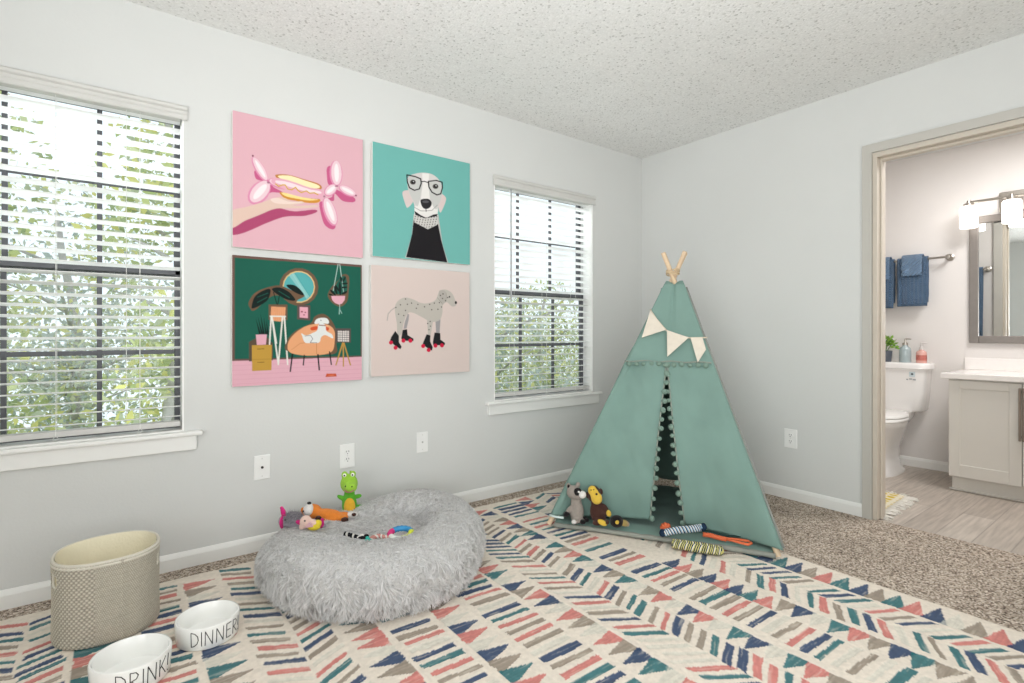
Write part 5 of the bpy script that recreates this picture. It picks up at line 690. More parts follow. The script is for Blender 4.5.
def canvas(label,x0,x1,z0,z1,ops,bg):
    t=thing('canvas_picture',label,'picture',((x0+x1)/2,0,z0),group='square canvas pictures on the window wall'); w=(x1-x0); h=z1-z0; d=.034
    b=MB(); b.box(-w/2,-d,0,w/2,-.002,h,.003); b.build('canvas',EDGE,t)
    n=250; img=paint(ops,bg,n); U,V=np.meshgrid((np.arange(n)+.5)/n,(np.arange(n)+.5)/n,indexing='ij')
    e=.001
    P=np.stack([-w/2+e+(w-2*e)*(U-.5/n)*n/(n-1),np.full(U.shape,-d-.0008),h-e-(h-2*e)*(V-.5/n)*n/(n-1)],-1).reshape(-1,3)
    me=grid_mesh('artwork',P,n,n); set_cols(me,img.transpose(1,0,2).reshape(-1,3)); link('artwork',me,[ARTM],t)
def cvs(x0,x1,z0,z1): k=.9873; return (-3.3811+(x0+3.3811)*k,-3.3811+(x1+3.3811)*k,1.0455+(z0-1.0455)*k,1.0455+(z1-1.0455)*k)
canvas('pink canvas of a hand holding a hot dog balloon dog',*cvs(-2.944,-2.315,1.445,2.083),ART_BALLOON,'d8abb5')
canvas('turquoise canvas of a grey dog in black glasses and turtleneck',*cvs(-2.262,-1.634,1.461,2.087),ART_GLASSES,'6fb0a9')
canvas('dark green canvas of a white dog on a peach armchair among plants',*cvs(-2.946,-2.321,.7895,1.408),ART_ROOM,'1e5a4b')
canvas('pale pink canvas of a spotted dog on black and red roller skates',*cvs(-2.270,-1.637,.803,1.414),ART_SKATES,'d2c2bc')

# ================================================================== RUG
RC={'n':'2a476c','t':'2c7077','p':'cf7f79','g':'9b8f82','w':'d2d1c5'}
RX0,RX1,RY0,RY1=-3.93,-.885,-2.58,-.14
MARK={
 'a':(-2.625,-2.472,-.07,'.962t 1.053n 1.104g 1.143p 1.19w 1.237n 1.285t 1.334p 1.38g 1.425n 1.47w 1.52p 1.565t'),
 'd':(-2.312,-2.140,-.03,'.925t .973n 1.015p 1.067g 1.11w 1.158n 1.205t 1.253p 1.299g 1.343p 1.39g 1.435w 1.48n 1.528g 1.576p 1.625t 1.67n'),
 'f':(-1.990,-1.858,-.62,'.77n .82t .869g .934p .98w 1.025g 1.071t 1.122p 1.177g 1.225w 1.272n 1.327p 1.37w 1.412g 1.47n 1.53p 1.58t'),
 'g':(-1.862,-1.746,.48,'.50g .55n .605g .656t .722p .77g .82p .87g .92n .967g 1.017w 1.066g 1.118n 1.168t 1.22w 1.268p 1.316n 1.365g 1.414t 1.46t 1.52g 1.57p 1.62n'),
 'i':(-1.608,-1.430,-.03,'.36n .41t .50p .55t .60p .65t .70n .75t .795n .84g .885p .93w .976t 1.07n 1.115g 1.16p 1.21w 1.259n 1.313t 1.357p 1.40g 1.45n 1.49w 1.537g 1.583t 1.63g 1.68p 1.725g 1.774n 1.82w 1.862g 1.909p 1.957n 2.0t 2.05w 2.095g'),
 'D':(-1.176,-1.058,-.60,'1.57n 1.62n 1.675t 1.72g 1.77w 1.82t 1.866n 1.918t 1.965w 2.013p 2.07g 2.117n 2.17w 2.22t 2.264p 2.316t 2.36g 2.41n'),
 'A':(-1.298,-1.178,.52,'1.50w 1.567g 1.62t 1.67p 1.718n 1.77w 1.82t 1.866p 1.916g 1.968t 2.018n 2.063p 2.115w 2.168t 2.21g 2.265t 2.31n 2.36p'),
 'L':(-3.020,-2.902,-.52,'.24g .29p .345g .40t .452n .50w .55g .60t .657n .70w .75g .802t .85g .90p .95g .995n 1.05p 1.10w 1.15t'),
 'M':(-2.896,-2.776,.50,'.75g .80g .85p .897t .945n .995g 1.045w 1.095p 1.14t 1.19g 1.24n'),
 's':(-3.318,-3.178,-.06,'.25g .29p .34g .40t .446n .495p .545n .595w .64g .69p .735n .78t .83g .88p'),
 'X':(-3.622,-3.506,.40,'.30w .35t .42p .465n .508t .558n .593t .64p .69g'),
 'Y':(-3.745,-3.628,-.45,'.20p .262n .313t .36g .41p .46t .51n')}
TRI=[(-1.045,-.91,'1.28n 1.34g 1.40p 1.46t 1.525n 1.585t 1.65n 1.71g 1.77p 1.835t 1.905n 1.96g 2.02t 2.08p 2.145n 2.20w 2.26g 2.32p 2.38n'),
 (-1.430,-1.32,'.25n .31p .37t .44w .50n .57g .64p .70t .76n 1.30n 1.36p 1.42g 1.48n 1.54p 1.60n 1.66t 1.72p 1.78g 1.835n 1.90w 1.96t 2.02p 2.08g 2.14n 2.20t 2.26g'),
 (-1.745,-1.645,'.22p .28n .34w .40g .46p .525n .585g .645t .705n .77w .835t .90g .965p 1.025t 1.09w 1.15n 1.21g 1.275t 1.34w 1.40g 1.46p 1.52w 1.58n 1.64p 1.70w 1.77t 1.835n 1.90w 1.96t 2.02p'),
 (-2.125,-2.012,'.60p .66g .72n .785g .845p .91t .97w 1.035n 1.095g 1.155p 1.215n 1.28w 1.34p 1.40g 1.46w 1.525p 1.59g 1.65n 1.71t'),
 (-2.452,-2.332,'.86n .92t .98g 1.04p 1.10w 1.165n 1.225p 1.29w 1.35n 1.415g 1.475t 1.54p 1.60w 1.66n'),
 (-2.760,-2.645,'.82p .90t .96g 1.02p 1.075p 1.13w 1.19n 1.25g 1.32p 1.38n'),
 (-3.160,-3.040,'.24p .31g .37w .43n .50t .56w .62n .68w .74p .80n .86w .92t'),
 (-3.490,-3.345,'.35w .42p .485n .55t .61p .675g .74t .80n')]
def make_rug():
    nx,ny=720,576; X,Y=np.meshgrid(np.linspace(RX0,RX1,nx),np.linspace(RY0,RY1,ny),indexing='ij')
    wx=(vnoise(X*40,Y*40,1)-.5)*.006+(vnoise(X*130,Y*130,2)-.5)*.003; wy=(vnoise(X*30+9,Y*40,3)-.5)*.005+(vnoise(X*130,Y*130,4)-.5)*.0025
    x=X+wx; y=Y+wy; col=np.empty(X.shape+(3,)); col[:]=lin('e6dccf'); lum=.93+.12*vnoise(X*90,Y*90,5)+.05*(vnoise(X*300,Y*300,8)-.5); hgt=np.full(X.shape,.0125)
    r=random.Random(3)
    def put(m,ck,along):
        c=np.array(lin(RC[ck])); st=vnoise(along[0]*200+r.random()*50,along[1]*14+r.random()*50,6)
        pale=np.array(lin('cfc6b8')); k=np.clip((st-.70)*2.0,0,.45)[...,None]
        cc=c*(.82+.36*st)[...,None]; cc=cc*(1-k)+pale*k
        a=.93 if ck!='w' else .6
        col[m]=(col*(1-a)+cc*a)[m]; hgt[m]=.0112
    def slots(s,lo,hi,step):
        out=[(-float(w[:-1]),w[-1]) for w in s.split()]; yy=max(p[0] for p in out)
        q=yy+step
        while q<hi: out.append((q,r.choice('ntpggwwwtnp'))); q+=step
        q=min(p[0] for p in out)-step
        while q>lo: out.append((q,r.choice('ntpggwwwtnp'))); q-=step
        return out
    for k,(xa,xb,tl,s) in MARK.items():
        xc=(xa+xb)/2
        for ym,ck in slots(s,RY0+.03,RY1-.04,.048):
            th=(.0124 if ck!='n' else .0138)*(1+.22*r.uniform(-1,1)); tt=tl+r.uniform(-.05,.05); j=r.uniform(-.008,.008); v=y-(ym+tt*(x-xc)); 
            m=(x>xa+.004+j)&(x<xb-.004+j)&(np.abs(v)<th*(1+.08*np.sin((x-xa)*30+ym*90))); put(m,ck,(v,x))
    for xa,xb,s in TRI:
        for i,(ym,ck) in enumerate(slots(s,RY0+.03,RY1-.04,.0625)):
            left=(int(round(-ym/.0625))+i)%2==0; f=(x-xa)/(xb-xa); f=f if left else 1-f
            hw=.040*(1-f); m=(f>.02)&(f<.94)&(np.abs(y-ym-.010*(f-.5))<hw); put(m,ck,(y-ym,x))
    ed=np.minimum.reduce([X-RX0,RX1-X,Y-RY0,RY1-Y]); hgt=np.where(ed<.004,.002,hgt)
    hgt+= (vnoise(X*300,Y*300,9)-.5)*.0022
    col*=lum[...,None]
    e=(vnoise(Y*6,Y*0,12)-.5)*.012; e2=(vnoise(X*6,X*0,13)-.5)*.012
    P=np.stack([X+e*(X>RX1-.03),Y+e2*(Y>RY1-.03),hgt],-1).reshape(-1,3)
    me=grid_mesh('patterned_rug',P,nx,ny); set_cols(me,col.reshape(-1,3))
    o=link('patterned_rug',me,[mat('tufted_wool',None,.95,attr='Col',var=(60,.05),bump=(700,.25),spec=.08)],smooth=True)
    tag(o,'large cream rug with navy, teal, pink and taupe stripes and triangles on the carpet','rug')
make_rug()
RZ=.0142
# ================================================================== BASKET
def basket():
    t=thing('woven_basket','tall oval cream woven rope basket with cut handles, beside the bowls','basket',(-3.401,-.408,RZ)); nu,nv=420,150; Hh=.272
    A0,B0=.149,.155
    th=np.linspace(0,2*PI,nu,endpoint=False); z=np.linspace(0,1,nv); T,Z=np.meshgrid(th,z,indexing='ij')
    def shape(T,Z,off=0):
        g=1-.012*np.sin(PI*Z)+.012*(Z>.9)*(Z-.9)*10*0; p=2.35
        c,s=np.cos(T),np.sin(T); rr=(np.abs(c)**p+np.abs(s)**p)**(-1/p)
        foot=np.where(Z<.05,.955+.045*np.sqrt(np.clip(Z/.05,0,1)),1)
        return (A0*g*foot+off)*rr*c,(B0*.93*g*foot+off)*rr*s,Z*Hh
    rows=44; cols=150
    band=(T*cols/(2*PI)); zz=Z*rows
    fine=np.abs(np.sin(PI*zz))**.6*(.55+.45*np.sin(2*PI*band+PI*(np.floor(zz)%2)))
    zc=Z*rows*.8; coarse=np.abs(np.sin(PI*zc))**.5*(.5+.5*np.sin(2*PI*band/2.2+PI*(np.floor(zc)%2)))
    deg=np.degrees(T); sel=((deg>185)&(deg<258))|((deg>20)&(deg<150))
    w=np.where(sel,coarse,fine)*.0038
    seam=np.exp(-((deg-285)/2.2)**2)*.003
    x,y,zq=shape(T,Z,0); n=np.stack([np.cos(T),np.sin(T)],-1)
    P=np.stack([x+n[...,0]*(w+seam),y+n[...,1]*(w+seam),zq],-1)
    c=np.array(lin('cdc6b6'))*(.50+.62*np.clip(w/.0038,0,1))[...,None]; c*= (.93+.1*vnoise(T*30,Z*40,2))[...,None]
    # handle openings at both ends
    keep=np.ones((nu,nv-1),bool)
    for c0 in (200,345):
        d=((deg-c0+180)%360-180)/12; hz=(zq-.214)/.024; m=(d**4+hz**4)<1; keep&=~m[:,:-1]
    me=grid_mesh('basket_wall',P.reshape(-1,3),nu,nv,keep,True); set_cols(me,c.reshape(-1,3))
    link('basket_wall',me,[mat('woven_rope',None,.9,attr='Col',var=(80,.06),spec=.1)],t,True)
    # lining
    x,y,zq=shape(T,Z,-.008); P=np.stack([x,y,zq+.004],-1); me=grid_mesh('lining',P.reshape(-1,3),nu,nv,keep,True)
    LIN=mat('cream_lining','eee7cf',.9,bump=(120,.2)); link('lining',me,[LIN],t,True)
    b=MB(); p=[(float(a),float(q),float(r)) for a,q,r in zip(*[v[:,0] for v in shape(T[:,:1],np.full((nu,1),.02),-.008)])][::6]; b.add(p,[tuple(range(len(p)))]); b.build('base',LIN,t)
    ROPE=mat('rim_rope','d8d3c6',.9,bump=(200,.4))
    xs,ys,_=shape(th,np.full(nu,1.0),-.002)
    b=MB()
    for dz,rr in ((Hh,.0052),(Hh-.009,.0046)): b.tube([(xs[i]*(1.0 if rr>.005 else 1.012),ys[i]*(1.0 if rr>.005 else 1.012),dz) for i in range(0,nu,6)],rr,8,closed=True)
    b.build('rim',ROPE,t,True)
    for c0 in (200,345):
        pts=[]
        for k in range(24):
            a=2*PI*k/24; ca,sa=math.cos(a),math.sin(a); q=(abs(ca)**4+abs(sa)**4)**(-.25); dt=math.radians(c0+12*q*ca); zz=.214+.024*q*sa
            xx,yy,_=shape(np.array([dt]),np.array([zz/Hh]),-.003); pts.append((float(xx[0]),float(yy[0]),zz))
        b=MB(); b.tube(pts,.0038,8,closed=True); b.build('handle_binding',ROPE,t,True)
    return t
basket()

# ================================================================== BOWLS
GLAZE=mat('white_glaze','eeeeeb',.12,coat=.5,var=(3,.01)); INK=mat('black_lettering','262626',.6)
GLY={'D':[[(0,0),(0,1)],[(0,1),(.28,.93),(.48,.72),(.52,.45),(.42,.2),(.22,.04),(0,0)]],'I':[[(0,0),(0,1)]],
 'N':[[(0,0),(.02,1)],[(.02,1),(.50,0)],[(.50,0),(.52,1)]],'E':[[(0,0),(0,1)],[(0,1),(.40,1)],[(0,.53),(.34,.53)],[(0,0),(.42,0)]],
 'R':[[(0,0),(0,1)],[(0,1),(.3,.95),(.42,.78),(.32,.58),(0,.48)],[(.08,.48),(.48,0)]],'K':[[(0,0),(0,1)],[(.46,1),(0,.42)],[(.12,.55),(.5,0)]],'!':[[(0,.3),(.02,1)],[(0,.0),(0,.05)]]}
GW={'D':.74,'I':.24,'N':.78,'E':.62,'R':.68,'K':.72,'!':.1}
def bowl(label,loc,R,hh,word,a0,lh):
    t=thing('pet_bowl',label,'bowl',loc,group='white ceramic pet bowls on the rug')
    b=MB(); prof=[(.001,0),(R*.93,0),(R*.965,.004),(R*.985,hh*.5),(R,hh-.004),(R-.002,hh),(R-.006,hh+.001),(R-.009,hh-.003),(R-.011,hh*.5),(R-.018,.014),(R-.032,.009),(.001,.008)]
    b.lathe(prof,72); b.build('bowl',GLAZE,t,40)
    b=MB(); lw=lh*.92; tot=sum(GW[c] for c in word)*lw; ang=a0-tot/R/2-.05; z0=hh*.22
    for c in word:
        for st in GLY[c]:
            pts=[]
            for (p,q),(p2,q2) in zip(st[:-1],st[1:]):
                for k in range(5):
                    f=k/4; u=p+(p2-p)*f; v=q+(q2-q)*f; z=z0+v*lh; rr=R*.966+R*.034*min(1,max(0,z/hh))+.0004; a=ang+u*lw/R; pts.append((rr*math.cos(a),rr*math.sin(a),z))
            b.tube(pts,.0013,6)
        ang+=GW[c]*lw/R
    b.build('lettering',INK,t)
def face_angle(x,y): return math.atan2(-2.7432-y,-3.3811-x)
bowl('white ceramic pet bowl lettered DINNER!',(-3.129,-.692,RZ),.097,.072,'DINNER!',face_angle(-3.129,-.692)+.40,.046)
bowl('white ceramic pet bowl lettered DRINK!',(-3.342,-.806,RZ),.1025,.076,'DRINK!',face_angle(-3.342,-.806)+.42,.050)

# ================================================================== DOG BED
def blades(base,nrm,L,wid,seg,lean,rg,c0,c1,flat=.42):
    """fur: curved tapering strands. base,nrm (n,3); lean (n,3) bend direction"""
    n=len(base); t=np.cross(nrm,lean); t/=np.linalg.norm(t,axis=1,keepdims=True)+1e-9; t=t+rg.normal(size=(n,3))*flat; t/=np.linalg.norm(t,axis=1,keepdims=True)+1e-9
    Ls=(L*(.65+.7*rg.random(n)))[:,None]; V=[];Cc=[]
    for i in range(seg+1):
        f=i/seg; p=base+nrm*Ls*(.72*f-.30*f*f)+lean*Ls*(.45*f+.60*f*f); w=wid*(1-f**1.5)*.5
        if i<seg: V+= [p-t*w,p+t*w]
        else: V+=[p]
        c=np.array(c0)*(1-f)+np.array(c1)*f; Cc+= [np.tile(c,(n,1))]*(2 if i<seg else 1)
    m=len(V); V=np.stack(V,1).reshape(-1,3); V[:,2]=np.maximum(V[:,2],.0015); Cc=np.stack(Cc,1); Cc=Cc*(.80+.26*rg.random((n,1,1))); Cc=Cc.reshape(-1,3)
    o=(np.arange(n)*m)[:,None]; Q=[]; 
    for i in range(seg-1): Q.append(o+np.array([[2*i,2*i+1,2*i+3,2*i+2]]))
    T=o+np.array([[2*seg-2,2*seg-1,2*seg]]); return V,Cc,np.concatenate(Q),T
def mesh_mixed(name,V,Cc,Q,T):
    me=bpy.data.meshes.new(name); me.vertices.add(len(V)); me.vertices.foreach_set('co',V.astype(np.float32).ravel())
    li=np.concatenate([Q.ravel(),T.ravel()]).astype(np.int32); me.loops.add(len(li)); me.loops.foreach_set('vertex_index',li)
    ls=np.concatenate([np.arange(len(Q))*4,len(Q)*4+np.arange(len(T))*3]).astype(np.int32); lt=np.concatenate([np.full(len(Q),4),np.full(len(T),3)]).astype(np.int32)
    me.polygons.add(len(ls)); me.polygons.foreach_set('loop_start',ls); me.polygons.foreach_set('loop_total',lt); me.update(calc_edges=True); set_cols(me,Cc); return me
BEDC=(-2.470,-.556); BEDR=.468
FUR=mat('shaggy_fur',None,.85,attr='Col',var=(9,.05),spec=.12,sheen=.3,trans=.35)
def bed():
    t=thing('dog_bed','round shaggy pale grey donut dog bed holding toys, beside the window wall','dog bed',(*BEDC,RZ)); rg=np.random.default_rng(5)
    R=BEDR; rc,rr,hz=R-.135,.135,.118
    def surf(th,ph):
        """torus rim: ph 0 = outward, pi/2 = top, pi = inward"""
        lump=1+.05*np.sin(3*th+.7)+.035*np.sin(5*th+2)+.03*np.sin(9*th); c,s=np.cos(ph),np.sin(ph)
        ry=hz*(1+.03*np.sin(2*th+1)+.02*np.sin(4*th)-.30*np.clip(np.cos(th-math.radians(122)),0,1)**1.4)
        x=rc+rr*np.sign(c)*np.abs(c)**.85*lump; z=ry+ry*np.sign(s)*np.abs(s)**.8
        z=np.maximum(z,.004); return np.stack([x*np.cos(th),x*np.sin(th),z],-1)
    def nrm(th,ph): c,s=np.cos(ph),np.sin(ph); return np.stack([c*np.cos(th),c*np.sin(th),s],-1)
    nu,nv=120,48; T,Pp=np.meshgrid(np.linspace(0,2*PI,nu,endpoint=False),np.linspace(-PI*.62,PI*1.25,nv),indexing='ij')
    P=surf(T,Pp).reshape(-1,3)
    def body_plus_fur(name,P,nu,nv,cl,base,N,lean,L):
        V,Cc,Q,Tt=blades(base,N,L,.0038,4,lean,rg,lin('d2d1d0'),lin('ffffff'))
        me=grid_mesh('tmp',P,nu,nv,None,cl); q0=np.zeros(len(me.polygons)*4,np.int32); me.loops.foreach_get('vertex_index',q0); bpy.data.meshes.remove(me)
        q0=q0.reshape(-1,4); off=len(P); me=mesh_mixed(name,np.concatenate([P,V]),np.concatenate([np.tile(lin('e2e1df'),(off,1)),Cc]),np.concatenate([q0,Q+off]),Tt+off)
        return link(name,me,[FUR],t,False)
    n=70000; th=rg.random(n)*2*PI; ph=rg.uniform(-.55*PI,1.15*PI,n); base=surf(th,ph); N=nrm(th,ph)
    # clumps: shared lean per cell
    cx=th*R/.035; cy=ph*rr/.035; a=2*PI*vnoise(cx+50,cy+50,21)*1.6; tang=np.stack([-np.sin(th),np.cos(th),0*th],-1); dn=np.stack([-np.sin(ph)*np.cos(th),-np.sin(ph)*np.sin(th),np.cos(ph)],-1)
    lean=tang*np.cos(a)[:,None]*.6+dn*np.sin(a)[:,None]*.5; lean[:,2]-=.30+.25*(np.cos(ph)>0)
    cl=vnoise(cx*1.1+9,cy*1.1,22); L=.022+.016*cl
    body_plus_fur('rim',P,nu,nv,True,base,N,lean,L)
    # inner cushion
    nu,nv=96,20; T,Rr=np.meshgrid(np.linspace(0,2*PI,nu,endpoint=False),np.linspace(.002,1,nv),indexing='ij')
    def cush(th,q): r=q*(rc-.05); z=.150+.022*(1-q**2)+.010*np.sin(3*th)*q+.012*(vnoise(r*np.cos(th)*9+20,r*np.sin(th)*9+20,31)-.5); return np.stack([r*np.cos(th),r*np.sin(th),z],-1)
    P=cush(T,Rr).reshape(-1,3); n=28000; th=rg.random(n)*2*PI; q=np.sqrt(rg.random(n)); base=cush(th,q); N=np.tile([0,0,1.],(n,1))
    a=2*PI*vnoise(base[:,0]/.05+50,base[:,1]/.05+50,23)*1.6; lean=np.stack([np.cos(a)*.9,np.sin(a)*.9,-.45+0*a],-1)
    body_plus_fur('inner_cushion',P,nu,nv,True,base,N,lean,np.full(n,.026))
    b=MB(); b.lathe([(.001,0),(rc,0),(rc+.06,.006),(.001,.012)],48); b.build('bottom',mat('bed_bottom','8d8b88',.9),t)
bed()

# ================================================================== SOFT TOYS
CAMRZ=math.radians(52.9348-90)                                  # toys sit facing the open side of the room
EYE=mat('toy_eye_black','17161a',.25); EYEW=mat('toy_eye_white','f2f0ec',.4)
def plush(name,col,sc=260): return mat(name,col,.95,var=(60,.08),bump=(sc,.5),spec=.08,sheen=.15)
def one(name,parts,m,parent,smooth=True,label=None):
    b=MB()
    for p in parts: b.ell(*p)
    return b.build(name,m,parent,smooth,label=label)
# green dinosaur
GREEN=plush('lime_plush','9ccb45'); GREEN2=plush('green_plush','5fae35'); YEL=plush('yellow_plush','e7b43c')
t=thing('plush_dinosaur','green plush dinosaur with a yellow belly sitting upright on the dog bed','soft toy',(-2.470,-.222,.158),CAMRZ)
blob('body',[((0,0,.050),(.036,.030,.055)),((.0,.002,.10),(.026,.022,.03)),((-.036,-.004,.082),(.026,.012,.011),(0,.45,0)),((.042,-.006,.090),(.022,.012,.011),(0,-.25,0)),((-.022,-.022,.012),(.022,.03,.016)),((.022,-.022,.012),(.022,.03,.016)),((.040,.02,.02),(.03,.02,.022))],GREEN2,t,.004,4)
blob('head',[((0,-.004,.152),(.042,.036,.046)),((.016,-.034,.142),(.032,.026,.026)),((-.020,-.010,.195),(.016,.014,.018)),((.020,-.008,.198),(.015,.014,.017))],GREEN,t,.004,4)
one('belly',[((.008,-.022,.045),(.028,.016,.042))],YEL,t)
for x,z in ((-.017,.196),(.022,.199)):
    e=one('eye',[((x,-.020,z),(.009,.006,.009))],EYEW,t); one('pupil',[((x+.001,-.0255,z),(.0038,.003,.0042))],EYE,e)
one('nostril',[((-.002,-.052,.152),(.003,.004,.004))],EYE,t); one('nostril',[((.030,-.057,.152),(.003,.004,.004))],EYE,t)
b=MB(); b.tube([(-.006,-.050,.132),(.008,-.060,.126),(.024,-.062,.127),(.038,-.052,.134)],.0022,6); b.build('mouth',mat('mouth_pink','b8607a',.8),t)
b=MB()
for k in range(6):
    z=.06+k*.026; b.prism([(-.001,0),(.012,.009),(-.001,.018)],-.005,.005,M=Matrix.Translation((0,.026+.006*math.sin(k),z))@Matrix.Rotation(PI/2,4,'Z')@Matrix.Rotation(PI/2,4,'X'))
b.build('back_spikes',GREEN,t)
# fox
ORG=plush('orange_plush','e8893a'); WHT=plush('white_plush','e9e6e2'); BRN=plush('brown_plush','4a3029')
t=thing('plush_fox','orange plush fox with white face lying on the dog bed beside the dinosaur','soft toy',(-2.602,-.250,.165),CAMRZ)
blob('body',[((.018,0,.026),(.072,.034,.028),(0,.10,0)),((-.055,.008,.040),(.042,.034,.034)),((-.098,.012,.036),(.014,.010,.024),(0,-.3,0)),((.082,-.010,.016),(.036,.018,.015)),((.045,-.026,.014),(.035,.014,.012),(0,0,.3)),((.085,.022,.018),(.04,.016,.015),(0,0,-.1)),((-.08,-.02,.05),(.014,.010,.016),(0,-.3,0))],ORG,t,.004,4)
blob('face',[((-.066,-.012,.052),(.026,.026,.026)),((-.062,-.014,.070),(.016,.018,.016))],WHT,t,.004,3)
one('nose',[((-.061,-.018,.087),(.010,.008,.007))],EYE,t); one('eye',[((-.082,-.034,.055),(.004,.003,.004))],EYE,t)
one('paw',[((.108,-.030,.014),(.017,.013,.012))],BRN,t); one('paw',[((-.012,-.036,.022),(.015,.012,.013))],BRN,t)
one('tail_tip',[((.128,.020,.020),(.028,.016,.015))],WHT,t); one('hind_paw',[((.140,.004,.026),(.011,.009,.008))],BRN,t)
# grey shaggy toy with magenta ends
GRYP=plush('grey_lilac_plush','a7a2ab',180); MAG=plush('magenta_plush','d3307f')
t=thing('plush_llama','grey shaggy plush animal with magenta ears and feet, lying in front of the fox','soft toy',(-2.716,-.284,.165),CAMRZ)
blob('body',[((-.035,.008,.032),(.042,.034,.034)),((.035,-.006,.020),(.055,.026,.022)),((-.075,.004,.030),(.025,.022,.028)),((.092,-.012,.014),(.03,.016,.014))],GRYP,t,.004,2)
rg=np.random.default_rng(8); n=900; d=rg.normal(size=(n,3)); d/=np.linalg.norm(d,axis=1,keepdims=True); d[:,2]=np.abs(d[:,2]); bs=d*np.array([.042,.034,.034])+np.array([-.035,.008,.032])
V,Cc,Q,T=blades(bs,d,np.full(n,.016),.003,3,rg.normal(size=(n,3))*.4,rg,lin('77737c'),lin('cbc8ce')); link('mane',mesh_mixed('mane',V,Cc,Q,T),[FUR],t)
b=MB(); b.tube([(-.074,.006,.052),(-.080,.006,.072),(-.086,.006,.088)],[.012,.011,.007],10); b.ell((-.087,.006,.089),.007); b.build('ear',MAG,t,True)
one('face_band',[((-.078,-.008,.030),(.009,.022,.029))],MAG,t)
one('ear',[((.010,-.030,.036),(.020,.010,.010),(0,.3,0))],MAG,t)
b=MB(); b.tube([(.092,-.026,.010),(.104,-.024,.026),(.106,-.022,.044)],[.011,.012,.008],10); b.ell((.106,-.022,.045),.008); b.build('foot',MAG,t,True)
one('eye',[((-.056,-.028,.046),(.004,.003,.004))],EYE,t)
# pale pink and yellow toy
PCH=plush('peach_plush','e9c9bd'); PYEL=plush('bright_yellow_plush','e6cf3f')
t=thing('plush_bird','pale pink and yellow plush toy on the dog bed rim in front of the fox','soft toy',(-2.705,-.385,.190),CAMRZ)
blob('body',[((-.016,0,.030),(.026,.024,.028)),((.010,.002,.020),(.030,.022,.020)),((-.030,-.008,.012),(.012,.014,.014))],PCH,t,.0035,3)
blob('wing',[((.022,-.008,.010),(.028,.020,.014)),((.034,.004,.022),(.018,.014,.016))],PYEL,t,.0035,3)
b=MB(); b.prism([(-.018,0),(.020,.004),(.004,.024)],-.004,.004,M=Matrix.Translation((.006,-.024,.014))@Matrix.Rotation(PI/2,4,'X')); b.build('patch',plush('blush_plush','e6b9c4'),t)
one('eye',[((-.012,-.022,.042),(.004,.003,.004))],EYE,t)

# ropes
def braid(b,pts,R,r,turns,ncol,seg=6,ph=0,n=80,strands=3):
    pts=[Vector(p) for p in pts]
    def at(f):
        x=f*(len(pts)-1); i=min(int(x),len(pts)-2); u=x-i; p0=pts[max(i-1,0)];p1=pts[i];p2=pts[i+1];p3=pts[min(i+2,len(pts)-1)]
        return .5*((2*p1)+(p2-p0)*u+(2*p0-5*p1+4*p2-p3)*u*u+(3*p1-p0-3*p2+p3)*u**3)
    for k in range(strands):
        q=[]
        for i in range(n+1):
            f=i/n; c=at(f); tg=(at(min(1,f+.01))-at(max(0,f-.01))).normalized(); u=tg.cross(Vector((0,0,1))); u=u.normalized() if u.length>1e-4 else Vector((1,0,0)); w=tg.cross(u)
            a=ph+2*PI*(k/strands+turns*f); q.append(c+(u*math.cos(a)+w*math.sin(a))*R)
        b.tube(q,r,seg,mi=k%ncol)
def yarn(name,c): return mat(name,c,.9,bump=(500,.4),spec=.1)
BLK=yarn('black_yarn','1d1d20'); WYA=yarn('white_yarn','e4e2dc'); TEA=yarn('teal_yarn','3fae9f')
t=thing('rope_toy','black and white rope toy with a teal end on the dog bed','dog toy',(-2.612,-.745,.222),CAMRZ); t.scale=(1.2,1.2,1.2)
b=MB(); braid(b,[(-.070,.055,.006),(-.03,.022,.010),(.0,-.006,.013)],.005,.0045,3,2); b.build('rope',[BLK,WYA],t,True)
b=MB(); b.ell((.008,-.012,.014),(.015,.013,.012),mi=0); b.ell((.002,.0,.022),(.008,.008,.007),mi=1); b.ell((-.005,-.018,.012),(.010,.008,.009),mi=0); b.ell((.016,.002,.02),(.009,.007,.007),mi=0); b.build('knot',[BLK,WYA],t,True)
one('tassel',[((.027,-.020,.012),(.014,.012,.010)),((.022,-.010,.017),(.008,.008,.007))],TEA,t)
b=MB(); b.tube([(-.12,.045,.004),(-.10,.03,.006),(-.088,.040,.004),(-.075,.036,.006)],.003,6); b.build('loose_strand',BLK,t,True)
PNK=yarn('salmon_yarn','c98f86')
t=thing('rope_toy','small salmon and white twisted rope toy on the dog bed','dog toy',(-2.548,-.772,.222),CAMRZ)
b=MB(); braid(b,[(-.034,-.024,.004),(-.026,.0,.012),(-.004,.014,.014),(.016,.006,.012),(.030,.008,.010)],.005,.0045,4,2); b.build('rope',[PNK,WYA],t,True)
t=thing('teething_ring','pink, blue and yellow rubber ring toy on the dog bed','dog toy',(-2.464,-.786,.224),CAMRZ)
for nm,a0,a1,c in (('pink_section',150,215,'d32f78'),('blue_section',25,150,'2f86b9'),('yellow_section',-75,25,'cfd836'),('mint_section',215,285,'dfe3dd')):
    b=MB(); pts=[(.042*math.cos(math.radians(a0+(a1-a0)*k/14)),.040*math.sin(math.radians(a0+(a1-a0)*k/14)),.012+.006*math.sin(math.radians(a0+(a1-a0)*k/14))) for k in range(15)]
    b.tube(pts,[.0115*(1+.12*math.sin(k*2.6)) for k in range(15)],12); b.build(nm,mat(nm+'_rubber',c,.5),t,True)
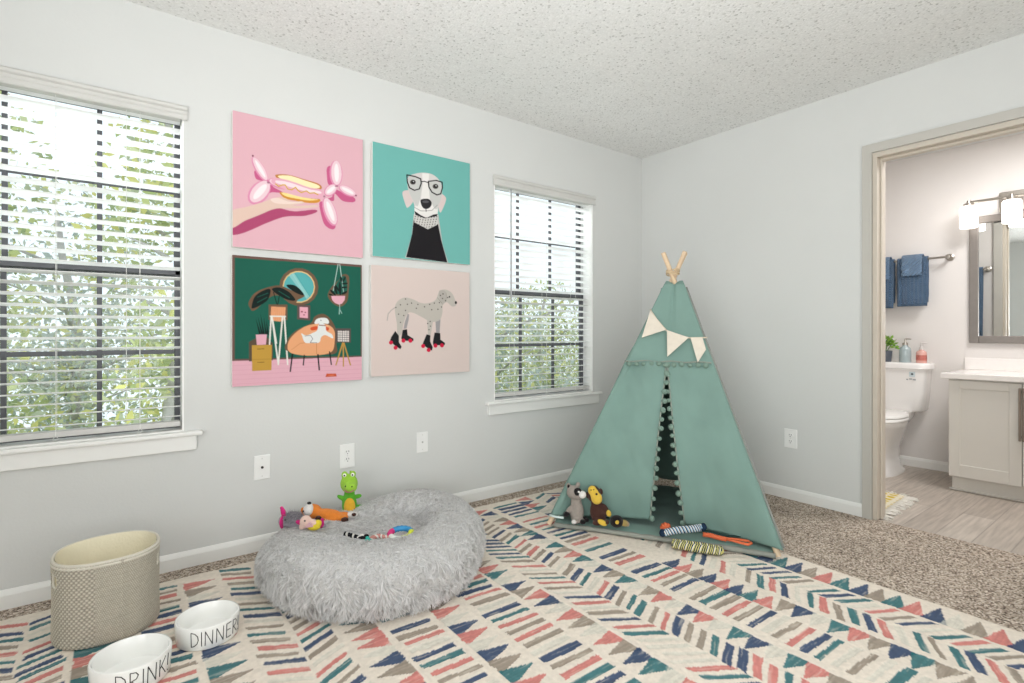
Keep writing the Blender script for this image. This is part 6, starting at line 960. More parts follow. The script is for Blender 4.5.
# ================================================================== TEEPEE
TM=Vector((-1.265,-1.104,RZ)); TRZ=math.atan2(-.857,.518); TD=.96; TA=(.0466,.48,1.397)    # local: x along the front, y towards the corner
TEE=thing('teepee_tent','sage green fabric play teepee with wooden poles standing on the rug','tent',TM,TRZ)
POLE=mat('pine_pole','dcc2a2',.55,var=(12,.10),bump=(30,.1)); FAB=mat('sage_canvas','7f9c93',.9,var=(7,.06),bump=(420,.15),spec=.12,sheen=.1,trans=.10)
FABIN=mat('sage_canvas_inside','5f7f74',.9,var=(7,.06)); PIPE=mat('grey_green_piping','8c958b',.9); PUFF=mat('sage_pompom','7d9689',.95,bump=(300,.6))
feet=[(-.551,0),(.551,0),(.551,TD),(-.551,TD)]
for i,(x,y) in enumerate(feet):
    f=Vector((x,y,0)); a=Vector(TA)+Vector(((.012,.030,0),(-.012,.010,0),(-.012,.046,0),(.014,.042,0))[i]); d=a-f
    b=MB(); b.tube([f+d*.009,f+d*1.085],.0130,14); b.build('pole',POLE,TEE,40)
b=MB()
for k in range(4): b.tube([(TA[0]+.036*math.cos(q*PI/8)*1,TA[1]+.036*math.sin(q*PI/8),TA[2]+.006*math.sin(q*.8+k)+.007*(k-1.5)) for q in range(16)],.0035,6,closed=True)
b.build('lashing',mat('jute_cord','cdb694',.9),TEE,True)
ZT=1.32
def eL(z): return .002-.559*(ZT-z)/1.30
def eR(z): return .112+.463*(ZT-z)/1.30
def fpt(u,z,off=0):
    """point on the front face; off pushes out towards the room"""
    return Vector((u,.3436*z-off*.945,z+off*.325))
def sag(u,z):
    e=max(0,min(1,min(u-eL(z),eR(z)-u)/.17)); return e*e*(3-2*e)
def inward(u,z):
    g=.185*max(0,1-z/.6)**2; return g*sag(u,z)
def sheet(name,m,nu,nv,fn,th=.0025,parent=TEE,label=None):
    P=np.array([fn(i/(nu-1),j/(nv-1)) for i in range(nu) for j in range(nv)]); me=grid_mesh(name,P,nu,nv); o=link(name,me,[m],parent,True,label=label)
    s=o.modifiers.new('th','SOLIDIFY'); s.thickness=th; s.offset=0; return o
def fold(u,z,seed):
    a=mnoise.noise(Vector((u*9+seed,z*2.2,seed)))*.024; c=mnoise.noise(Vector((u*4+z*7+seed*3,z*3-u*5,seed)))*.013; d=mnoise.noise(Vector((u*26+z*9,z*8,seed+4)))*.0026
    return a+c+d
ZB=.872
def upper(s,q):
    z=ZB-.012+(ZT-ZB+.012)*q; l,r=eL(z),eR(z); u=l+(r-l)*s; e=min(s,1-s); off=fold(u,z,1.3)*min(1,e*6+.1)*(1-.8*q)+.018*math.exp(-((s-.5)/.06)**2)*q*-.6
    if e==0: off=-.030
    return fpt(u,z,off+.022)
sheet('upper_panel',FAB,50,36,upper)
def lflap(s,q):
    zb=.050+.048*s**.6; z=ZB+.004-(ZB+.004-zb)*q; l=eL(z); r=.030-.066*q**1.15; u=l+(r-l)*s; e=s
    off=fold(u,z,5.1)*min(1,e*6+.08)-inward(u,z)*(.6+.4*s)+.004
    if s==0: off=-.026
    return fpt(u,z,off+.020)
def rflap(s,q):
    zb=.040+.056*(1-s)**.8; z=ZB+.004-(ZB+.004-zb)*q; l=.034+.100*q**1.05; r=eR(z); u=l+(r-l)*s; e=1-s
    off=fold(u,z,8.7)*min(1,e*6+.08)-inward(u,z)*(.6+.4*e)+.004
    if s==1: off=-.026
    return fpt(u,z,off+.020)
sheet('door_flap',FAB,44,70,lflap); sheet('door_flap',FAB,44,70,rflap)
def side(a,bq,seed,sgn):
    def fn(s,q):
        zl=.056 if a==2 else .05; z=zl+(1.30-zl)*q; f=z/1.397; A=Vector((*feet[a],0)).lerp(Vector(TA),f); B=Vector((*feet[bq],0)).lerp(Vector(TA),f); p=A.lerp(B,s); n=(B-A).cross(Vector(TA)-A).normalized()*sgn
        e=min(s,1-s); return p+n*(fold(s,z,seed)*.8*min(1,e*6)+.014); 
    return fn
for i,(a,c,sd) in enumerate(((1,2,11),(2,3,13),(3,0,17))): sheet('side_panel' if i!=1 else 'back_panel',FAB,24,36,side(a,c,sd,1 if True else -1),.003)
# sleeves holding the two front poles
for sx in (0,1):
    b=MB(); pts=[]; rr=[]
    for k in range(24):
        z=.055+(1.335-.055)*k/23; u=(eL(z)+.020) if sx==0 else (eR(z)-.022); w=.0205+.0015*math.sin(k*1.7+sx); pts.append(fpt(u,z,.0)); rr.append(w)
    b.tube(pts,rr,12); b.build('pole_sleeve',FAB,TEE,True)
b=MB(); b.tube([fpt(eR(z)+.004,z,-.016) for z in [.05+1.26*k/24 for k in range(25)]],.0075,8); b.build('edge_piping',mat('grey_edge_piping','8b8d88',.9),TEE,True)
# piping on the opening and pompoms
def pl(q): p=lflap(1,q); return p
def prr(q): return rflap(0,q)
for fn in (pl,prr):
    b=MB(); b.tube([fn(k/30)+Vector((0,-.003,0)) for k in range(31)],.0042,7); b.build('flap_piping',PIPE,TEE,True)
b=MB(); b.tube([fpt(eL(ZB)+(eR(ZB)-.015-eL(ZB))*k/20,ZB+.006-.003*math.sin(k),.030) for k in range(21)],.0045,7); b.build('trim_cord',PIPE,TEE,True)
pm=MB(); pm.ell((0,0,0),.0140,nu=12,nv=8); first=None
spots=[fpt(-.165+.395*k/10,ZB-.010,.036) for k in range(11)]
for fn,n,dx in ((pl,17,.012),(prr,18,-.012)): spots+=[fn(.02+.97*k/(n-1))+Vector((dx*.8,-.008,0)) for k in range(n)]
for p in spots:
    p=p+Vector((rnd.uniform(-.003,.003),0,rnd.uniform(-.003,.003)))
    if first is None: first=pm.build('pompom',PUFF,TEE,True); o=first
    else: o=first.copy(); C.objects.link(o)
    o.parent=TEE; o.location=p; s=rnd.uniform(.88,1.1); o.scale=(s,s,s*rnd.uniform(.9,1.1))
# padded floor mat
def fmat(s,q):
    u=-.515+1.05*s; v0=.004+.016*math.sin(PI*s)+.006*math.sin(9*s); v=v0+(TD-.06-v0)*q; w=1-.25*q*0
    z=.030+.006*mnoise.noise(Vector((u*6,v*6,3)))+.004*mnoise.noise(Vector((u*20,v*12,5)))
    if q<.06: z*=math.sqrt(max(0,1-(1-q/.06)**2))*.55+.45
    return Vector((u,v,z))
def mat_obj():
    nu,nv=60,40; qs=[0,.004,.01,.02,.03,.045,.06]+[.06+.94*k/33 for k in range(1,34)]
    P=np.array([fmat(i/(nu-1),q) for i in range(nu) for q in qs]); me=grid_mesh('floor_mat',P,nu,nv); o=link('floor_mat',me,[FAB],TEE,True)
    b=MB(); pts=[fmat(k/40,0)+Vector((0,-.003,.0015)) for k in range(41)]; b.tube(pts,[.0125+.0015*math.sin(k*2.1) for k in range(41)],10); b.build('mat_edge',mat('grey_mat_edge','8d9088',.9,var=(12,.08)),TEE,True)
mat_obj()
# cloth ties at the pole feet
b=MB(); b.tube([(-.536,-.012,.068),(-.50,-.02,.066),(-.46,-.012,.064)],.006,8); b.build('tie',mat('pale_tie','cfe0dc',.9),TEE,True)
# bunting
TEE.scale=(1,1,.984)
CREAM=mat('cream_felt','d8cfc0',.95,var=(40,.05),bump=(300,.2))
BN=thing('bunting','string of three cream felt triangle flags hung across the teepee','bunting',TM,TRZ); BN.scale=(1,1,.984)
b=MB(); b.tube([fpt(u,z,o) for u,z,o in ((-.066,1.165,.038),(-.03,1.11,.042),(.026,1.044,.044),(.085,1.015,.044),(.147,1.003,.044),(.21,1.005,.042),(.235,1.01,.03))],.004,7); b.build('string',mat('cream_cord','c9bda9',.9),BN,True)
for tri in (((-.064,1.155),(.022,1.046),(-.103,1.002)),((.030,1.044),(.143,1.004),(.036,.899)),((.152,1.003),(.214,1.004),(.190,.872))):
    pts=list(tri)
    if tri[0][0]>.1: pts=[(.152,1.003),(.212,1.004),(.230,.940),(.190,.872)]
    b=MB(); f=[fpt(u,z,.050) for u,z in pts]; k=[fpt(u,z,.046) for u,z in pts]; n=len(f); b.add(f+k,[tuple(range(n)),tuple(range(n,2*n))[::-1]]+[(i,n+i,n+(i+1)%n,(i+1)%n) for i in range(n)]); b.build('flag',CREAM,BN)

def tl(u,v,z): 
    c,s=math.cos(TRZ),math.sin(TRZ); return (TM.x+u*c-v*s,TM.y+u*s+v*c,z)
MZ=RZ+.039
# raccoon
GRY=plush('grey_knit_plush','9b938b',200); BLKP=plush('black_plush','221f20',200)
t=thing('plush_raccoon','grey knitted plush raccoon with a black eye mask leaning on the tent','soft toy',tl(-.398,.022,MZ),CAMRZ,rot=(-.11,.02,CAMRZ))
blob('body',[((0,0,.052),(.037,.032,.060)),((-.004,0,.100),(.029,.025,.036)),((-.034,-.004,.066),(.032,.013,.014),(0,-.75,0)),((-.008,-.02,.010),(.022,.028,.014)),((.022,-.02,.010),(.018,.03,.014))],GRY,t,.004,4)
blob('head',[((-.016,-.004,.150),(.040,.034,.036),(0,.35,0)),((.006,-.014,.140),(.032,.026,.026)),((-.044,0,.182),(.013,.009,.017),(0,-.3,0)),((.006,.002,.190),(.013,.009,.014),(0,.3,0))],GRY,t,.004,3)
one('ear_lining',[((-.045,-.008,.181),(.007,.004,.010))],BLKP,t)
one('eye_mask',[((.000,-.032,.158),(.022,.011,.022),(0,.3,0))],BLKP,t,label='black eye mask'); 
e=one('eye',[((.004,-.0425,.160),(.0055,.003,.0055))],EYEW,t)
one('muzzle',[((.024,-.036,.146),(.020,.018,.019),(0,.4,0))],WHT,t); one('hand',[((-.056,-.010,.040),(.016,.014,.014))],BLKP,t)
one('foot',[((.026,-.038,.010),(.016,.015,.013))],BLKP,t); one('foot',[((-.020,-.042,.009),(.013,.012,.011))],WHT,t)
b=MB(); b.tube([(.03,.015,.01),(.045,.005,.012),(.055,-.015,.012)],[.012,.013,.009],10); b.build('tail',BLKP,t,True)
# monkey
MBR=plush('dark_brown_plush','48302a',220); MYL=plush('golden_plush','e0bd4c',260)
t=thing('plush_monkey','brown plush monkey with a yellow face leaning on the tent beside the raccoon','soft toy',tl(-.277,.036,MZ),CAMRZ,rot=(-.13,-.12,CAMRZ))
blob('body',[((0,0,.058),(.038,.031,.062)),((-.006,0,.108),(.028,.024,.03)),((.036,-.010,.070),(.016,.015,.034),(0,-.35,0)),((-.030,-.006,.06),(.016,.016,.04)),((-.014,-.024,.014),(.030,.020,.015)),((.024,-.026,.012),(.022,.026,.013))],MBR,t,.004,4)
blob('head',[((-.012,.002,.152),(.034,.032,.044),(0,.12,0)),((.026,.006,.160),(.012,.008,.018)),((-.046,.006,.15),(.010,.008,.016))],MBR,t,.004,3)
blob('face',[((-.020,-.023,.176),(.023,.018,.025)),((-.004,-.031,.136),(.029,.020,.031)),((-.012,-.029,.158),(.023,.018,.032))],MYL,t,.0035,4)
one('nose',[((-.004,-.049,.160),(.006,.005,.0055))],BRN,t)
for x in (-.028,-.014): one('eye',[((x,-.0405,.182),(.003,.003,.0035))],EYE,t)
one('hand',[((.048,-.020,.052),(.013,.012,.018),(0,-.2,0))],MYL,t); one('foot',[((.006,-.044,.016),(.026,.010,.014),(0,.6,0))],MYL,t)
# black ball toy
t=thing('plush_ball','small black plush ball toy with a yellow spot beside the monkey','dog toy',tl(-.190,.022,MZ),CAMRZ)
one('ball',[((0,0,.030),(.034,.032,.031))],BLKP,t); one('spot',[((-.003,-.0295,.036),(.010,.005,.010))],MYL,t)
b=MB(); b.tube([(.028,.0,.024),(.042,-.002,.021),(.054,-.004,.018)],[.016,.017,.012],12); b.build('stub',plush('olive_tan_plush','a8935c'),t,True)
one('stub_tip',[((.056,-.004,.018),(.008,.012,.012))],plush('tan_plush','a58d78'),t)
# rope toys at the tent mouth
ORY=yarn('orange_yarn','e27550'); BLY=yarn('light_blue_yarn','8fb2cc'); NVY=yarn('navy_yarn','25374d'); YEY=yarn('lemon_yarn','cfc980')
A=tl(.035,-.010,RZ+.052); B2=tl(.228,.050,RZ+.088)
t=thing('rope_toy','blue and white braided rope toy with dark knotted ends at the tent mouth','dog toy',A)
dv=Vector(B2)-Vector(A); 
b=MB(); braid(b,[dv*.08,dv*.35+Vector((0,0,.004)),dv*.7,dv*.92],.0115,.0062,7,3,7,n=150,strands=6); b.build('rope',[BLY,NVY,WYA],t,True)
for f in (0.02,.98):
    b=MB(); b.ell(dv*f,(.016,.016,.018)); b.ell(dv*f+Vector((.006,.004,.006)),(.012,.012,.012)); b.build('end_knot',NVY,t,True)
A=(-1.252,-1.204,RZ+.022); B2=(-1.148,-1.388,RZ+.022)
t=thing('rope_toy','yellow, navy and white rope bundle toy on the rug in front of the tent','dog toy',A); dv=Vector(B2)-Vector(A); sd=Vector((dv.y,-dv.x,0)).normalized()
b=MB()
for k,o in enumerate((-.014,.014)): braid(b,[sd*o*.6,dv*.3+sd*o,dv*.7+sd*o,dv+sd*o*.5],.0125,.0062,8*(1-2*k),5,7,ph=k*1.3,n=170,strands=7)
b.build('rope',[YEY,NVY,WYA,YEY,NVY],t,True)
b=MB(); b.ell(dv,(.012,.014,.014)); b.ell(dv+sd*.012,(.010,.010,.012)); b.build('end_knot',[YEY],t,True)
t=thing('rope_toy','bright orange knotted rope ball on the tent mat behind the blue rope','dog toy',tl(.046,.052,MZ),CAMRZ)
b=MB()
for k in range(4): b.tube([(.020*math.cos(a*PI/8)*math.cos(k*.8)+.002,.017*math.sin(a*PI/8),.020+.018*math.cos(a*PI/8)*math.sin(k*.8)) for a in range(16)],.0085,8,closed=True)
b.ell((0,0,.020),(.015,.013,.015)); b.build('knot',ORY,t,True)
b=MB(); b.tube([(.01,-.008,.014),(.026,-.016,.010),(.036,-.024,.007)],[.010,.009,.007],8); b.build('tail',ORY,t,True)
t=thing('rope_toy','orange rope looped at one end on the tent mat right of the yellow rope','dog toy',tl(.235,.040,MZ),TRZ)
b=MB(); braid(b,[(-.01,.012,.012),(.02,.006,.014),(.055,.002,.010),(.09,0,.008)],.0055,.006,3,1,8); b.build('rope',[ORY],t,True)
b=MB(); lp=[(.09,0,.008),(.12,-.006,.008),(.15,-.020,.008),(.185,-.030,.008),(.20,-.012,.009),(.188,.008,.010),(.15,.012,.010),(.11,.008,.010),(.09,.002,.010)]; b.tube(lp,.0062,8); b.build('loop',ORY,t,True)
t=thing('flap_gap_shadow','dark teal strip standing in for the gap shadow along the foot of the tent flap','gap_shade',tl(.14,.085,MZ+.004),TRZ)  # dark strip added in place of the shade in the gap under the flap
b=MB(); pts=[(k*.37/20,.018+.012*math.sin(k*.5)-.0008*k,.004+.002*math.sin(k)) for k in range(21)]
P=[];
for p in pts: P+=[(p[0],p[1]-.007,p[2]),(p[0],p[1]+.007,p[2]+.003),(p[0],p[1]+.007,p[2]+.006),(p[0],p[1]-.007,p[2]+.003)]
b.add(P,[(4*i+k,4*i+(k+1)%4,4*i+4+(k+1)%4,4*i+4+k) for i in range(20) for k in range(4)]+[(0,1,2,3),(83,82,81,80)]); b.build('gap_shade',mat('dark_gap_tint','1f3a38',.9),t)
# ================================================================== BATHROOM
PORC=mat('white_porcelain','efedeb',.12,coat=.4,var=(3,.008)); SEATM=mat('white_seat','f3f2f0',.2)
FZ=-.006
def rring(b,secs,seg=36,mi=0):
    """loft through super-ellipse sections (cx,cy,z,rx,ry,p)"""
    vs=[];fs=[]
    for cx,cy,z,rx,ry,p in secs:
        for k in range(seg):
            a=2*PI*k/seg; c,s=math.cos(a),math.sin(a); q=(abs(c)**p+abs(s)**p)**(-1/p); vs.append((cx+rx*q*c,cy+ry*q*s,z))
    for i in range(len(secs)-1):
        for k in range(seg): fs.append((i*seg+k,i*seg+(k+1)%seg,(i+1)*seg+(k+1)%seg,(i+1)*seg+k))
    fs.append(tuple(range(seg))[::-1]); n=len(secs)-1; fs.append(tuple(n*seg+k for k in range(seg))); return b.add(vs,fs,mi)
T=thing('toilet','white toilet with its lid down against the far bathroom wall','toilet',(1.62,-1.262,FZ))      # local -x is forward
b=MB(); rring(b,[(-.095,0,.450,.085,.185,5),(-.097,0,.465,.092,.195,6),(-.100,0,.60,.096,.208,6),(-.103,0,.772,.099,.219,6)],48); b.build('tank',PORC,T,50)
b=MB(); rring(b,[(-.105,0,.772,.103,.226,6),(-.105,0,.776,.110,.236,6),(-.105,0,.806,.110,.236,6),(-.105,0,.817,.104,.230,5),(-.105,0,.820,.09,.215,5)],48); b.build('tank_lid',PORC,T,50)
b=MB(); rring(b,[(-.36,0,0,.225,.108,3),(-.36,0,.02,.225,.106,3),(-.36,0,.045,.205,.088,2.6),(-.36,0,.12,.195,.080,2.4),(-.37,0,.20,.205,.088,2.3),(-.40,0,.29,.230,.125,2.2),(-.435,0,.36,.245,.152,2.2),(-.445,0,.395,.250,.166,2.2),(-.445,0,.405,.246,.162,2.2)],44); b.build('bowl',PORC,T,60)
b=MB(); rring(b,[(-.17,0,.34,.10,.085,4),(-.16,0,.40,.12,.12,4),(-.15,0,.452,.105,.130,5)],36); b.build('bowl_deck',PORC,T,60)
b=MB(); rring(b,[(-.455,0,.407,.245,.168,2.3),(-.455,0,.412,.252,.174,2.3),(-.455,0,.425,.250,.172,2.3),(-.455,0,.430,.240,.162,2.3)],44); b.build('seat',SEATM,T,60)
b=MB(); rring(b,[(-.450,0,.434,.243,.166,2.3),(-.450,0,.438,.249,.171,2.3),(-.450,0,.449,.246,.168,2.3),(-.450,0,.456,.225,.150,2.3)],44); b.build('seat_lid',SEATM,T,60)
for s in (-1,1):
    b=MB(); b.tube([(-.215,s*.075,.425),(-.215,s*.075,.447)],.016,12); b.build('hinge',SEATM,T,40)
s=MB(); s.box(-.2035,-.155,.715,-.202,-.118,.752,.0004); st=s.build('sticker',mat('pale_blue_sticker','c9d6da',.4),T,label='pale square sticker with a dark dot')
q=MB(); q.lathe([(.0002,0),(.008,0),(.008,.0008),(.0002,.0008)],14,M=Matrix.Translation((-.2035,-.137,.736))@Matrix.Rotation(-PI/2,4,'Y')); q.build('dot',mat('slate_ink','3d4a55',.5),st)
q=MB(); 
for k,(y0,w) in enumerate(((-.10,.012),(-.118,.018),(-.140,.020))): q.box(-.2030,y0-w,.690+.004*(k%2),-.2022,y0,.698+.004*(k%2))
q.build('lettering',mat('grey_ink','8b8f93',.5),T)
# things on the tank
TZ=FZ+.820
t=thing('potted_plant','small leafy green plant in a dark grey pot on the toilet tank','plant',(1.512,-1.198,TZ))
b=MB(); b.lathe([(.001,0),(.036,0),(.038,.004),(.044,.078),(.046,.084),(.042,.086),(.038,.074),(.001,.072)],28); b.build('pot',mat('slate_pot','5c626c',.6,var=(20,.1)),t,50)
b=MB(); r=random.Random(4)
for k in range(150):
    a=r.random()*2*PI; el=r.uniform(-.15,1.4); d=Vector((math.cos(a)*math.cos(el),math.sin(a)*math.cos(el),math.sin(el))); p=Vector((0,0,.115))+d*r.uniform(.02,.078); p.z=max(p.z,.085)
    u=d.cross(Vector((r.uniform(-1,1),r.uniform(-1,1),r.uniform(-1,1)))).normalized(); L=r.uniform(.022,.036); w=L*.34; q=p+d*L; m=p+d*L*.5
    b.add([p,m+u*w,q,m-u*w],[(0,1,2),(0,2,3)],r.randint(0,2))
for k in range(7):
    a=k*.9; b.tube([(0,0,.07),(.02*math.cos(a),.02*math.sin(a),.10),(.04*math.cos(a),.04*math.sin(a),.135)],.0018,5,mi=1)
b.build('foliage',[mat('leaf_a','7fae3c',.5),mat('leaf_b','4f7d2c',.5),mat('leaf_c','93b552',.5)],t)
def soap(label,loc,R,hh,col,pump,acc=None,label2=None):
    t=thing('soap_dispenser',label,'soap bottle',loc)
    b=MB(); b.lathe([(.001,0),(R*.94,0),(R,.005),(R,hh*.72),(R*.9,hh*.84),(R*.45,hh*.94),(R*.40,hh),(.001,hh)],28); o=b.build('bottle',mat(label.split()[0]+'_glass_bottle',col,.12,coat=.3,var=(8,.08)),t,50)
    b=MB(); b.lathe([(.001,hh),(R*.48,hh),(R*.48,hh+.018),(R*.2,hh+.022),(R*.2,hh+.048),(.001,hh+.048)],16); b.tube([(0,0,hh+.046),(-.004,-.018,hh+.049),(-.008,-.040,hh+.046)],[.0062,.0055,.004],8); b.build('pump',pump,t,50)
    if acc:
        b=MB(); b.lathe([(R*1.005,hh*.18),(R*1.012,hh*.18),(R*1.012,hh*.58),(R*1.005,hh*.58)],28); b.build('bottle_label',mat('bottle_label',acc,.5,var=(60,.25)),t)
    return t
soap('teal glass soap bottle with a chrome pump on the toilet tank',(1.505,-1.330,TZ),.038,.132,'a3b2b5',CHROME)
soap('pink labelled soap bottle on the toilet tank beside the teal bottle',(1.515,-1.430,TZ),.034,.100,'d8a59a',mat('silver_white_pump','cfcac7',.3),'b9685d')
# towel bar and towels
BZ=1.607; BXX=1.62-.062
t=thing('towel_bar','brushed nickel towel bar on the wall above the toilet','towel bar',(1.62,-1.235,BZ))
b=MB(); b.tube([(-.062,.36,0),(-.062,-.345,0)],.0075,12); b.build('bar',CHROME,t,40)
for y in (.36,-.345):
    b=MB(); b.lathe([(.001,0),(.026,0),(.026,.006),(.014,.012),(.010,.045),(.014,.052),(.020,.062),(.014,.074),(.001,.076)],20,M=Matrix.Translation((0,y,0))@Matrix.Rotation(-PI/2,4,'Y')); b.build('post',CHROME,t,40)
TB=mat('denim_blue_terry','4f6f90',.95,var=(30,.12),bump=(45,.9,'DIAGONAL'),sheen=.2); TB2=mat('dusk_blue_terry','6d8bab',.95,var=(30,.12),bump=(40,.9,'DIAGONAL'),sheen=.2)
def towel(name,label,y0,y1,zf,zb,rr,m,group,seed):
    t=thing(name,label,'towel',(BXX,(y0+y1)/2,BZ),group=group); w=(y1-y0)/2; prof=[]
    nb=14
    for k in range(nb+1): prof.append((rr,zb*(1-k/nb)))                     # back drop
    for k in range(1,8): a=PI*k/8; prof.append((rr*math.cos(a),rr*math.sin(a)*1.05))
    for k in range(nb+1): prof.append((-rr,zf*k/nb))
    nu=22; P=[]
    for i in range(nu):
        s=i/(nu-1)*2-1
        for j,(x,z) in enumerate(prof):
            f=abs(z); wob=.010*mnoise.noise(Vector((s*2.2+seed,z*2.5,seed)))*min(1,f*8); rib=.0034*math.sin((s*w*1.0+z)*2*PI/.026); P.append((x+(wob-.010*f if x<0 else wob*.3)+rib*(-1 if x<0 else 1)*(1 if f>.004 else .4),s*w*(1-.05*f),z))
    me=grid_mesh('hanging_cloth',np.array(P),nu,len(prof)); o=link('hanging_cloth',me,[m],t,True); q=o.modifiers.new('t','SOLIDIFY'); q.thickness=.007; q.offset=0
    return t
towel('bath_towel','blue bath towel on the nickel bar, the one beside the bar end',-1.460,-1.267,-.360,-.33,.016,TB,'blue bath towels on the bar',1)
towel('bath_towel','blue bath towel on the nickel bar, cut off by the door frame',-1.244,-1.047,-.370,-.33,.016,TB,'blue bath towels on the bar',2)
towel('hand_towel','lighter blue ribbed hand towel folded over the bath towel beside the bar end',-1.430,-1.300,-.125,-.10,.036,TB2,'folded blue hand towels',3)
towel('hand_towel','lighter blue ribbed hand towel folded over the towel at the door frame',-1.220,-1.090,-.145,-.10,.036,TB2,'folded blue hand towels',4)
# towel seen in the mirror, on the near bathroom wall
t=thing('towel_bar','nickel towel bar on the bathroom side of the door wall','towel bar',(.135,-1.285,1.63))
b=MB(); b.tube([(.055,.22,0),(.055,-.235,0)],.0075,12); b.build('bar',CHROME,t,40)
for y in (.22,-.235):
    b=MB(); b.lathe([(.001,0),(.026,0),(.026,.006),(.012,.014),(.012,.045),(.022,.056),(.022,.066),(.001,.072)],20,M=Matrix.Translation((0,y,0))@Matrix.Rotation(PI/2,4,'Y')); b.build('post',CHROME,t,40)
BXX=.135+.055; BZ=1.63
towel('bath_towel','long blue towel on the bathroom side of the door wall, seen in the mirror',-1.490,-1.10,-.72,-.60,.016,TB,None,6)
# vanity
VW=mat('vanity_paint','d3d0c9',.4,var=(4,.012)); STONE=mat('white_quartz','efebe8',.2,var=(30,.02),coat=.3)
vy0,vy1=-2.95,-1.700; vx=1.06
V=thing('vanity_cabinet','pale grey shaker bathroom vanity cabinet on a recessed toe kick','cabinet',(vx,vy1,FZ)); L=vy0-vy1
b=MB(); b.box(.006,0,.095,1.62-vx-.001,L,.745,.002); b.build('carcass',VW,V)
b=MB(); b.box(.050,-.008,0,1.62-vx-.001,L,.095); b.box(.032,.006,0,.052,L,.012,.004); b.build('toe_kick',VW,V)
def door(y0,y1,hs):
    d=MB(); z0,z1=.103,.735; x=-.016; fw=.058
    d.box(x,y0,z0,.005,y0-fw,z1,.002); d.box(x,y1+fw,z0,.005,y1,z1,.002); d.box(x,y0-fw,z1-fw*.9,.005,y1+fw,z1,.002); d.box(x,y0-fw,z0,.005,y1+fw,z0+fw*1.35,.002); d.box(x+.009,y0-fw,z0+.02,.004,y1+fw,z1-.02)
    o=d.build('door',VW,V)
    h=MB(); y=(y1+.006) if hs>0 else (y0-.006); h.box(x-.026,y-.006,.385,x-.014,y+.006,.710,.003)
    for z in (.41,.685): h.box(x-.016,y-.005,z-.006,x+.002,y+.005,z+.006)
    h.build('handle',mat('taupe_metal_pull','8a7d72',.35,.7),o)
door(-.004,-.358,1); door(-.362,-.712,-1); door(-.716,-1.07,1)
K=thing('vanity_countertop','white stone vanity countertop with backsplash below the mirror','countertop',(vx,vy1,FZ+.745))
b=MB(); b.box(-.040,.034,0,1.62-vx,L-.02,.036,.004); b.build('slab',STONE,K)
b=MB(); b.box(1.62-vx-.022,.034,.036,1.62-vx-.001,L-.02,.120,.003); b.build('backsplash',STONE,K)
b=MB(); rring(b,[(.27,-.62,.020,.15,.21,2.2),(.27,-.62,.0365,.17,.23,2.2),(.27,-.62,.040,.175,.235,2.2),(.27,-.62,.040,.165,.225,2.2),(.27,-.62,.036,.155,.215,2.2)],36); b.build('basin_rim',PORC,K,50)
# mirror
MF=mat('pewter_frame','8b8580',.4,.5,var=(20,.06))
M=thing('wall_mirror','framed mirror above the vanity, hung over the backsplash','mirror',(1.62,-1.692,.967)); mw,mh,fw=.90,.915,.052
b=MB(); b.box(-.026,0,0,-.001,-fw,mh,.004); b.box(-.026,-mw+fw,0,-.001,-mw,mh,.004); b.box(-.026,-fw,0,-.001,-mw+fw,fw,.004); b.box(-.026,-fw,mh-fw,-.001,-mw+fw,mh,.004); b.build('frame',MF,M)
b=MB(); b.box(-.014,-fw+.003,fw-.003,-.006,-mw+fw-.003,mh-fw+.003); b.build('mirror_glass',mat('mirror_silver','f0f3f2',.01,1.0,var=(2,.005)),M)
# vanity light
LT=thing('vanity_light','brushed nickel vanity light with white glass shades above the mirror','light',(1.62,-2.055,1.945))
b=MB(); b.box(-.022,.20,-.055,-.001,-.20,.085,.004); b.build('backplate',CHROME,LT)
b=MB(); b.tube([(-.115,.345,.030),(-.115,-.345,.030)],.009,12); b.box(-.115,.012,.022,-.02,-.012,.038,.002); b.build('bar',CHROME,LT,40)
SH=mat('lit_white_glass','fffaf2',.3,emit=('fff8f0',2.2))
for k,y in enumerate((.345,.118,-.110,-.335)):
    b=MB(); b.lathe([(.001,.0),(.018,0),(.030,.008),(.030,.022),(.012,.028),(.010,.045),(.001,.045)],20,M=Matrix.Translation((-.115,y,.0))); h=b.build('socket_cup',CHROME,LT,40)
    b=MB(); b.lathe([(.034,-.152),(.049,-.152),(.051,-.146),(.051,-.006),(.046,.002),(.020,.004)],32,M=Matrix.Translation((-.115,y,0))); b.build('shade',SH,h,50)
# bath mat
BM=thing('bath_mat','small yellow woven bath mat with white fringe on the vinyl floor','bath mat',(.47,-1.320,FZ),math.radians(2)); 
nu,nv=60,40; U,Vv=np.meshgrid(np.linspace(-.42,.16,nu),np.linspace(-.27,.25,nv),indexing='ij'); zz=.008+.002*np.sin(U*260)*np.sin(Vv*260)+.003*vnoise(U*14+30,Vv*14+30,4)
ck=lin('d5bb45'); cw_=lin('e9e2cd'); dd=(np.abs(((U*9+Vv*9)%1)-.5)+np.abs(((U*9-Vv*9)%1)-.5)); colr=np.where((np.abs(dd-.5)<.16)[...,None],np.array(cw_),np.array(ck))
me=grid_mesh('woven_mat',np.stack([U,Vv,zz],-1).reshape(-1,3),nu,nv); set_cols(me,colr.reshape(-1,3)); o=link('woven_mat',me,[mat('mat_weave',None,.95,attr='Col',bump=(300,.3),spec=.1)],BM,True); q=o.modifiers.new('t','SOLIDIFY'); q.thickness=.006; q.offset=-1
b=MB(); r=random.Random(9)
for k in range(56):
    y=-.27-.0; x=-.415+.57*k/55; L=r.uniform(.05,.085); a=r.uniform(-.5,.5); b.tube([(x,y+.004,.007),(x+.3*L*math.sin(a),y-.4*L,.008),(x+L*math.sin(a),y-L,.004)],[.0045,.004,.0025],5)
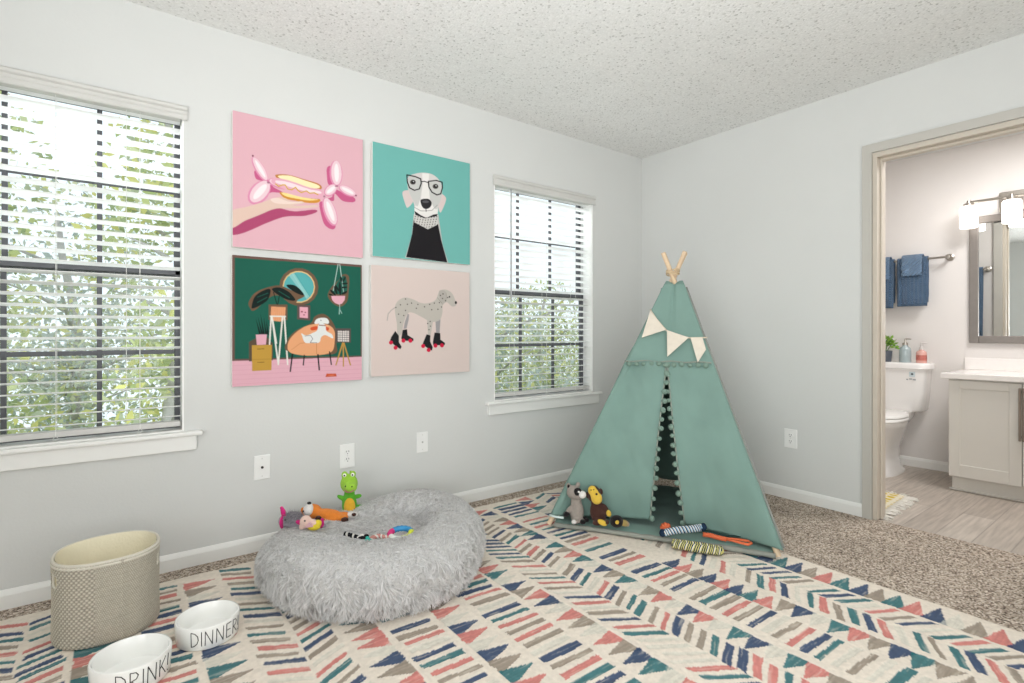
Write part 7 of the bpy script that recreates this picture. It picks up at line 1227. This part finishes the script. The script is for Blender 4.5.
for k in range(34):
    x=.16; y=-.265+.51*k/33; L=r.uniform(.04,.07); a=r.uniform(-.5,.5); b.tube([(x-.004,y,.007),(x+.4*L,y+.3*L*math.sin(a),.008),(x+L,y+L*math.sin(a),.004)],[.0045,.004,.0025],5)
b.build('fringe',mat('white_cotton','e9e6de',.95),BM,True)

# ================================================================== OUTSIDE
GZ=-2.9
b=MB(); b.box(-16,.6,GZ-.1,12,22,GZ); struct(b.build('ground_outside',mat('grass_ground','8a9a60',.95,var=(3,.2))))
BARK=mat('grey_bark','b9b5b1',.9,var=(8,.12),bump=(20,.4))
def tree(label,x,y,h,cw,cz,n,cols,seed,tr=.12):
    t=thing('garden_tree',label,'tree',(x,y,GZ),group='trees outside the windows'); r=np.random.default_rng(seed); rr=random.Random(seed)
    b=MB(); b.tube([(.15*math.sin(k*.9+seed)*k*.12,.1*math.cos(k+seed)*k*.1,h*.92*k/9) for k in range(10)],[tr*(1-.085*k) for k in range(10)],10); b.build('trunk',BARK,t,True)
    b=MB()
    for k in range(9):
        z=h*rr.uniform(.42,.85); a=rr.random()*2*PI; L=cw*rr.uniform(.5,.9); b.tube([(0,0,z),(L*.5*math.cos(a),L*.5*math.sin(a),z+.25*L),(L*math.cos(a),L*math.sin(a),z+.4*L)],[tr*.22,tr*.14,tr*.05],6)
    b.build('branches',BARK,t,True)
    d=r.normal(size=(n,3)); d/=np.linalg.norm(d,axis=1,keepdims=True); rad=r.random(n)**.5; c=d*rad[:,None]*np.array([cw,cw,(h-cz)*.55])+np.array([0,0,cz+(h-cz)*.45])
    k=vnoise(c[:,0]*1.6+40,c[:,2]*1.6+40+c[:,1],seed+1); c=c[k>.42]; n=len(c)
    u=r.normal(size=(n,3)); u/=np.linalg.norm(u,axis=1,keepdims=True); v=np.cross(u,r.normal(size=(n,3))); v/=np.linalg.norm(v,axis=1,keepdims=True); s=(.030+.036*r.random(n))[:,None]
    V=np.stack([c-u*s,c+v*s*.5,c+u*s,c-v*s*.5],1).reshape(-1,3); F=np.arange(4*n).reshape(-1,4)
    me=mesh_mixed('crown',V,np.repeat(np.array([lin(x) for x in cols])[r.integers(0,len(cols),n)],4,0),F,np.zeros((0,3),int))
    link('crown',me,[LEAF],t)
LEAF=mat('tree_leaves',None,.6,attr='Col',trans=.35,var=(3,.15))
G1=['b4c084','ccd394','a3b183','dfe2b6','c2c9ae','dcd888']; G2=['a9b4ae','bcc6c2','d2d8cf','b3be96','dcdcb8','d6d48f']  # overexposed outdoor haze is put into these pale leaf colours
for a in (('yellow green garden tree outside the window at the corner left of the pictures',-4.98,4.05,7.2,1.3,1.4,14000,G1,1,.12),
 ('slim grey trunked tree outside the left blind, near the pane edge',-2.95,3.2,6.8,.72,2.4,4500,G1,2,.11),
 ('dense pale tree behind the left window, farther from the house',-3.9,7.4,6.2,2.1,1.0,16000,G2,3,.14),
 ('grey green tree outside the window beside the tent',1.7,4.4,4.7,1.4,1.0,11000,G2,4,.10),
 ('bushy yellow green tree behind the window beside the tent',4.6,6.6,5.2,1.85,.6,13000,G1,5,.13),
): tree(*a)

# ================================================================== LIGHT, WORLD, CAMERA
w=bpy.data.worlds.new('World'); scene.world=w; w.use_nodes=True; bg=w.node_tree.nodes['Background']; bg.inputs[0].default_value=(.90,.95,1,1); bg.inputs[1].default_value=1.35
def area(name,loc,target,sx,sy,power,col=(1,1,1),spread=180):
    l=bpy.data.lights.new(name,'AREA'); l.shape='RECTANGLE'; l.size=sx; l.size_y=sy; l.energy=power; l.color=col; l.spread=math.radians(spread); o=bpy.data.objects.new(name,l); C.objects.link(o); o.location=loc
    d=Vector(target)-Vector(loc); o.rotation_euler=d.to_track_quat('-Z','Y').to_euler(); return o
area('bounce_flash',(-3.8,-3.0,1.1),(-2.2,-1.7,2.44),1.6,1.2,35,(.97,.99,1),120)
area('back_fill',(-2.5,-3.45,1.15),(-2.45,0,.75),2.4,1.7,25,(.97,.99,1))
area('side_fill',(-4.48,-2.27,1.15),(0,-1.3,.9),2.0,1.7,33,(.97,.99,1))
area('window_sky',(-3.58,1.5,2.9),(-3.2,-1.2,.3),1.6,1.4,150,(.95,.98,1))
area('window_sky',(-1.0,1.5,2.9),(-1.2,-1.4,.3),1.6,1.4,150,(.95,.98,1))
area('bathroom_fill',(.75,-2.3,2.40),(.75,-2.25,0),.5,.5,26,(1,.98,.96))  # unseen fill lamp added to brighten the bathroom
cam=bpy.data.cameras.new('Camera'); co=bpy.data.objects.new('Camera',cam); C.objects.link(co); scene.camera=co
cam.sensor_width=36; cam.lens=36*525.55/1024; cam.shift_y=-9.22/1024; cam.clip_start=.05
co.location=(-3.3811,-2.7432,1.0455); co.rotation_euler=(PI/2,0,math.radians(52.9348-90))
scene.view_settings.view_transform='Standard'; scene.view_settings.look='None'; scene.view_settings.exposure=0; scene.view_settings.gamma=1
scene.cycles.max_bounces=10; scene.cycles.diffuse_bounces=7; scene.cycles.transparent_max_bounces=16; scene.cycles.sample_clamp_indirect=6; scene.cycles.use_denoising=True
scene.cycles.caustics_reflective=False; scene.cycles.caustics_refractive=False
